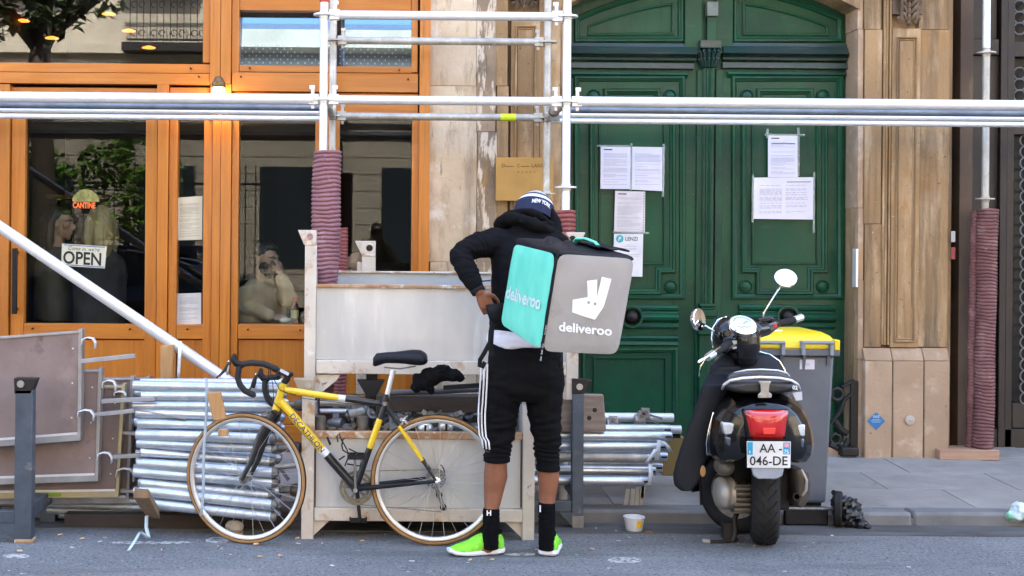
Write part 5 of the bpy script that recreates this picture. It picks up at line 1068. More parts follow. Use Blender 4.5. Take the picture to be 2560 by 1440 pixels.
# seat post, saddle, stem and bars
M().tube([sc_, B(983, 925)], .0138, 14).build('seat_post', mat('bright_post', (.78, .79, .80), rough=.25, metal=.4), bike); M().tube([B(961, 1016), B(966, 985)], .0172, 14).build('seat_clamp', BIKEB, bike); M().tube([B(962, 1013), B(964, 1003)], .019, 14).build('clamp_ring', DULLM, bike)
m = M(); rings = []
for x, y, w, h, tp in ((932, 905, .016, 11, 0), (940, 900, .026, 17, 0), (965, 895, .036, 15, 0), (1000, 894, .05, 17, 0), (1030, 894, .07, 20, 0), (1052, 895, .078, 20, 0), (1064, 897, .07, 15, 0), (1069, 898, .05, 8, 0)):
    c = B(x, y); rings.append([c + Vector((0, w * math.cos(a_), h / S5 * math.sin(a_) * (1 if math.sin(a_) > 0 else .9))) for a_ in [2 * math.pi * i / 20 for i in range(20)]])
m.loft(rings); organic('saddle', m, .006, NYLON, bike, 4, lambda v: .003 * noise.noise(Vector((v.x * 8, v.y * 30, v.z * 40))))
M().tube([B(960, 918), B(1000, 922), B(1040, 915)], .004, 8).build('saddle_rail', DULLM, bike)
M().box(*[sorted((B(1014, 0).x, B(1028, 0).x))[0], B(1028, 0).x, F / S5 - .02, F / S5 + .02, B(0, 925).z + .0, B(0, 914).z]).build('saddle_clip', CREAM, bike) if False else None
st = B(722, 945); clampP = B(694, 927)
M().tube([hT, B(717, 948), B(721, 930)], .018, 14).build('headset_spacer', BLACKP, bike); M().tube([B(722, 936), B(708, 932), clampP], [.018, .015, .019], 12).build('stem', BIKEB, bike)
M().bar(B(700, 925, -.019), B(722, 936, -.019), .003, .016).build('stem_plate', WHITEP, bike); M().lathe([(.011, -.02), (.011, .02)], B(729, 936), (0, 1, 0), 10).build('bell', BLACKP, bike)
N_ = lambda x, y: P(x, y, 497); FA = lambda x, y: P(x, y, 472)
M().tube([N_(668, 912), N_(690, 925), clampP, FA(700, 936), FA(690, 943)], .0135, 12).build('bar_top', BLACKP, bike)
tapeM = mat('bar_tape', (.010, .010, .011), (.016, .016, .017), 60, .75, bump=.001, bscale=120)
M().tube([N_(690, 922), N_(660, 910), N_(630, 907), N_(606, 910), N_(597, 920), N_(594, 945), N_(600, 962), N_(612, 977), N_(633, 987)], [.0155] * 9, 12, round_=True).build('handlebar', tapeM, bike)
M().tube([FA(695, 943), FA(680, 943), FA(668, 945), FA(662, 955), FA(662, 975), FA(668, 995), FA(678, 1008), FA(690, 1016)], [.0155] * 8, 12, round_=True).build('handlebar', tapeM, bike)
M().tube([N_(633, 987), N_(636, 989)], .012, 10).build('bar_plug', DULLM, bike)
def hood(f, pts, lev, name):
    m = M(); m.tube([f(*p) for p in pts], [.016, .019, .017, .013], 12, round_=True); m.build('brake_hood', BLACKP, bike)
    M().tube([f(*p) for p in lev], [(.009, .006), (.008, .006), (.006, .005), (.004, .004)], 8, round_=True).build('brake_lever', BIKEB, bike)
    c = f(*lev[0]); M().ball(c + Vector((-.004, -.012, .006)), .0055, 8, 6).build('lever_pivot', CHROME, bike)
hood(N_, [(606, 912), (590, 908), (584, 897), (586, 890)], [(574, 906), (562, 925), (550, 938), (541, 944)], 'n')
hood(FA, [(668, 948), (658, 945), (651, 936), (652, 926)], [(642, 938), (634, 952), (628, 968), (623, 975)], 'f')
M().tube([N_(572, 912), N_(570, 925), N_(568, 936)], [.005, .007, .005], 8, round_=True).build('shift_paddle', ALU, bike); M().tube([FA(640, 942), FA(637, 958), FA(634, 968)], [.006, .009, .007], 8, round_=True).build('shift_paddle', BLACKP, bike)
for pts in (((676, 915), (676, 935), (682, 960), (684, 990), (684, 1003)), ((672, 920), (670, 950), (672, 985), (684, 1006), (720, 1040)), ((680, 940), (700, 975), (720, 983), (740, 988))):
    M().tube([B(x, y, -.03) for x, y in pts], .0022, 6).build('cable', BLACKP, bike)
M().tube([B(940, 1012, -.02), B(958, 1003, -.02), B(975, 1004, -.02), B(988, 1030, -.02), B(995, 1045, -.01)], .0022, 6).build('cable', BLACKP, bike)
M().tube([B(756, 996, -.012), B(930, 1015, -.012)], .0015, 6).build('cable', BLACKP, bike)
# brakes
for x, y, f in ((664, 1040, -.02), (1010, 1052, -.02)):
    m = M(); c = B(x, y, f); m.bar(c + Vector((-.02, 0, .012)), c + Vector((.02, 0, -.012)), .012, .014); m.bar(c + Vector((.006, .0, .02)), c + Vector((-.012, 0, -.02)), .012, .010); m.ball(c, .010, 8, 6); m.tube([c + Vector((-.022, 0, .0)), c + Vector((.02, 0, .026))], .004, 6); m.build('brake_caliper', CHROME if x > 800 else DULLM, bike)
# cranks, chainring, chain, gears
def ringm(c, r, w, n, th, teeth):
    m = M(); m.loft([[c + Vector((rr * math.cos(2 * math.pi * i / n) , y, rr * math.sin(2 * math.pi * i / n))) for rr, y in ((r - w, -th), (r + (teeth if i % 2 else 0), -th), (r + (teeth if i % 2 else 0), th), (r - w, th))] for i in range(n)], closed=True); return m
cb = bb_ + Vector((.004, .05, -.0)); cr2 = mat('chainring_metal', (.30, .27, .20), (.18, .16, .12), 40, .5, .6)
for r_, o in ((.088, .0), (.068, -.008)): ringm(cb + Vector((0, o, -.010)), r_, .014, 88, .0015, .003).build('chainring', cr2, bike)
m = M()
for i in range(5): a_ = i * 1.2566 + .5; m.bar(cb + Vector((0, 0, -.01)), cb + Vector((.075 * math.cos(a_), 0, -.01 + .075 * math.sin(a_))), .014, .006, (0, 1, 0))
m.build('spider', DULLM, bike)
M().lathe([(.021, -.036), (.021, .036)], bb_, (0, 1, 0), 16).build('bottom_bracket', BIKEB, bike)
cN = bb_ + Vector((0, -.058, 0)); tN = B(887, 1136, -.06); M().tube([cN, tN], [(.013, .008), (.010, .007)], 10).build('crank', DULLM, bike); M().lathe([(.012, 0), (.011, .012)], cN, (0, -1, 0), 14).build('crank_bolt', ALU, bike)
bF = B(900, 1302, .07); M().tube([cb, bF], [.012, .009], 10).build('crank', IRON, bike)
def pedal(c, label=None):
    m = M(); 
    for sx in (-1, 1): m.box(c.x + sx * .042 - .004, c.x + sx * .042 + .004, c.y - .04, c.y + .04, c.z - .012, c.z + .012)
    for sy in (-1, 1): m.box(c.x - .044, c.x + .044, c.y + sy * .038 - .003, c.y + sy * .038 + .003, c.z - .012, c.z + .012)
    m.lathe([(.010, -.05), (.010, .045)], c, (0, 1, 0), 10); return m.build('pedal', BLACKP, bike)
pedal(tN + Vector((.01, -.05, 0))); pedal(bF + Vector((-.01, .05, 0)))
m = M(); c = tN + Vector((-.03, -.05, 0)); m.tube([c + Vector((.02, 0, 0)), c + Vector((-.03, 0, .03)), c + Vector((-.035, 0, .055)), c + Vector((-.03, 0, .085)), c + Vector((-.02, 0, .09))], .004, 8); m.tube([c + Vector((-.05, 0, -.02)), c + Vector((-.02, 0, .0))], .004, 8); m.build('toe_clip', BLACKP, bike)
cass = cR + Vector((0, .045, 0))
for k in range(6): ringm(cass + Vector((0, k * .005 - .012, 0)), .052 - k * .005, .03, 60, .001, .003).build('sprocket', DULLM, bike)
M().lathe([(.024, 0), (.022, .01), (.010, .014), (.008, .03), (.003, .032)], cR + Vector((0, -.04, 0)), (0, -1, 0), 16).build('hub_cap', CHROME, bike)
rp = [B(1086, 1205, .04), B(1098, 1238, .05), B(1108, 1268, .05)]; M().bar(rp[0], rp[1], .02, .014).build('derailleur', DULLM, bike); M().bar(rp[1], rp[2], .012, .02).build('derailleur_cage', DULLM, bike)
for p in rp[1:]: M().lathe([(.018, -.004), (.018, .004)], p, (0, 1, 0), 14).build('jockey_wheel', BLACKP, bike)
M().lathe([(.052, 0), (.056, .002), (.052, .004)], cass + Vector((.045, .02, -.01)), (0, 1, 0), 28).build('spoke_guard', BLACKP, bike) if False else None
M().tube([B(1097, 1185, .05) + Vector((.03 * math.cos(a_), 0, .05 * math.sin(a_))) for a_ in [-1.3 + 2.6 * i / 8 for i in range(9)]], .003, 6).build('cable', BLACKP, bike)
M().tube([cb + Vector((0, 0, .078)), cass + Vector((0, .0, .045))], .004, 6, flat=.6).build('chain', cr2, bike); M().tube([cb + Vector((0, 0, -.095)), B(1106, 1280, .05)], .004, 6, flat=.6).build('chain', cr2, bike)
# bottle cage on the down tube
def cg(x, y, o=-.045): return B(x, y, o)
m = M(); m.tube([cg(845, 1105), cg(842, 1092), cg(848, 1084), cg(853, 1098), cg(868, 1125), cg(872, 1140), cg(862, 1165)], .0035, 8); m.tube([cg(872, 1122), cg(905, 1138), cg(900, 1165), cg(868, 1160)], .004, 8); m.build('bottle_cage', BLACKP, bike)
M().tube([B(818, 1092, -.02), B(826, 1112, -.024)], .006, 8).build('pump_peg', BLACKP, bike)
# ================= people: shared builders =================
def frame_of(f, u=(0, 0, 1)):
    f = Vector(f).normalized(); u = Vector(u); r = f.cross(u).normalized(); u = r.cross(f).normalized()
    return r, f, u           # right, forward, up
def head_geo(m, c, f, u=(0, 0, 1), k=1.0):
    """skull, jaw, nose, brow, lips, ears; returns placing function"""
    r, f, u = frame_of(f, u); c = Vector(c); rot = Matrix((r, f, u)).transposed()
    g = lambda x, y, z: c + (r * x + f * y + u * z) * k
    b = lambda x, y, z, rx, ry, rz, n=18, mm=12: m.ball(g(x, y, z), (rx * k, ry * k, rz * k), n, mm, rot)
    b(0, -.012, .03, .075, .096, .086); b(0, .02, -.045, .057, .07, .068); b(0, .066, -.095, .027, .022, .02); b(0, .074, .034, .052, .022, .014)
    m.tube([g(0, .085, .02), g(0, .103, -.005), g(0, .112, -.022), g(0, .098, -.034)], [.010 * k, .012 * k, .016 * k, .013 * k], 10, round_=True)
    b(0, .086, -.056, .023, .012, .006); b(0, .084, -.068, .021, .013, .008)
    for s in (-1, 1):
        b(s * .078, -.006, -.004, .009, .022, .033); b(s * .038, .066, -.012, .024, .02, .02); b(s * .033, .078, .010, .016, .010, .010)
    return g, rot
def face_bits(par, g, rot, k=1.0, brow=HAIRD):
    for s in (-1, 1):
        M().ball(g(s * .032, .080, .010), .0125 * k, 12, 8).build('eye', mat('eye_white', (.6, .58, .55), rough=.2), par); M().ball(g(s * .031, .0905, .010), .0055 * k, 10, 6).build('iris', mat('dark_iris', (.02, .012, .008), rough=.1), par)
        M().tube([g(s * .014, .098, .029), g(s * .034, .098, .034), g(s * .052, .086, .030)], [.003 * k, .0045 * k, .003 * k], 8, round_=True).build('eyebrow', brow, par)
def finger(m, base, d, bend, ln, r, n=9):
    """chain of three bones rooted in the palm, bending towards 'bend'"""
    d, b = Vector(d).normalized(), Vector(bend).normalized(); p = Vector(base) - d * .02; pts = [p, Vector(base)]
    a = 0
    for l, da in ((.42, .35), (.32, .55), (.26, .45)):
        a += da; pts.append(pts[-1] + (d * math.cos(a) + b * math.sin(a)) * ln * l)
    m.tube(pts, [r * 1.05, r * 1.05, r, r * .93, r * .78], n, round_=True)
def hand_geo(m, wrist, d, palm, thumb, ln=.18, curl=(0, 0, 0)):
    """palm with five fingers: d = towards the fingers, palm = way the palm faces, thumb = side of the thumb"""
    d = Vector(d).normalized(); t = Vector(thumb); t = (t - d * t.dot(d)).normalized(); pn = Vector(palm); pn = (pn - d * pn.dot(d) - t * pn.dot(t)).normalized(); w = Vector(wrist); k = ln / .18
    rings = []
    for s_, hw, ht in ((-.01, .026, .021), (.02, .030, .019), (.05, .039, .017), (.078, .041, .015), (.09, .036, .012)):
        c = w + d * s_ * k + pn * .002; rings.append([c + t * hw * k * math.cos(a) + pn * ht * k * math.sin(a) for a in [2 * math.pi * i / 14 for i in range(14)]])
    m.loft(rings)
    for i, (o, l, r) in enumerate(((.030, .072, .0088), (.010, .080, .0092), (-.011, .075, .0088), (-.030, .060, .0078))):
        finger(m, w + d * (.084 - abs(o) * .12) * k + t * o * k, d + t * o * 3, pn, l * k, r * k)
    b0 = w + d * .022 * k + t * .026 * k
    m.tube([b0 - t * .012, b0 + t * .012 * k + d * .008 * k, b0 + t * .030 * k + d * .032 * k + pn * .008, b0 + t * .036 * k + d * .058 * k + pn * .016, b0 + t * .034 * k + d * .076 * k + pn * .022], [.014 * k, .0135 * k, .0115 * k, .010 * k, .0085 * k], 10, round_=True)
def ring_of(c, a, b, ra, rb, n=24, e=2.0):
    c, a, b = Vector(c), Vector(a), Vector(b); o = []
    for i in range(n):
        t = 2 * math.pi * i / n; x, y = math.cos(t), math.sin(t)
        o.append(c + a * ra * math.copysign(abs(x) ** (2 / e), x) + b * rb * math.copysign(abs(y) ** (2 / e), y))
    return o

# ================= the rider =================
DR = 6.62
Q = lambda x, y, o=0.0: PD(x, y, DR + o)
rider = thing('person', 'person in black hoodie and three striped cropped trousers standing with one hand on the hip', 'person', gpt(1290, 1388))
AX, AY = Vector((1, 0, 0)), Vector((0, 1, 0))
# --- body: one continuous skin ---
m = M()
head_c = Q(1332, 552, .24)
hg, hrot = head_geo(m, head_c, (-.12, .86, -.5), (0, .5, .86))
m.tube([Q(1322, 600, .10), Q(1328, 570, .17), head_c], [.065, .058, .055], 16, round_=True)
trunk = [(1312, 940, 0, .155, .10), (1312, 880, .0, .165, .11), (1312, 800, .01, .145, .10), (1314, 720, .03, .15, .10), (1316, 650, .06, .165, .105), (1318, 605, .09, .17, .085), (1320, 588, .11, .09, .06)]
m.loft([ring_of(Q(x, y, o), AX, AY, a, b) for x, y, o, a, b in trunk])
m.tube([Q(1240, 606, .08), Q(1190, 622, .02), Q(1146, 640, -.06)], [.058, .05, .043], 14, round_=True)
m.tube([Q(1146, 640, -.06), Q(1168, 680, -.10), Q(1198, 728, -.155)], [.043, .041, .0275], 14, round_=True)
hand_geo(m, Q(1199, 730, -.158), Q(1222, 776, -.150) - Q(1199, 730, -.158), (.6, .55, .2), Q(1262, 742, -.17) - Q(1199, 730, -.158), .172)
m.tube([Q(1400, 606, .08), Q(1424, 660, .14), Q(1418, 712, .24)], [.056, .048, .043], 14, round_=True); m.tube([Q(1418, 712, .24), Q(1380, 690, .42), Q(1345, 672, .52)], [.043, .038, .028], 14, round_=True)
hand_geo(m, Q(1345, 672, .52), Vector((-.6, .5, .2)), (-.2, .2, -1), (0, 1, .3), .172)
for pts in (((1262, 950, 0, .088), (1250, 1020, .0, .078), (1242, 1100, -.005, .058), (1240, 1150, .01, .055), (1239, 1190, .020, .061), (1234, 1230, .016, .050), (1229, 1275, .0, .036), (1227, 1335, .0, .030)),
            ((1356, 950, 0, .088), (1362, 1020, .0, .076), (1369, 1100, -.005, .056), (1370, 1150, .01, .051), (1371, 1195, .020, .055), (1369, 1235, .013, .044), (1367, 1275, .0, .034), (1367, 1335, .01, .031))):
    m.tube([Q(x, y, o) for x, y, o, r in pts], [(r, r * 1.06) for x, y, o, r in pts], 18, round_=True, ref=(1, 0, 0))
m.tube([Q(1220, 1370, .0), Q(1180, 1378, .02), Q(1145, 1380, .03)], [.030, .028, .02], 12, round_=True); m.tube([Q(1367, 1366, .04), Q(1362, 1370, .10), Q(1358, 1371, .16)], [.028, .028, .02], 12, round_=True)
organic('body', m, .0058, SKIN, rider, 4)
for s in (-1, 1): M().ball(hg(s * .032, .080, .010), .0125, 12, 8).build('eye', mat('eye_white', (.6, .58, .55), rough=.2), rider)
# --- trousers ---
def fold(v, amp=.006, fx=6, fz=26, s=0.0):
    return amp * (noise.noise(Vector((v.x * fx + s, v.y * fx, v.z * fz + v.x * 7))) + .5 * noise.noise(Vector((v.x * 14, v.y * 14 + s, v.z * 48))))
m = M()
m.loft([ring_of(Q(x, y, o), AX, AY, a, b, e=2.4) for x, y, o, a, b in ((1314, 852, -.0, .176, .125), (1314, 885, -.005, .184, .135), (1313, 930, -.01, .196, .145), (1310, 975, -.005, .200, .14), (1308, 1000, 0, .17, .11))])
m.tube([Q(1253, 955, -.004), Q(1251, 1000, -.004), Q(1249, 1045, -.004), Q(1246, 1090, -.004), Q(1243, 1125, .006), Q(1242, 1152, .008)], [(.108, .125), (.098, .112), (.086, .095), (.077, .083), (.069, .074), (.062, .066)], 22, ref=(1, 0, 0))
m.tube([Q(1362, 955, -.004), Q(1361, 1000, -.004), Q(1363, 1045, -.004), Q(1368, 1095, -.004), Q(1369, 1140, .006), Q(1370, 1174, .008)], [(.100, .125), (.092, .112), (.083, .095), (.073, .080), (.062, .068), (.056, .06)], 22, ref=(1, 0, 0))
zk = Q(1300, 1110).z
def trfold(v):
    w = max(0, 1 - abs(v.z - zk) / .16); return fold(v, .006 + .009 * w, 6, 20 + 16 * w)
organic('trousers', m, .0062, TRACK, rider, 4, trfold)
for yb, xc, ra in ((1153, 1242, .064), (1175, 1370, .058)):
    c = Q(xc, yb, .006); M().loft([ring_of(c + Vector((0, 0, h)), AX, AY, ra * k, ra * 1.06 * k) for h, k in ((.024, 1.0), (.02, 1.05), (.002, 1.05), (-.002, .98))]).build('cuff', TRACK, rider, smooth=60)
# three stripes down the left seam (they lie on the outer side, turned a little to the camera)
for k in range(3):
    m = M(); g = []
    for i in range(22):
        t = i / 21; y = 905 + (1118 - 905) * t
        xs = 1200 + 0 * t + (5 if t > .9 else 0) + k * 7.2 + 2.0 * math.sin(t * 7) * (1 if t > .5 else .4) - 3 * math.sin(t * 3.14)
        hw = .0036
        # push onto the cloth: cylinder around the thigh axis
        ax_x = 1253 - 9 * t; rx = (.110 if t < .15 else .110 - .036 * (t - .15) / .85) ; s_ = F / DR
        dx = max(-.995, min(0, (xs - ax_x) / s_ / (rx + .006))); yy = -math.sqrt(max(0, 1 - dx * dx)) * (rx * 1.15 + .008)
        c = Q(xs, y, -.004); c = Vector((c.x, DR - .004 + yy, c.z)); g.append([c + Vector((-hw, 0, 0)), c + Vector((hw, -.004 * (1 - k * .2), 0))])
    o = m.sheet(g).build('side_stripe', WHITEP, rider); z_ = o.modifiers.new('t', 'SOLIDIFY'); z_.thickness = .003
# --- shirt hem and hoodie ---
m = M(); m.loft([[p + Vector((0, 0, -.035 * (p.x - .70) + (.012 if k == 0 else 0) * math.sin(p.x * 40))) for p in ring_of(Q(x, y, o), AX, AY, a, b, e=2.4)] for k, (x, y, o, a, b) in enumerate(((1310, 863, -.008, .190, .146), (1311, 845, -.008, .187, .143), (1312, 826, -.006, .178, .132)))])
organic('shirt', m, .006, SHIRT, rider, 3, lambda v: fold(v, .006, 9, 9))
m = M()
m.loft([ring_of(Q(x, y, o), AX, AY, a, b, e=2.5) for x, y, o, a, b in ((1316, 838, -.002, .176, .132), (1315, 815, -.0, .183, .138), (1316, 770, .0, .182, .14), (1318, 710, .02, .180, .14), (1320, 660, .045, .187, .14), (1322, 620, .07, .196, .13), (1322, 596, .09, .175, .11), (1322, 575, .12, .12, .09), (1322, 556, .15, .08, .07))])
m.tube([Q(1262, 612, .07), Q(1232, 606, .05), Q(1190, 614, .0), Q(1160, 628, -.04), Q(1150, 642, -.06)], [.080, .078, .066, .057, .053], 18, round_=True)
m.tube([Q(1150, 640, -.06), Q(1160, 662, -.09), Q(1176, 692, -.125), Q(1187, 712, -.145)], [.055, .054, .050, .043], 18, round_=True)
m.tube([Q(1385, 612, .07), Q(1414, 650, .12), Q(1420, 708, .24)], [.082, .068, .058], 18, round_=True); m.tube([Q(1420, 708, .24), Q(1385, 690, .40), Q(1352, 676, .5)], [.058, .05, .038], 16, round_=True)
def hfold(v):
    e = max(0, 1 - (v - Q(1160, 640, -.05)).length / .16); return fold(v, .0055 + .007 * e, 7, 14 + 12 * e, 3)
organic('hoodie', m, .0065, FLEECE, rider, 5, hfold)
# hood bunched round the neck
m = M(); hc = Q(1318, 560, .135); R_ = Matrix.Rotation(math.radians(-22), 3, 'X') @ Matrix.Rotation(math.radians(13), 3, 'Y')
m.tube([hc + R_ @ Vector((.128 * math.cos(a), .105 * math.sin(a), -.038 + .010 * math.sin(2 * a))) for a in [2 * math.pi * i / 20 for i in range(20)]], [(.030 + .005 * math.sin(2.1 * i), .042) for i in range(20)], 14, closed=True, ref=(0, 0, 1))
m.tube([hc + R_ @ Vector((.106 * math.cos(a), .088 * math.sin(a), .016 + .010 * math.sin(3 * a))) for a in [2 * math.pi * i / 20 for i in range(20)]], [(.022 + .004 * math.sin(1.7 * i), .032) for i in range(20)], 14, closed=True, ref=(0, 0, 1))
m.ball(hc + Vector((0, .02, -.05)), (.10, .08, .05)); m.ball(hc + Vector((.02, -.085, -.070)), (.105, .04, .045)); m.ball(hc + Vector((-.05, -.08, -.045)), (.06, .035, .03))
for i in range(5): m.tube([hc + R_ @ Vector((.15 * math.cos(a), .13 * math.sin(a), z)) for a, z in ((-2.6 + i * .42, -.045), (-2.2 + i * .42, -.015), (-1.8 + i * .42, -.05))], .011, 8, round_=True)
m.tube([Q(1378, 528, .15), Q(1388, 552, .13), Q(1390, 580, .10)], [.018, .028, .036], 12, round_=True)
organic('hood', m, .005, FLEECE, rider, 4, lambda v: fold(v, .0022, 7, 22, 5))
# hat: navy cuff, white stripe, pale crown
ha = Vector((.20, .42, .88)).normalized(); hr, hf_, hu = frame_of(Vector((-.1, .9, -.4)), ha); h0 = Q(1332, 545, .20)
def hp(a, t, k=1.0):   # angle round the head, 0 bottom..1 crown
    rr = math.cos(min(1, max(0, (t - .25) / .75)) * math.pi / 2) ** .62 if t > .25 else 1.0
    return h0 + hu * (t * .155) + (hr * math.cos(a) * .101 + hf_ * math.sin(a) * .118) * rr * k
def hat_band(name, t0, t1, mt, k, n=9):
    m = M(); m.loft([[hp(2 * math.pi * j / 36, t0 + (t1 - t0) * i / n, k) for j in range(36)] for i in range(n + 1)]); return m.build(name, mt, rider, smooth=60)
hat_band('hat_crown', .0, .995, KNITW, .985, 20); hat_band('hat_cuff', -.10, .44, NAVY, 1.03, 8); hat_band('hat_stripe', .45, .56, mat('white_knit', (.78, .78, .82), rough=.9), 1.015, 4); hat_band('hat_stripe', .62, .70, NAVY, 1.0, 3)
m = M(); vs, fs = text_geo('NEW YORK', 1, offset=.03, cut=6); wm_ = max(v[0] for v in vs)
m.add([hp(-math.pi / 2 + .16 + (x / wm_ - .5) * 1.0, .16 + y * .20 + .05 * math.cos((x / wm_ - .5) * 3), 1.045) for x, y in vs], fs); m.build('hat_lettering', WHITEP, rider, smooth=0, fix=False)
# socks, shoes, watch
for (xc, zt, zb, col) in ((1228, 1270, 1345, 0), (1367, 1256, 1348, 1)):
    m = M(); ys = [zb + 26, zb - 6, (zt + zb) / 2, zt + 10, zt]; m.loft([ring_of(Q(xc - (2 if i < 2 and col == 0 else 0), y, .0), AX, AY, r, r * 1.12) for i, (y, r) in enumerate(zip(ys, (.041, .042, .042, .043, .041)))])
    organic('sock', m, .004, SOCK, rider, 3, lambda v: .0025 * noise.noise(Vector((v.x * 10, v.y * 10, v.z * 90))))
c = Q(1221, 1283, -.049); m = M(); put_text(m, 'H', .034, lambda x, y: Vector((c.x - .010 + x, c.y - .0035 + 4.5 * (x - .012) ** 2, c.z - .010 + y)), offset=.0015); m.build('sock_letter', WHITEP, rider, fix=False)
c = Q(1358, 1270, -.05); M().box(c.x - .018, c.x - .012, c.y - .004, c.y + .01, c.z - .02, c.z + .012).build('sock_mark', WHITEP, rider)
def shoe(tag_, heel, toe, w, label=None):
    """heel/toe: ground points; rings along the length"""
    d = (toe - heel); L_ = d.length; d.normalize(); sd = Vector((-d.y, d.x, 0)); up_ = Vector((0, 0, 1)); m = M(); rg = []
    for t, hw, z0, z1, e in ((-.01, .66, .012, .090, 2.3), (.05, .86, .008, .106, 2.5), (.18, .90, .006, .104, 2.5), (.34, .86, .006, .108, 2.3), (.48, .90, .006, .094, 2.3), (.62, .98, .006, .070, 2.4), (.78, 1.0, .007, .056, 2.4), (.92, .80, .012, .046, 2.3), (1.0, .42, .018, .036, 2.1)):
        rg.append(ring_of(heel + d * L_ * t + up_ * (z0 + z1) / 2, sd, up_, w * hw / 2, (z1 - z0) / 2, 22, e))
    m.loft(rg); organic('shoe_upper', m, .0045, LIME, rider, 3, lambda v: .0012 * noise.noise(v * 60))
    m = M(); rg = []
    for t, hw, z1, z0 in ((-.045, .50, .034, .012), (.0, .82, .036, .004), (.15, .98, .034, .0), (.35, .94, .030, .0), (.55, 1.04, .030, .0), (.75, 1.10, .030, .002), (.92, .88, .036, .008), (1.02, .50, .042, .018)):
        rg.append(ring_of(heel + d * L_ * t + up_ * (z0 + z1) / 2, sd, up_, w * hw / 2, (z1 - z0) / 2, 22, 3.2))
    m.loft(rg); organic('shoe_sole', m, .0045, SOLE, rider, 2, lambda v: .0012 * noise.noise(Vector((v.x * 30, v.y * 30, 0))))
    c = heel + d * L_ * .19 + up_ * .106; M().loft([ring_of(c + up_ * h, sd, d, .034 * k, .05 * k, 20) for h, k in ((-.012, 1.05), (.004, 1.1), (.012, 1.0), (.008, .85))]).build('shoe_collar', SOCK, rider, smooth=60)
shoe('l', gpt(1254, 1384) + Vector((0, .02, 0)), gpt(1122, 1387) + Vector((0, -.02, 0)), .110); shoe('r', gpt(1368, 1388) + Vector((0, -.03, 0)), gpt(1368, 1388) + Vector((.05, .23, 0)), .112)
c = Q(1192, 722, -.148); dW = (Q(1198, 728, -.155) - Q(1176, 692, -.125)).normalized()
M().lathe([(.034, -.016), (.037, -.010), (.037, .010), (.034, .016)], c + dW * .006, dW, 20).build('watch_strap', STRAP, rider); 
# ================= delivery backpack =================
pk = thing('delivery_backpack', 'grey and turquoise delivery backpack with a white animal head logo, on the rider\'s back', 'backpack', Q(1420, 885, -.35))
yaw, pit, rol, bw, bh, bd = 0.3624, 0.1565, 0.0768, 0.4, 0.4404, 0.4357
RB = Matrix.Rotation(yaw, 3, 'Z') @ Matrix.Rotation(pit, 3, 'X') @ Matrix.Rotation(rol, 3, 'Y'); CB = Vector((0.8544, 6.1901, 1.3262))
def crn(x, y, z): return CB + RB @ Vector((x * bw / 2, y * bd / 2, z * bh / 2))
obs = {(-1, -1, 1): (1394, 632), (1, -1, 1): (1588, 645), (1, -1, -1): (1545, 888), (-1, -1, -1): (1354, 880), (-1, 1, 1): (1286, 606), (-1, 1, -1): (1251, 812)}
C8 = {}
for x in (-1, 1):
    for y in (-1, 1):
        for z in (-1, 1):
            q = crn(x, y, z)
            if (x, y, z) in obs: q = PD(*obs[(x, y, z)], q.y)
            C8[(x, y, z)] = q
C8[(1, 1, 1)] = C8[(-1, 1, 1)] + (C8[(1, -1, 1)] - C8[(-1, -1, 1)]) * .98; C8[(1, 1, -1)] = C8[(-1, 1, -1)] + (C8[(1, -1, -1)] - C8[(-1, -1, -1)]) * .98
K = lambda x, y, z: C8[(x, y, z)]
def tri(u, v, w):   # trilinear inside the box, -1..1
    o = Vector()
    for (x, y, z), q in C8.items(): o += q * ((1 + x * u) / 2 * (1 + y * v) / 2 * (1 + z * w) / 2)
    return o
N6 = 14; m = M()
def rbox(m, sx, sy, sz, n=N6, e=5.0):
    for fixed in range(3):
        for sgn in (-1, 1):
            g = []
            for i in range(n + 1):
                row = []
                for j in range(n + 1):
                    a, b = math.sin((-1 + 2 * i / n) * math.pi / 2 ), math.sin((-1 + 2 * j / n) * math.pi / 2)
                    v = [0, 0, 0]; v[fixed] = sgn; v[(fixed + 1) % 3] = a; v[(fixed + 2) % 3] = b
                    l = (abs(v[0]) ** e + abs(v[1]) ** e + abs(v[2]) ** e) ** (1 / e); mx_ = max(abs(q) for q in v)
                    f = mx_ / l if l else 1; f = 1 - (1 - f) * .42
                    row.append(tri(v[0] * f * sx, v[1] * f * sy, v[2] * f * sz))
                g.append(row)
            m.sheet(g)
rbox(m, .985, .985, .985)
organic('bag_body', m, .009, NYLON, pk, 3, lambda v: .003 * noise.noise(v * 14))
# lid with folds and flap
m = M(); n = 16; g0, g1 = [], []
for i in range(n + 1):
    u = -1.0 + 2.0 * i / n; r0, r1 = [], []
    for j in range(n + 1):
        v = -1 + 2 * j / n; edge = max(abs(u), abs(v)); h = .10 * (1 - edge ** 3) + .02 + .05 * max(0, v) + .05 * max(0, -u) 
        r0.append(tri(u * 1.0, v * 1.0, .92)); r1.append(tri(u * .985, v * .985, 1.0 + h))
    g0.append(r0); g1.append(r1)
vs = [p for r in g0 for p in r] + [p for r in g1 for p in r]; k = n + 1; o = k * k; fs = []
for i in range(n):
    for j in range(n): a = i * k + j; fs += [(a, a + k, a + k + 1, a + 1), (o + a, o + a + 1, o + a + k + 1, o + a + k)]
bd_ = [(i, 0) for i in range(n)] + [(n, j) for j in range(n)] + [(n - i, n) for i in range(n)] + [(0, n - j) for j in range(n)]
for (i, j), (i2, j2) in zip(bd_, bd_[1:] + bd_[:1]): a, b = i * k + j, i2 * k + j2; fs.append((a, b, o + b, o + a))
m.add(vs, fs)
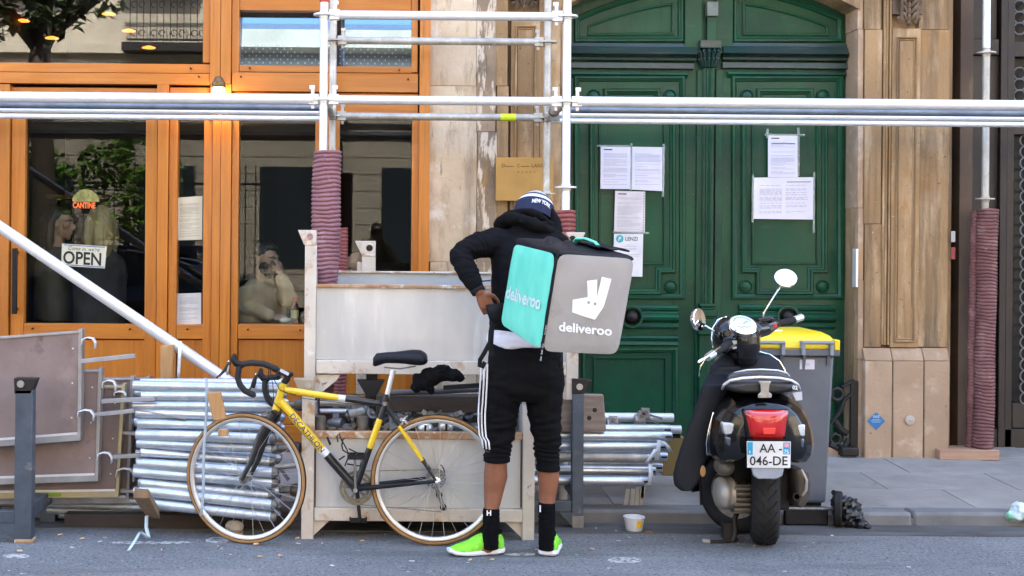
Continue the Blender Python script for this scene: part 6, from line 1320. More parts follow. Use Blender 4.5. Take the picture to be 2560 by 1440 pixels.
for (u0, v0, u1, v1, r_) in ((-.75, -.2, .0, .75, .028), (-.5, -.75, .0, .1, .024)):
    m.tube([tri(u0, v0, 1.10), tri((u0 + u1) / 2 - .08, (v0 + v1) / 2 + .1, 1.13), tri(u1, v1, 1.10)], [r_ * .7, r_, r_ * .7], 10, round_=True)
organic('lid', m, .008, NYLON, pk, 9, lambda v: .003 * noise.noise(v * 12))
m = M(); g = []
for i in range(9):
    u = .15 + .85 * i / 8; g.append([tri(u, v, 1.17 - .03 * i / 8 + .05 * math.sin(i * 1.3) * .4 + (.02 if v == .1 else 0)) for v in (-.75, -.35, .1, .5)])
o = m.sheet(g).build('lid_flap', NYLON, pk, smooth=60); z_ = o.modifiers.new('t', 'SOLIDIFY'); z_.thickness = .008
m = M(); pts = [tri(.02, .02, 1.16), tri(.02, -.10, 1.25), tri(.12, -.28, 1.27), tri(.26, -.46, 1.22), tri(.32, -.55, 1.14)]; m.tube(pts, [(.006, .016), (.008, .022), (.008, .024), (.008, .022), (.006, .016)], 10, ref=(0, 0, 1)); m.build('lid_handle', TURQ, pk)
# grey front panel, turquoise side panel: padded slabs with round corners
def slab(name, fn, mt, u0, u1, v0, v1, rad, th, par=pk):
    m = M(); n = 18; g = []
    for i in range(n + 1):
        row = []
        for j in range(n + 1):
            a, b = -1 + 2 * i / n, -1 + 2 * j / n; k_ = max(abs(a), abs(b)); l = (abs(a) ** 12 + abs(b) ** 12) ** (1 / 12); s_ = k_ / l if l else 1
            uu, vv = (u0 + u1) / 2 + (u1 - u0) / 2 * a * s_, (v0 + v1) / 2 + (v1 - v0) / 2 * b * s_
            row.append(fn(uu, vv, th * (1 - k_ ** 7) + .002 + .0045 * noise.noise(Vector((uu * 2.6, vv * 1.6 + uu * 1.5, 2.2 * u1))) * (1 - k_ ** 4) + .002 * noise.noise(Vector((uu * 7, vv * 5 + uu * 4, 1.2 * u1)))))
        g.append(row)
    return m.sheet(g).build(name, mt, par, smooth=70, fix=False)
nf = (K(1, -1, 1) - K(-1, -1, 1)).cross(K(-1, -1, -1) - K(-1, -1, 1)).normalized()
nf = -nf if nf.y > 0 else nf; nl = (K(-1, -1, 1) - K(-1, 1, 1)).cross(K(-1, 1, -1) - K(-1, 1, 1)).normalized(); nl = -nl if nl.x > 0 else nl
front = lambda u, v, d: tri(u, -1, -v) + nf * d
left = lambda u, v, d: tri(-1, -u, -v) + nl * d
slab('front_panel', front, GREYC, -.985, .985, -.985, .985, .06, .010); slab('side_panel', left, TURQ, -.985, .93, -.97, .97, .05, .010)
def fr_px(x, y, off=.0145):
    p = on_plane(x, y, K(-1, -1, 1) + nf * off, nf); return p
zz = lambda x, y: (1080 + x / 3.13, 460 + y / 3.13)
m = M(); m.add([fr_px(*zz(x, y)) for x, y in ((1213, 757), (1293, 747), (1291, 880), (1328, 725), (1405, 743), (1370, 872), (1341, 965), (1275, 1063), (1186, 1036), (1096, 1004), (1100, 905), (1218, 885))], [tuple(range(12))]); m.build('logo', REFLW, pk, smooth=0, fix=False)
for x, y in ((1226, 927), (1276, 938)): M().add([fr_px(*zz(x + 11 * math.cos(a), y + 12 * math.sin(a)), off=.0152) for a in [2 * math.pi * i / 14 for i in range(14)]], [tuple(range(14))]).build('logo_eye', GREYC, pk, smooth=0, fix=False)
def rounded_word(off=.028): return text_geo('deliveroo', 1, offset=off)
vs, fs = rounded_word(); wx = max(v[0] for v in vs)
m = M(); m.add([fr_px(*zz(990 + 418 * x / wx + 2 * y, 1148 + 38 * x / wx - 100 * y)) for x, y in vs], fs); m.build('front_lettering', REFLW, pk, smooth=0, fix=False)
m = M(); m.add([left(-.86 + 1.62 * x / wx, .30 - .40 * y - .10 * x / wx, .0145) for x, y in vs], fs); m.build('side_lettering', mat('worn_white_print', (.66, .72, .72), (.25, .66, .62), 30, .5, ramp=(.52, .62)), pk, smooth=0, fix=False)
# seam zip and pullers, straps
M().tube([tri(-1.005, -1.0, .95), tri(-1.012, -1.01, 0), tri(-1.005, -1.0, -.98)], .007, 8).build('zip', STRAP, pk)
m = M()
for w_ in (-.45, -.55, -.82, -.95, -1.08): m.tube([tri(-1.02, -1.04, w_), tri(-1.03, -1.07, w_ - .05)], .0025, 6); m.ball(tri(-1.03, -1.06, w_ - .07), .005, 8, 6)
m.build('zip_puller', DULLM, pk)
m = M(); m.sheet([[Q(x0, y0, -.17), Q(x1, y1, -.19)] for x0, y0, x1, y1 in ((1216, 762, 1258, 757), (1220, 782, 1260, 778), (1226, 800, 1262, 806))]); o = m.build('hip_pad', STRAP, pk); z_ = o.modifiers.new('t', 'SOLIDIFY'); z_.thickness = .02
M().tube([Q(1234, 800, -.165), Q(1228, 830, -.17), Q(1226, 862, -.17), Q(1230, 890, -.16)], [(.004, .014)] * 4, 8, ref=(0, -1, 0)).build('strap', STRAP, pk)
M().tube([Q(1228, 850, -.165), Q(1212, 880, -.16), Q(1200, 900, -.14), Q(1199, 915, -.13), Q(1206, 918, -.14), Q(1212, 905, -.155)], [(.003, .011)] * 6, 8, ref=(0, -1, 0)).build('strap_end', STRAP, pk)
M().tube([Q(1402, 880, -.05), Q(1403, 905, -.10), Q(1400, 918, -.1)], [(.003, .011)] * 3, 8, ref=(0, -1, 0)).build('strap_end', STRAP, pk)
# ================= scooter =================
sc = thing('motor_scooter', 'black scooter with red tail light and white plate parked before the green door', 'scooter', gpt(1911, 1361))
A = lambda x, y, d: PD(x, y, d)
RAX = 6.92; rc = A(1911, 1248, RAX); rc.z = .238
def fat_wheel(c, axis, R, w, par, name='wheel', tread=True):
    wl = bpy.data.objects.new(name, None); COL.objects.link(wl); wl.parent = par; wl.location = wm(par).inverted() @ c; WM[wl.name] = wm(par) @ Matrix.Translation(wl.location)
    axis = Vector(axis).normalized(); prof = [(R * .62, -w * .36), (R * .72, -w * .47), (R * .84, -w * .5), (R * .93, -w * .42), (R * .985, -w * .22), (R, 0), (R * .985, w * .22), (R * .93, w * .42), (R * .84, w * .5), (R * .72, w * .47), (R * .62, w * .36)]
    M().lathe(prof, c, axis, 48, caps=False).build('tyre', RUBBER, wl, smooth=60)
    M().lathe([(R * .2, -w * .3), (R * .6, -w * .34), (R * .63, -w * .36), (R * .63, w * .36), (R * .6, w * .34), (R * .2, w * .3)], c, axis, 32).build('rim', CAST, wl)
    if tread:
        a_ = axis.cross(Vector((0, 0, 1))).normalized(); u_ = a_.cross(axis).normalized(); m = M()
        for k in range(26):
            for sd in (-1, 1):
                pts = []
                for t, off in ((.04, 0), (.16, .10), (.26, .14), (.40, .26)):
                    th = 2 * math.pi * k / 26 + off + (.12 if sd > 0 else 0); ax_ = sd * t * w; rr = R * (1.0 - .9 * (t / 1.0) ** 2.4) + .0012
                    rr = R * (1 - (0 if t < .1 else .006 if t < .2 else .016 if t < .3 else .055)) + .0015
                    pts.append(c + axis * ax_ + (a_ * math.cos(th) + u_ * math.sin(th)) * rr)
                m.tube(pts, .0026, 4)
        m.build('tread_groove', mat('groove_black', (.004, .004, .004), rough=.9), wl, kind='stuff')
    return wl
fat_wheel(rc, (1, -.25, 0), .238, .142, sc)
fc = A(1846, 1214, 7.16); fc.z = .225; fat_wheel(fc, (math.cos(math.radians(48)), math.sin(math.radians(48)), 0), .225, .115, sc, tread=False)
fa = Vector((-math.sin(math.radians(48)), math.cos(math.radians(48)), 0))
M().loft([ring_of(fc + (fa * math.cos(t) + Vector((0, 0, 1)) * math.sin(t)) * .235, Vector((math.cos(math.radians(48)), math.sin(math.radians(48)), 0)), (fa * math.cos(t) + Vector((0, 0, 1)) * math.sin(t)), .085, .02, 14) for t in [-.1 + 2.9 * i / 12 for i in range(13)]]).build('front_mudguard', BLACKG, sc, smooth=60)
# rear body, one glossy shell
sil = [(0, 968), (42, 972), (78, 984), (104, 1006), (122, 1036), (132, 1070), (136, 1102), (133, 1128), (118, 1146), (90, 1150), (40, 1136), (0, 1130)]
full = sil + [(-x, y) for x, y in sil[-2:0:-1]]
m = M(); rings = []
for d, k, up in ((6.585, .50, 6), (6.61, .72, 4), (6.66, .86, 2), (6.74, .95, 0), (6.86, 1.0, 0), (7.0, .985, 2), (7.1, .90, 6), (7.16, .74, 12)):
    s_ = F / 6.86; c0 = A(1896, 1066, 6.86)
    rings.append([Vector((c0.x + (x * k + (y - 1066) * ROLL) / s_ + (d - 6.86) * .14, d, c0.z - ((y - 1066) * (k ** .8) + up * 0) / s_)) for x, y in full])
m.loft(rings); organic('rear_body', m, .007, BLACKG, sc, 5)
for sg in (-1,): M().tube([Vector((A(1896, 1066, 6.86).x + sg * x / 481, 6.86 - .06 + dd, A(1896, y, 6.86).z)) for x, y, dd in ((120, 1028, .0), (134, 1070, -.02), (139, 1104, -.02), (135, 1132, .0))], .004, 8).build('cowl_trim', CHROME if sg < 0 else BLACKG, sc)
DB = 6.565
def patch(name, pts, d, mt, dep=.05, bev=.008, par=sc): 
    m = M(); m.prism([A(x, y, d) for x, y in pts], (0, dep, 0)); return m.build(name, mt, par, bevel=bev)
m = M(); g = []
for i in range(13):
    v = i / 12; xa, xb = 1863 + 14 * v + 6 * max(0, v - .9) * 10, 1970 - 9 * v - 6 * max(0, v - .9) * 10; y = 1027 + 69 * v
    g.append([A(xa + (xb - xa) * j / 14, y + 2.5 * (1 - (2 * j / 14 - 1) ** 2) * (v - .5) * 2, DB - .002 - .040 * (max(0, 1 - abs(2 * j / 14 - 1) ** 3) * max(0, 1 - abs(2 * v - 1) ** 3)) ** .7) for j in range(15)])
m.sheet(g).build('tail_light', REDL, sc, smooth=70, fix=False)
patch('tail_light_frame', [(1858, 1024), (1975, 1024), (1968, 1098), (1868, 1098)], DB, BLACKG, .08, .01)
patch('reflector', [(1907, 1070), (1940, 1070), (1938, 1086), (1909, 1086)], DB - .046, mat('bright_red_lens', (.85, .06, .04), rough=.2), .01, .003)
il = patch('indicator', [(1806, 1056), (1842, 1059), (1856, 1068), (1859, 1085), (1812, 1087)], 6.60, CLEARL, .06, .008); ir = patch('indicator', [(1981, 1063), (2014, 1061), (2013, 1091), (1973, 1092), (1974, 1080)], 6.60, CLEARL, .06, .008)
for d_, pts in ((il, [(1820 + 6 * i, 1064, 1078) for i in range(6)]),):
    m = M()
    for x, y0, y1 in pts: a, b = A(x, y0, 6.5985), A(x, y1, 6.5985); m.bar(a, b, .003, .002)
    m.build('lens_rib', ALU, d_)
patch('bumper_strip', [(1812, 1092), (1868, 1095), (1868, 1118), (1820, 1116)], 6.60, mat('grey_gloss', (.08, .10, .13), rough=.15, coat=1.0), .06, .008); patch('bumper_strip', [(1972, 1098), (2012, 1096), (2010, 1120), (1976, 1120)], 6.60, mat('grey_gloss', (.08, .10, .13)), .06, .008)
# number plate
DPL = 6.50
pl_ = patch('number_plate', [(1867, 1103), (1977, 1104), (1976, 1170), (1868, 1169)], DPL, mat('plate_white', (.74, .74, .72), rough=.35), .003, .0)
def pt(x, y, o=.0008): return A(x, y, DPL - o)
M().add([pt(1868.5, 1105), pt(1882, 1105), pt(1882, 1137), pt(1868.5, 1137)], [(0, 1, 2, 3)]).build('plate_band', mat('plate_blue', (.02, .30, .52)), pl_, fix=False); M().add([pt(1958, 1106), pt(1975, 1106), pt(1975, 1136), pt(1958, 1136)], [(0, 1, 2, 3)]).build('plate_band', mat('plate_blue', (.02, .30, .52)), pl_, fix=False)
m = M(); vs, fs = text_geo('AA -', 1, offset=.012); w_ = max(v[0] for v in vs); m.add([pt(1899 + 56 * x / w_, 1131 - 31 * y, .0012) for x, y in vs], fs); vs, fs = text_geo('046-DE', 1, offset=.012); w_ = max(v[0] for v in vs); m.add([pt(1874 + 95 * x / w_, 1163 - 32 * y, .0012) for x, y in vs], fs); m.build('plate_lettering', BLACKINK, pl_, smooth=0, fix=False)
m = M(); put_text(m, 'F', 1, lambda x, y: pt(1873 + x * 9, 1134 - y * 10, .0014), offset=.01); put_text(m, '75', 1, lambda x, y: pt(1960 + x * 12, 1134 - y * 14, .0014), offset=.02); m.add([pt(1871, 1108, .0014), pt(1879, 1108, .0014), pt(1879, 1119, .0014), pt(1871, 1119, .0014)], [(0, 1, 2, 3)]) if False else None; m.build('band_lettering', WHITEP, pl_, smooth=0, fix=False)
M().add([pt(1961, 1108, .0014), pt(1972, 1108, .0014), pt(1972, 1118, .0014), pt(1961, 1118, .0014)], [(0, 1, 2, 3)]).build('band_emblem', mat('pink_print', (.75, .30, .34)), pl_, fix=False)
patch('plate_holder', [(1879, 1165), (1962, 1165), (1957, 1190), (1942, 1198), (1896, 1198), (1884, 1190)], DPL + .006, mat('grey_plate_holder', (.30, .33, .37), (.25, .28, .32), 8, .5), .02, .006)
m = M(); m.prism([A(x, y, 6.55) for x, y in ((1872, 1098), (1968, 1098), (1960, 1175), (1880, 1175))], (0, .12, 0)); m.build('plate_bracket', BLACKP, sc)
# seat, piping, grab handle
def seat_rings(defs): return [ring_of(A(x, y, d), Vector((1, 0, 0)), Vector((0, 0, 1)), hw / (F / d), hh / (F / d), 24, 2.6) for x, y, d, hw, hh in defs]
m = M(); m.loft(seat_rings(((1903, 970, 6.60, 70, 10), (1903, 966, 6.62, 88, 18), (1902, 963, 6.68, 96, 22), (1900, 960, 6.8, 92, 20), (1897, 956, 6.92, 84, 17)))); organic('rear_seat', m, .006, mat('black_vinyl', (.012, .012, .014), (.018, .018, .02), 20, .35), sc, 4)
m = M(); m.loft(seat_rings(((1896, 950, 6.82, 78, 22), (1896, 948, 6.9, 80, 24), (1896, 946, 7.02, 76, 22), (1896, 946, 7.08, 60, 14)))); organic('front_seat', m, .006, mat('grey_vinyl', (.065, .07, .08), (.085, .09, .10), 20, .45), sc, 4)
M().tube([A(x, y, d) for x, y, d in ((1806, 972, 6.68), (1810, 962, 6.63), (1826, 951, 6.61), (1856, 945.5, 6.60), (1903, 943, 6.595), (1950, 945.5, 6.60), (1978, 951, 6.61), (1994, 961, 6.63), (1999, 972, 6.68))], .0075, 10, round_=True).build('grab_rail', mat('pale_rail', (.72, .74, .76), rough=.3, metal=.4), sc)
M().tube([A(x, y, d) for x, y, d in ((1820, 945, 6.9), (1836, 932, 6.86), (1868, 925, 6.83), (1905, 923.5, 6.82), (1945, 926, 6.83), (1966, 932, 6.86), (1973, 940, 6.9))], .0045, 8, round_=True).build('seat_piping', WHITEP, sc)
patch('grab_bracket', [(1896, 953), (1929, 953), (1924, 962), (1922, 980), (1930, 986), (1929, 995), (1895, 995), (1896, 986), (1903, 980), (1901, 962)], 6.573, mat('brushed_steel', (.46, .44, .41), (.34, .32, .30), 12, .35, .7), .012, .003)
for x in (1902, 1922): c = A(x, 990, 6.57); M().lathe([(.006, 0), (.005, .004)], c, (0, -1, 0), 10).build('bolt', CHROME, sc)
m = M(); put_text(m, '02', .026, lambda x, y: A(1981, 973, 6.592) + Vector((x, 0, y)), offset=.001); m.build('seat_number', WHITEP, sc, fix=False)
patch('side_sticker', [(1981, 982), (2005, 979), (2006, 1000), (1990, 1002)], 6.66, mat('sticker_white', (.66, .68, .76)), .004, .001)
# leg shield, apron, floor
m = M(); m.prism([A(x, y, 7.1) for x, y in ((1768, 960), (1776, 915), (1800, 890), (1842, 878), (1892, 877), (1925, 888), (1950, 906), (1962, 930), (1966, 960), (1966, 1040), (1950, 1180), (1800, 1180), (1772, 1060))], (0, .035, 0)); m.build('leg_shield', BLACKG, sc, bevel=.012)
M().tube([A(x, y, 7.09) for x, y in ((1890, 877), (1925, 887), (1948, 903), (1961, 925), (1966, 948))], .006, 8, round_=True).build('shield_trim', CHROME, sc); M().tube([A(x, y, 7.09) for x, y in ((1748, 940), (1752, 915), (1764, 897), (1782, 886))], .005, 8, round_=True).build('shield_trim', CHROME, sc)
m = M(); rg = []
ap = [(915, 1788, 1852), (935, 1772, 1845), (960, 1757, 1828), (1000, 1744, 1806), (1040, 1731, 1792), (1080, 1716, 1780), (1120, 1702, 1772), (1160, 1690, 1764), (1190, 1684, 1754), (1212, 1686, 1742), (1226, 1700, 1728)]
for y, xa, xb in ap: rg.append(ring_of(A((xa + xb) / 2, y, 6.86 + (y < 960) * .12), Vector((1, 0, 0)), Vector((0, 1, 0)), (xb - xa) / 2 / 481, .03, 20, 2.6))
m.loft(rg[::-1]); organic('leg_apron', m, .007, APRON, sc, 4, lambda v: .006 * noise.noise(Vector((v.x * 8, v.y * 8, v.z * 4))))
m = M(); rg = []
for y, xa, xb, d in ((884, 1810, 1925, 7.06), (905, 1785, 1950, 7.04), (930, 1775, 1962, 7.02), (965, 1778, 1962, 7.0), (1010, 1785, 1960, 7.02)): rg.append(ring_of(A((xa + xb) / 2, y, d), Vector((1, 0, 0)), Vector((0, 1, 0)), (xb - xa) / 2 / 470, .035, 20, 3))
m.loft(rg[::-1]); organic('apron_top', m, .008, APRON, sc, 4, lambda v: .005 * noise.noise(v * 9))
M().box(A(1800, 1190, 7.0).x, A(1960, 1190, 7.0).x, 6.98, 7.12, .22, .32).build('floorboard', BLACKP, sc, bevel=.01)
# headset
m = M()
m.ball(A(1856, 848, 7.02), (44 / 470, .10, 50 / 470), 20, 14); m.ball(A(1818, 838, 7.06), (38 / 468, .09, 46 / 468), 18, 12); m.loft([ring_of(A(1862, y, 7.0), Vector((1, 0, 0)), Vector((0, 1, 0)), w / 470, dd, 20) for y, w, dd in ((912, 26, .05), (895, 34, .07), (860, 38, .08), (835, 34, .08))])
m.tube([A(1885, 825, 7.03), A(1915, 820, 7.08), A(1940, 808, 7.12)], [.05, .042, .028], 14, round_=True); m.tube([A(1830, 860, 6.98), A(1810, 872, 6.93)], [.04, .03], 14, round_=True)
organic('headset', m, .006, BLACKG, sc, 4)
gc = A(1857, 812, 6.945); gax = Vector((.06, -.62, .78)).normalized()
dl = M().lathe([(.071, -.02), (.073, .0), (.067, .006)], gc, gax, 32, rx=1.05).build('dial_rim', CHROME, sc)
M().lathe([(.0665, .0), (.0665, .0065), (.001, .0075)], gc, gax, 32, rx=1.05).build('dial_face', mat('dial_white', (.62, .72, .78), (.56, .67, .74), 8, .2, coat=1.0), sc)
gr, gu = gax.cross(Vector((0, 0, 1))).normalized(), None; gu = gr.cross(gax).normalized(); gr = -gr if gr.x < 0 else gr; gu = -gu if gu.z < 0 else gu
m = M()
for i in range(11):
    a = math.pi * (.15 + .7 * i / 10); c = gc + gax * .009 + gr * .05 * math.cos(a) + gu * .05 * math.sin(a); m.obox(c, gr * .0022, gu * .003, gax * .0006)
m.bar(gc + gax * .0095, gc + gax * .0095 + gr * .03 + gu * .02, .003, .001, gax)
for i in range(5): c = gc + gax * .009 + gr * (-.03 + .014 * i) - gu * (.022 + .006 * (i % 2)); m.obox(c, gr * .0045, gu * .0018, gax * .0006)
m.build('dial_marks', mat('slate_print', (.10, .14, .20)), sc)
M().tube([A(1783 + 0, 868, 7.0), A(1779, 845, 7.02), A(1782, 820, 7.04), A(1795, 800, 7.06), A(1815, 792, 7.08)], .005, 8, round_=True).build('lamp_rim', CHROME, sc)
M().tube([A(1824, 858, 6.94), A(1798, 876, 6.88), A(1780, 887, 6.84)], [.022, .019, .019], 14, round_=True).build('grip', RUBBER, sc); M().tube([A(1784, 884, 6.845), A(1768, 894, 6.81)], [.021, .019], 14).build('bar_end', mat('pale_metal', (.62, .62, .62), rough=.35, metal=.5), sc); M().tube([A(1800, 868, 6.84), A(1775, 886, 6.77), A(1747, 905, 6.72)], [.006, .007, .008], 8, round_=True).build('brake_lever', CHROME, sc)
M().tube([A(1935, 812, 7.12), A(1960, 806, 7.17), A(1985, 800, 7.21)], [.020, .019, .019], 14, round_=True).build('grip', RUBBER, sc); M().tube([A(1985, 800, 7.21), A(2004, 793, 7.24)], .0195, 14).build('bar_end', mat('pale_metal', (.62, .62, .62)), sc)
patch('brake_reservoir', [(1893, 796), (1930, 790), (1938, 800), (1900, 812)], 7.05, BLACKG, .05, .008); patch('switch_housing', [(1900, 818), (1942, 803), (1946, 822), (1908, 838)], 7.04, mat('grey_gloss', (.08, .10, .13)), .05, .008); patch('red_switch', [(1931, 812), (1943, 808), (1943, 817), (1933, 821)], 7.035, mat('red_switch', (.6, .05, .03)), .01, .002)
patch('switch', [(1828, 852), (1842, 851), (1843, 860), (1830, 862)], 6.925, ALU, .02, .003); patch('switch', [(1831, 868), (1842, 866), (1842, 872), (1832, 874)], 6.92, ALU, .02, .002)
def mirror(c, nrm, r, rx, pts):
    M().lathe([(r * .55, -.03), (r * .92, -.016), (r, -.002), (r, .004), (r * .94, .006)], c, nrm, 28, rx=rx).build('mirror_shell', CHROME, sc); M().lathe([(r * .93, .004), (r * .93, .0062), (.001, .0064)], c, nrm, 28, rx=rx).build('mirror_glass', mat('mirror_face', (.9, .92, .95), rough=.02, metal=1.0, rvar=0), sc); M().tube(pts, .0055, 8, round_=True).build('mirror_stem', CHROME, sc)
mirror(A(1964, 695, 7.10), Vector((-.10, -.80, .62)), .059, 1.0, [A(1908, 792, 7.10), A(1910, 782, 7.10), A(1920, 765, 7.10), A(1948, 720, 7.115)])
mirror(A(1747, 799, 6.95), Vector((.70, -.70, .12)), .060, 1.0, [A(1796, 840, 6.98), A(1782, 826, 6.97), A(1764, 815, 6.96)])
# engine, exhaust, stand
m = M(); m.ball(A(1806, 1232, 6.86), (.045, .10, .085), 16, 12); m.lathe([(.07, -.05), (.085, -.03), (.085, .03), (.06, .05)], A(1815, 1232, 6.88), (1, 0, 0), 20); m.build('gear_case', mat('pale_cast', (.40, .375, .335), (.28, .26, .23), 10, .45, .4), sc)
m = M()
for i in range(5): m.box(A(1840, 0, 6.85).x, A(1882, 0, 6.85).x, 6.80, 6.95, A(0, 1258 - i * 13, 6.85).z, A(0, 1250 - i * 13, 6.85).z)
m.box(A(1836, 0, 6.9).x, A(1880, 0, 6.9).x, 6.83, 7.0, A(0, 1262, 6.9).z, A(0, 1190, 6.9).z); m.ball(A(1810, 1165, 6.85), (.05, .09, .05), 14, 10); m.build('engine_block', CAST, sc, bevel=.004)
m = M(); rg = []
for y, x, hw in ((1262, 1990, 8), (1255, 1992, 19), (1235, 1997, 23), (1205, 1999, 25), (1180, 1993, 23), (1168, 1985, 14)): rg.append(ring_of(A(x, y, 6.86), Vector((1, 0, 0)), Vector((0, 1, 0)), hw / 481, .075, 18, 2.6))
m.loft(rg); m.build('silencer', mat('sooty_silencer', (.11, .095, .08), (.06, .05, .04), 7, .5, .5), sc, smooth=60); M().tube([A(2004, 1176, 6.79), A(2016, 1200, 6.785), A(2015, 1225, 6.785), A(2006, 1238, 6.79)], .008, 8, round_=True).build('silencer_strap', ALU, sc); M().lathe([(.02, 0), (.02, .02), (.014, .02), (.013, 0)], A(1989, 1240, 6.79), (0, -1, 0), 14).build('outlet', IRON, sc)
M().box(A(1838, 0, 6.9).x, A(1985, 0, 6.9).x, 6.93, 7.1, .30, .55).build('under_body', BLACKP, sc, bevel=.02); M().box(A(1952, 0, 6.9).x, A(1985, 0, 6.9).x, 6.90, 6.98, .18, .40).build('swing_arm', IRON, sc, bevel=.01); M().tube([A(1945, 1262, 6.84), A(2070, 1270, 6.9)], .006, 6).build('rod', DULLM, sc) if False else None
M().tube([A(1845, 1275, 6.96), A(1836, 1300, 6.94), A(1838, 1335, 6.93), A(1832, 1350, 6.92)], .014, 10, round_=True).build('centre_stand', IRON, sc); M().tube([A(1842, 1349, 6.93), A(1800, 1355, 6.92), A(1772, 1354, 6.92)], .011, 10, round_=True).build('stand_foot', IRON, sc); M().tube([A(1774, 1354, 6.918), A(1755, 1352, 6.918)], .0115, 10).build('stand_tip', ALU, sc); M().box(A(1818, 0, 6.95).x, A(1840, 0, 6.95).x, 6.93, 6.98, A(0, 1330, 6.95).z, A(0, 1290, 6.95).z).build('stand_pivot', IRON, sc)
M().tube([A(1745, 1180, 6.9), A(1752, 1215, 6.9), A(1753, 1262, 6.9)], .008, 6).build('apron_strap', STRAP, sc); M().ball(A(1757, 1178, 6.84), (.016, .01, .03), 10, 8).build('apron_clip', PINE, sc)

# ================= wheeled bin =================
bn = thing('wheeled_bin', 'grey wheeled bin with a yellow lid standing by the kerb behind the scooter', 'bin', (2.35, 7.62, 0))
YB = 7.47; SBn = F / YB
x0, x1 = P(1884, 890, SBn).x, P(2092, 890, SBn).x; x0b, x1b = P(1900, 1255, SBn).x, P(2066, 1255, SBn).x; zt_, zb_ = P(1990, 888, SBn).z, P(1990, 1258, SBn).z
def bx8(xa, xb, ya, yb, za, xc, xd, yc, yd, zc): return [(xa, ya, za), (xb, ya, za), (xb, yb, za), (xa, yb, za), (xc, yc, zc), (xd, yc, zc), (xd, yd, zc), (xc, yd, zc)]
M().hexa(bx8(x0b, x1b, YB + .0, YB + .40, zb_, x0 + .01, x1 - .012, YB + .0, YB + .50, zt_)).build('body', BINGREY, bn, bevel=.018)
M().hexa(bx8(x0b + .03, x1b - .01, YB + .06, YB + .38, pave_z(7.6) - .0, x0b + .03, x1b - .01, YB + .06, YB + .38, zb_ + .01)).build('base', BLACKP, bn)
M().box(x0 - .008, x1 + .012, YB - .022, YB + .52, zt_ - .003, P(1990, 872, SBn).z).build('rim', BINGREY, bn, bevel=.006)
for k in range(4): xx = (2008, 2068, 1952, 1930)[k]; a = P(xx, 900, SBn).x; M().hexa(bx8(a - .006, a + .008, YB - .004, YB + .01, P(1990, (925, 915, 910, 908)[k], SBn).z, a - .006, a + .012, YB - .02, YB + .01, zt_)).build('rib', BINGREY, bn)
zl, zh = P(1990, 872.5, SBn).z, P(1990, 832, SBn + 1).z
m = M(); m.loft([[Vector((xa, ya, za)), Vector((xb, ya, za)), Vector((xb, yb, za)), Vector((xa, yb, za))] for xa, xb, ya, yb, za in ((x0 + .02, x1 - .008, YB - .016, YB + .53, zl), (x0 + .02, x1 - .006, YB + .002, YB + .53, zl + .045), (x0 + .028, x1 - .028, YB + .02, YB + .51, zl + .072), (x0 + .05, x1 - .065, YB + .07, YB + .47, zh))]); m.build('lid', BINYEL, bn, bevel=.012)
M().tube([(x0 + .03, YB + .09, zh - .006), ((x0 + x1) / 2 - .05, YB + .08, zh + .004)], .006, 8).build('lid_edge', mat('pale_yellow_edge', (.8, .78, .66)), bn)
def handle(xa, xb, closed_l=True):
    m = M(); a, b = P(xa, 855, SBn), P(xb, 855, SBn); y_ = YB - .035; zz_ = P(1990, 887, SBn).z
    m.tube([(a.x, y_, a.z), (b.x, y_, a.z)], .0105, 12); 
    for x_ in ((a.x + .009, b.x - .009) if closed_l else (b.x - .009,)): m.box(x_ - .011, x_ + .011, y_ - .004, YB, zz_, a.z + .008)
    m.build('handle', mat('blue_grey_handle', (.24, .27, .31), (.21, .235, .27), 8, .5), bn, bevel=.003)
handle(1888, 1958); handle(2000, 2079)
m = M(); a = P(2082, 875, SBn); b = P(2096, 849, SBn); m.box(a.x, b.x, YB - .03, YB + .05, a.z, b.z); m.build('hinge_cap', BINYEL, bn, bevel=.005)
a, b = P(1999, 923, SBn), P(2036, 899, SBn); lab = M().box(a.x, b.x, YB - .0035, YB - .001, a.z, b.z).build('label', mat('bin_label', (.70, .66, .74)), bn)
m = M()
for i in range(7): xx = a.x + .025 + i * .0045; m.box(xx, xx + .0025, YB - .0042, YB - .0034, a.z + .022, a.z + .034)
m.build('print', GREYINK, lab)
def bwheel(px, lb_=None):
    c = P(px, 1269, F / (YB - .04)); c.z = .098; c.y = YB - .13
    w = bpy.data.objects.new('wheel', None); COL.objects.link(w); w.parent = bn; w.location = wm(bn).inverted() @ c; WM[w.name] = wm(bn) @ Matrix.Translation(w.location)
    ax = Vector((.93, -.36, 0)); M().lathe([(.06, -.022), (.092, -.022), (.098, -.014), (.098, .014), (.092, .022), (.06, .022)], c, ax, 32).build('tyre', RUBBER, w); M().lathe([(.02, -.024), (.06, -.012), (.06, .012), (.02, .024)], c, ax, 20).build('hub', BLACKP, w); return c
c1 = bwheel(2082); 
c2 = Vector((x0b - .03, c1.y, c1.z)); M().tube([c1, c2], .009, 10).build('axle', DULLM, bn)
M().lathe([(.06, -.022), (.092, -.022), (.098, -.014), (.098, .014), (.092, .022), (.06, .022)], c2, (1, 0, 0), 32).build('wheel', RUBBER, bn)
M().box(x0b + .10, x1b - .03, YB - .13, YB - .10, .004, zb_ + .005).build('base_front', BLACKP, bn, bevel=.01)
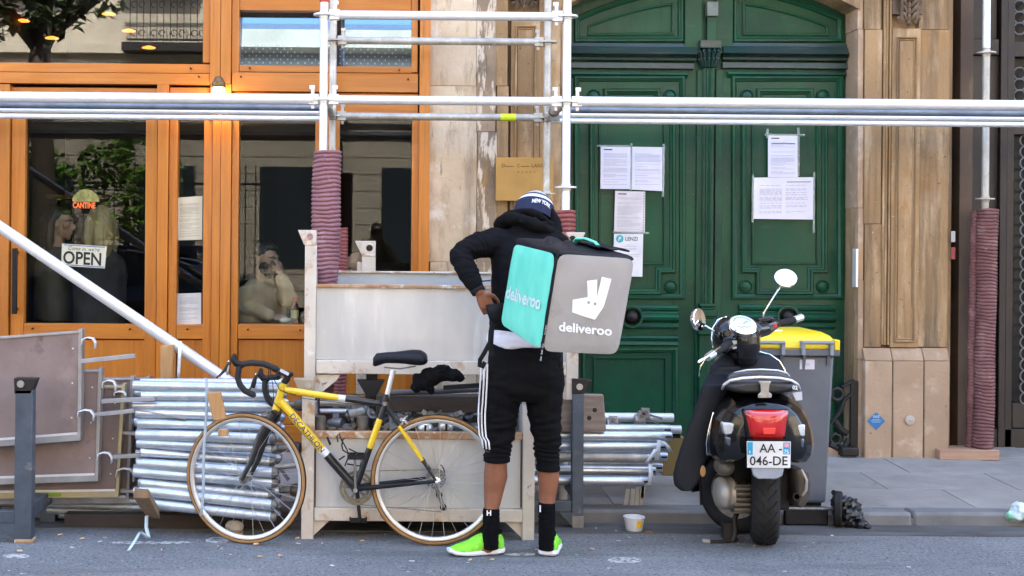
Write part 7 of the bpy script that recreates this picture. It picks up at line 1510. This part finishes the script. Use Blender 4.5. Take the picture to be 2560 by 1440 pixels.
# ---- bags, tub, litter ----
m = M()
for x, y, rx, rz, dy in ((2120, 1280, 34, 40, 0), (2112, 1290, 26, 28, 0), (2100, 1262, 16, 28, .03), (2135, 1302, 24, 18, .0), (2152, 1310, 18, 10, -.02), (2095, 1240, 7, 12, .03)): m.ball(P(x, y, 450) + Vector((0, dy, 0)), (rx / 450, .07, rz / 450), 14, 10)
rb_ = organic('rubbish_bag', m, .017, BAGB, None, 1, lambda v: .017 * (noise.noise(v * 61) + noise.noise(v * 31)) - .004 + .02 * max(0, noise.noise(v * 17)), label='small crumpled black rubbish bag slumped beside the bin wheel', category='bag')
rb_.data.polygons.foreach_set('use_smooth', [False] * len(rb_.data.polygons))
m = M()
for x, y, rx, rz in ((2536, 1290, 24, 14), (2550, 1276, 22, 20), (2566, 1285, 24, 20)): m.ball(P(x, y, 447), (rx / 447, .06, rz / 447), 14, 10)
organic('plastic_bag', m, .006, BAGW, None, 2, lambda v: .016 * noise.noise(v * 22) + .01 * noise.noise(v * 50), label='crumpled pale plastic bag with green print on the kerb at the right edge', category='bag')
g0 = gpt(1585, 1327); t = thing('plastic_tub', 'white plastic tub with a yellow label standing in the gutter', 'tub', g0)
z0 = .005; M().lathe([(.043, z0), (.046, z0 + .004), (.054, z0 + .066), (.0585, z0 + .068), (.0585, z0 + .074), (.054, z0 + .074), (.050, z0 + .060), (.044, z0 + .01)], (g0.x, g0.y, 0), (0, 0, 1), 32).build('tub', mat('white_tub', (.72, .74, .78), (.66, .68, .73), 9, .35), t)
m = M(); g = []
for i in range(7):
    a = -math.pi / 2 + .10 + .62 * i / 6; g.append([Vector((g0.x + r * math.cos(a), g0.y + r * math.sin(a), z)) for r, z in ((.0496, .026), (.0545, .062))])
m.sheet(g).build('label', mat('tub_yellow', (.85, .60, .02), (.8, .5, .02), 30, .5, spots=[((.7, .12, .02), 60, .62, .66)]), t, fix=False)
# cigarette ends and paper scraps, one object each
CIG = mat('cigarette_end', (.60, .32, .12), (.66, .50, .34), 60, .8); SCR = mat('scrap_paper', (.68, .66, .62), (.56, .54, .50), 30, .8)
cg0 = None
for k in range(18):
    px, py = random.uniform(20, 2400), random.uniform(1340, 1425)
    if k < 9: px, py = ((205, 1350), (262, 1347), (545, 1368), (805, 1362), (905, 1355), (1480, 1376), (1230, 1402), (640, 1364), (150, 1340))[k]
    q = gpt(px, py)
    if cg0 is None:
        cg0 = M().tube([(-.011, 0, .004), (.011, 0, .004)], .0038, 7).build('cigarette_end', CIG, label='flattened cigarette end lying on the asphalt', category='litter', group='cigarette ends on the road', base=False); o = cg0
    else: o = cg0.copy(); COL.objects.link(o)
    o.location = (q.x, q.y, .004); o.rotation_euler = (0, 0, random.uniform(0, 3.1)); o.scale = (random.uniform(.7, 1.3),) * 3
sp0 = None
for k in range(18):
    px, py = random.uniform(0, 2540), random.uniform(1336, 1432)
    if k < 12: px, py = ((180, 1370), (745, 1360), (1540, 1328), (1745, 1308), (700, 1391), (830, 1415), (1810, 1325), (1030, 1404), (2080, 1340), (1345, 1375), (1490, 1322), (250, 1355))[k]
    q = gpt(px, py); 
    if sp0 is None:
        m = M(); m.sheet([[Vector((-.02 + .01 * i, -.012 + .012 * j, .004 + .005 * noise.noise(Vector((i * .8, j * .9, 2))))) for j in range(3)] for i in range(5)]); sp0 = m.build('paper_scrap', SCR, label='small pale paper scrap lying on the asphalt', category='litter', group='paper scraps on the road', base=False); o = sp0
    else: o = sp0.copy(); COL.objects.link(o)
    o.location = (q.x, q.y, .001); o.rotation_euler = (0, 0, random.uniform(0, 6.3)); f_ = random.uniform(.2, .5) if k >= 12 else .7; o.scale = (f_, f_, f_)
PAINTW = mat('worn_white_mark', (.50, .50, .49), (.15, .155, .16), 40, .8, ramp=(.42, .58))
def mark(label, cx, cy, rx, ry, n=18):
    pts = [gpt(cx + rx * (1 + .35 * noise.noise(Vector((i * .9, cx, 0)))) * math.cos(2 * math.pi * i / n), cy + ry * (1 + .3 * noise.noise(Vector((i * .7, 3, cx)))) * math.sin(2 * math.pi * i / n)) for i in range(n)]
    M().prism([(p.x, p.y, .0005) for p in pts], (0, 0, .002)).build('white_stain', PAINTW, label=label, category='stain')
mark('large white splash on the road right of the rider\'s shoes', 1562, 1401, 42, 7); mark('long thin white streak on the road below the bright tube stack', 380, 1357, 110, 3); mark('white smear under the front bicycle wheel', 545, 1351, 32, 7); mark('pale streak on the road between the rider\'s shoes', 1300, 1386, 40, 3); mark('white splash on the road below the left rack post', 40, 1391, 34, 5)
for k in range(26):
    px, py = random.uniform(0, 2540), random.uniform(1345, 1435); q = gpt(px, py); r_ = random.uniform(.003, .009)
    M().prism([(q.x + r_ * 1.6 * math.cos(i), q.y + r_ * math.sin(i) * random.uniform(.7, 1.2), .0005) for i in range(6)], (0, 0, .0015)).build('gum_spot', PAINTW, label='small flat pale spot of old gum on the road', category='stain', group='pale gum spots on the road')
t = thing('brown_peel', 'small brown scrap lying in front of the white tub', 'litter', gpt(1622, 1334)); M().ball(gpt(1622, 1333) + Vector((0, 0, .006)), (.022, .012, .007), 12, 8).build('peel', mat('peel_brown', (.25, .10, .03)), t)
t = thing('paper_ball', 'crumpled pale paper on a scrap of board seen through the front wheel', 'litter', gpt(588, 1332)); 
M().box(P(556, 0, 470).x, P(618, 0, 470).x, F / 470, F / 470 + .05, .0, .012).build('board', PINE, t)
m = M(); m.ball(P(585, 1318, 470) + Vector((0, .02, 0)), (.05, .03, .035), 14, 10)
for v in m.v: v += v.normalized() * .02 * noise.noise(v * 30)
m.build('paper', mat('crumpled_paper', (.60, .55, .50), rough=.8), t)
# ================= people inside and across =================
def bust(label, c, f, jacket, hair, skin=SKINL, arms=(), beard=False, bald=False, k=1.0, shoulder_dz=-.27, name='person', long_hair=None, torso=True):
    """a seated figure: one body of skin, jacket and hair over it"""
    c = Vector(c); r_, f_, u_ = frame_of(f); t = thing(name, label, 'person', (c.x, c.y, c.z - .75))
    m = M(); g, rot = head_geo(m, c, f, k=k); sh = c + Vector((0, 0, shoulder_dz)) - f_ * .03
    m.tube([c + Vector((0, 0, -.03)) - f_ * .02, c + Vector((0, 0, -.13)) - f_ * .03, sh], [.055, .055, .07], 14)
    body_r = [(-.0, .16, .085), (-.10, .18, .11), (-.28, .17, .115), (-.46, .165, .12)]
    m.loft([ring_of(sh + Vector((0, 0, z)), r_, f_, a, b) for z, a, b in ((.05, .08, .06),) + tuple(body_r)])
    jm = M(); jm.loft([ring_of(sh + Vector((0, 0, z)), r_, f_, a + .022, b + .025, e=2.3) for z, a, b in ((.085, .065, .055), (.055, .10, .065)) + tuple(body_r)])
    for (s, elbow, wrist, hd, palm) in arms:
        a = sh + r_ * .165 * s + Vector((0, 0, -.03)); e = Vector(elbow); w = Vector(wrist)
        m.tube([a, (a + e) / 2, e], [.055, .05, .042], 12, round_=True); m.tube([e, (e + w) / 2, w], [.042, .04, .028], 12, round_=True); hand_geo(m, w, hd, palm, r_ * -s + Vector((0, 0, .4)), .165)
        jm.tube([a, (a + e) / 2, e], [.078, .072, .064], 14, round_=True); jm.tube([e, (e + w) / 2, w - (w - e).normalized() * .02], [.064, .058, .046], 14, round_=True)
    organic('body', m, .008, skin, t, 3); organic('jacket', jm, .010, jacket, t, 4, lambda v: .008 * noise.noise(v * 13)); face_bits(t, g, rot, k, hair if not bald else HAIRD)
    hm = M()
    if not bald:
        for x, y, z, a, b, d in ((0, -.03, .050, .083, .095, .078), (0, -.06, .0, .074, .06, .07), (0, .03, .095, .06, .06, .026)): hm.ball(g(x, y, z), (a, b, d), 18, 12, rot)
        if long_hair:
            for s in (-1, 1): hm.tube([g(s * .05, -.02, .08), g(s * .092, -.03, 0), g(s * .10, -.035, -.10), g(s * .095, -.03, -.2)], [.03, .035, .04, .025], 12, round_=True)
            hm.tube([g(0, -.06, .08), g(0, -.10, 0), g(0, -.10, -.1), g(0, -.09, -.22)], [.06, .075, .08, .05], 14, round_=True)
    else: 
        for s in (-1, 1): hm.ball(g(s * .062, -.03, .0), (.02, .06, .04), 12, 8, rot)
        hm.ball(g(0, -.07, .0), (.062, .04, .05), 12, 8, rot)
    organic('hair', hm, .007, hair, t, 3, lambda v: .005 * noise.noise(Vector((v.x * 40, v.y * 40, v.z * 14))))
    if beard:
        bm_ = M()
        for x, y, z, a, b, d in ((0, .05, -.085, .052, .05, .038), (-.05, .03, -.05, .018, .045, .045), (.05, .03, -.05, .018, .045, .045), (0, .092, -.046, .026, .008, .007)): bm_.ball(g(x, y, z), (a, b, d), 14, 10, rot)
        organic('beard', bm_, .006, HAIRD, t, 2, lambda v: .003 * noise.noise(v * 70))
    return t
SI = 352.0
I = lambda x, y, d=9.4: PD(x, y, d)
hc_ = I(664, 650, 9.42)
bust('bearded man in beige jacket resting his cheek on his hand inside the right window', hc_, (.80, -.55, -.10), JACKET, HAIRD, beard=True, arms=((-1, I(722, 745, 9.30), I(702, 690, 9.28), (-.12, .1, .99), (-.8, .4, 0)), (1, I(610, 760, 9.30), I(680, 792, 9.22), (.98, -.1, -.1), (0, 0, -1))), shoulder_dz=-.22)
bust('person with warm lit forehead seated low beside the lugged post inside the last pane', I(893, 672, 9.5), (-.75, -.6, -.25), DARKCL, HAIRD, bald=True, shoulder_dz=-.24)
bust('dark haired woman in brown top facing right inside the door pane', I(152, 560, 9.75), (.96, -.28, -.05), mat('brown_top', (.10, .08, .05)), HAIRD, long_hair=True, shoulder_dz=-.25)
bust('blonde haired woman facing left inside the door pane below the decal', I(248, 560, 9.6), (-.5, .8, 0), DARKCL, HAIRB, long_hair=True, shoulder_dz=-.27)
# table with bottle by the window
t = thing('cafe_table', 'wooden table inside behind the right window sill', 'table', I(700, 830, 9.45)); zt2 = I(700, 806, 9.25).z
M().box(I(560, 0, 9.3).x, I(800, 0, 9.3).x, 9.12, 9.75, zt2 - .03, zt2).build('table_top', mat('table_wood', (.20, .11, .05), (.15, .08, .035), 4, .5), t, bevel=.004)
for x_ in (I(575, 0, 9.3).x, I(785, 0, 9.3).x): M().box(x_ - .025, x_ + .025, 9.66, 9.71, .13, zt2 - .03).build('leg', DARKBEAM, t)
c = I(737, 806, 9.2); c.z = zt2
t = thing('sauce_bottle', 'red capped bottle with yellow label standing on the table inside the window', 'bottle', c)
M().lathe([(.026, 0), (.028, .01), (.028, .10), (.024, .118), (.012, .14), (.011, .158)], c, (0, 0, 1), 18).build('bottle', mat('brown_sauce', (.16, .045, .02), rough=.15), t); M().lathe([(.0285, .035), (.0285, .09)], c, (0, 0, 1), 18, caps=False).build('label', mat('bottle_label', (.62, .54, .24)), t); M().lathe([(.013, .155), (.014, .16), (.012, .178), (.004, .182)], c, (0, 0, 1), 14).build('cap', mat('red_cap', (.75, .06, .02)), t)
c = I(712, 803, 9.2); c.z = zt2; t = thing('food_wrap', 'small pale wrapped snack on the table beside the sauce bottle', 'food', c); m = M(); m.ball(c + Vector((0, 0, .018)), (.045, .03, .02), 14, 8); m.build('wrap', PAPERC, t)
# shelf, its warm glow put into the top board colour, and bar counter far inside
t = thing('bar_shelf', 'dim wooden shelf with a warm glow painted on its top board deep inside the door pane', 'shelf', I(110, 520, 11.5)); c = I(110, 492, 11.5)
for k in range(4): M().box(c.x - .35, c.x + .45, 11.9, 12.1, c.z - .14 * k, c.z - .14 * k + .03).build('board', mat('amber_glow_board', (.30, .14, .03)) if k == 0 else INTW, t)
# ---- across the street: photographer, trees, hedge, car ----
bust_ = None
t = thing('person', 'photographer in olive jacket holding a camera to the face, mirrored in the last pane', 'person', (-.1, -.35, .1))
m = M(); hd_c = Vector((-.10, -.33, 1.63)); g, rot = head_geo(m, hd_c, (0, 1, -.05)); sh = hd_c + Vector((0, -.04, -.26))
m.tube([hd_c + Vector((0, -.02, -.05)), sh], [.055, .065], 12); m.loft([ring_of((sh.x, sh.y, z), AX, AY, a, b) for z, a, b in ((.88, .17, .12), (1.1, .16, .12), (1.3, .18, .12), (1.38, .10, .07))])
for s in (-1, 1):
    m.tube([sh + Vector((s * .17, 0, -.02)), sh + Vector((s * .24, .10, -.2)), sh + Vector((s * .06, .2, .18))], [.05, .045, .03], 12, round_=True); m.tube([(sh.x + s * .09, -.37, .9), (sh.x + s * .1, -.36, .5), (sh.x + s * .1, -.37, .14)], [.085, .06, .045], 12, round_=True)
    hand_geo(m, sh + Vector((s * .06, .2, .18)), (0, .2, 1), (-s, 0, 0), (-s, -.5, .2), .16); m.tube([(sh.x + s * .1, -.38, .13), (sh.x + s * .12, -.26, .13)], .04, 10, round_=True)
organic('body', m, .010, SKINL, t, 3)
m = M(); m.loft([ring_of((sh.x, sh.y, z), AX, AY, a, b) for z, a, b in ((.84, .20, .15), (1.1, .19, .15), (1.3, .21, .15), (1.41, .11, .09))])
for s in (-1, 1): m.tube([sh + Vector((s * .17, 0, -.02)), sh + Vector((s * .24, .10, -.2)), sh + Vector((s * .08, .19, .12))], [.075, .07, .05], 12, round_=True)
organic('jacket', m, .012, OLIVE, t, 3); m = M()
for s in (-1, 1): m.tube([(sh.x + s * .09, -.37, .92), (sh.x + s * .1, -.36, .5), (sh.x + s * .1, -.37, .16)], [.11, .085, .065], 12)
organic('trousers', m, .012, DARKCL, t, 3); m = M(); m.ball(g(0, -.03, .05), (.084, .1, .08), 16, 10, rot); m.build('hair', HAIRD, t)
m = M(); m.box(-.17, -.03, -.20, -.14, 1.58, 1.67); m.lathe([(.035, 0), (.037, .12), (.03, .12)], (-.10, -.14, 1.62), (0, 1, 0), 18); m.build('camera', BLACKP, t, bevel=.004)
def leafmass(m, c, r, n, size, seed):
    rnd = random.Random(seed); c = Vector(c)
    for _ in range(n):
        while True:
            v = Vector((rnd.uniform(-1, 1), rnd.uniform(-1, 1), rnd.uniform(-1, 1)))
            if v.length < 1 and noise.noise(v * 2.2 + Vector((seed, 0, 0))) > -.18: break
        p = c + Vector((v.x * r[0], v.y * r[1], v.z * r[2])); a = Vector((rnd.uniform(-1, 1), rnd.uniform(-1, 1), rnd.uniform(-.6, .6))).normalized(); b = a.cross(Vector((rnd.uniform(-1, 1), rnd.uniform(-1, 1), 1))).normalized(); s = size * rnd.uniform(.6, 1.3)
        m.add([p - a * s, p + b * s * .45, p + a * s, p - b * s * .45], [(0, 1, 2, 3)])
for k, (x, y, lb_) in enumerate(((-5.3, -2.4, 'street tree with dark trunk mirrored in the upper left pane'), (7.5, -2.4, 'street tree further along the far pavement'))):
    t = thing('street_tree', lb_, 'tree', (x, y, .1)); M().tube([(x, y, .1), (x + .05, y, 2), (x - .05, y, 4.2), (x + .1, y, 6.2)], [.22, .19, .17, .1], 12).build('trunk', mat('bark', (.06, .045, .03), (.09, .07, .05), 8, .9, bump=.01, bscale=12), t)
    m = M(); rnd = random.Random(k)
    for _ in range(7): a = rnd.uniform(0, 6.3); m.tube([(x, y, 4 + rnd.random()), (x + .8 * math.cos(a), y + .8 * math.sin(a), 5.2), (x + 1.6 * math.cos(a), y + 1.5 * math.sin(a), 5.8)], [.07, .05, .02], 6)
    m.build('limb', _mc['bark'], t); m = M(); leafmass(m, (x, y, 6.6), (1.8, 1.7, 1.5), 2600, .12, 3 + k); leafmass(m, (x + .1, y, 5.2), (1.2, 1.0, .6), 480, .11, 8 + k); leafmass(m, (x - 1.2, y, 5.0), (.9, .9, .6), 500, .11, 11 + k); m.build('crown', mat('tree_leaf', (.035, .06, .015), (.06, .09, .02), 3, .6), t, smooth=0, fix=False)
t = thing('leafy_shrub', 'bright green shrub behind railings mirrored in the door pane', 'shrub', (-4.2, -3.2, .1)); m = M(); leafmass(m, (-4.1, -3.2, 2.4), (.9, .6, 1.0), 1500, .09, 21); leafmass(m, (-5.6, -3.2, 2.2), (.7, .6, .8), 900, .09, 22); m.build('crown', LEAFG, t, smooth=0, fix=False); M().tube([(-4.1, -3.2, .1), (-4.15, -3.2, 2.2)], .05, 8).build('stem', _mc['bark'], t)
t = thing('iron_railing', 'tall dark iron railing across the street mirrored in the panes', 'railing', (-3, -2.9, .1)); m = M()
for i in range(34): m.tube([(-7 + i * .16, -2.9, .1), (-7 + i * .16, -2.9, 2.6)], .010, 6); m.ball((-7 + i * .16, -2.9, 2.64), (.014, .014, .04), 6, 4)
for z in (.4, 2.35): m.box(-7.1, -1.7, -2.92, -2.88, z, z + .04)
m.build('bars', IRON, t)
car = thing('parked_car', 'dark blue saloon car parked across the street mirrored in the door pane', 'car', (-3.45, 1.1, 0)); CARP = mat('car_paint', (.03, .06, .16), (.035, .07, .18), 4, .1, coat=1.0)
cx0, cy0 = -3.45, 1.1
def cring(x, zb, zt, w): return [Vector((x, cy0 + w * s, z)) for s, z in ((-.9, zb), (-1, zb + .12), (-1, (zb + zt) / 2), (-.93, zt - .05), (-.75, zt), (.75, zt), (.93, zt - .05), (1, (zb + zt) / 2), (1, zb + .12), (.9, zb))]
m = M(); m.loft([cring(cx0 + x, zb, zt, w) for x, zb, zt, w in ((-2.2, .35, .62, .70), (-2.1, .26, .74, .82), (-1.3, .22, .86, .87), (-.8, .22, .92, .88), (1.3, .22, .96, .88), (1.9, .26, .95, .85), (2.2, .36, .86, .72))]); m.build('body', CARP, car, smooth=50)
m = M(); m.loft([cring(cx0 + x, .90, zt, w) for x, zt, w in ((-1.05, .93, .80), (-.45, 1.28, .68), (-.1, 1.36, .64), (.7, 1.36, .64), (1.15, 1.24, .68), (1.75, .95, .78))]); m.build('cabin', mat('car_glass', (.02, .035, .06), rough=.05, coat=1.0), car, smooth=50)
m = M(); m.loft([cring(cx0 + x, 1.30, zt, w) for x, zt, w in ((-.5, 1.32, .62), (-.1, 1.385, .645), (.7, 1.385, .645), (1.15, 1.31, .62))]); m.build('roof', CARP, car, smooth=50)
for x_ in (-1.35, 1.35):
    for y_ in (-.86, .86): M().lathe([(.2, -.09), (.31, -.09), (.32, 0), (.31, .09), (.2, .09)], (cx0 + x_, cy0 + y_ * .95, .32), (0, 1, 0), 24).build('wheel', RUBBER, car)
for y_ in (-.7, .7): m = M(); m.tube([(cx0 - 1.0, cy0 + y_ * 1.14, .95), (cx0 - .42, cy0 + y_ * .96, 1.29), (cx0 + .3, cy0 + y_ * .92, 1.37), (cx0 + 1.15, cy0 + y_ * .97, 1.25), (cx0 + 1.6, cy0 + y_ * 1.12, .98)], .012, 6); m.build('window_trim', CHROME, car)
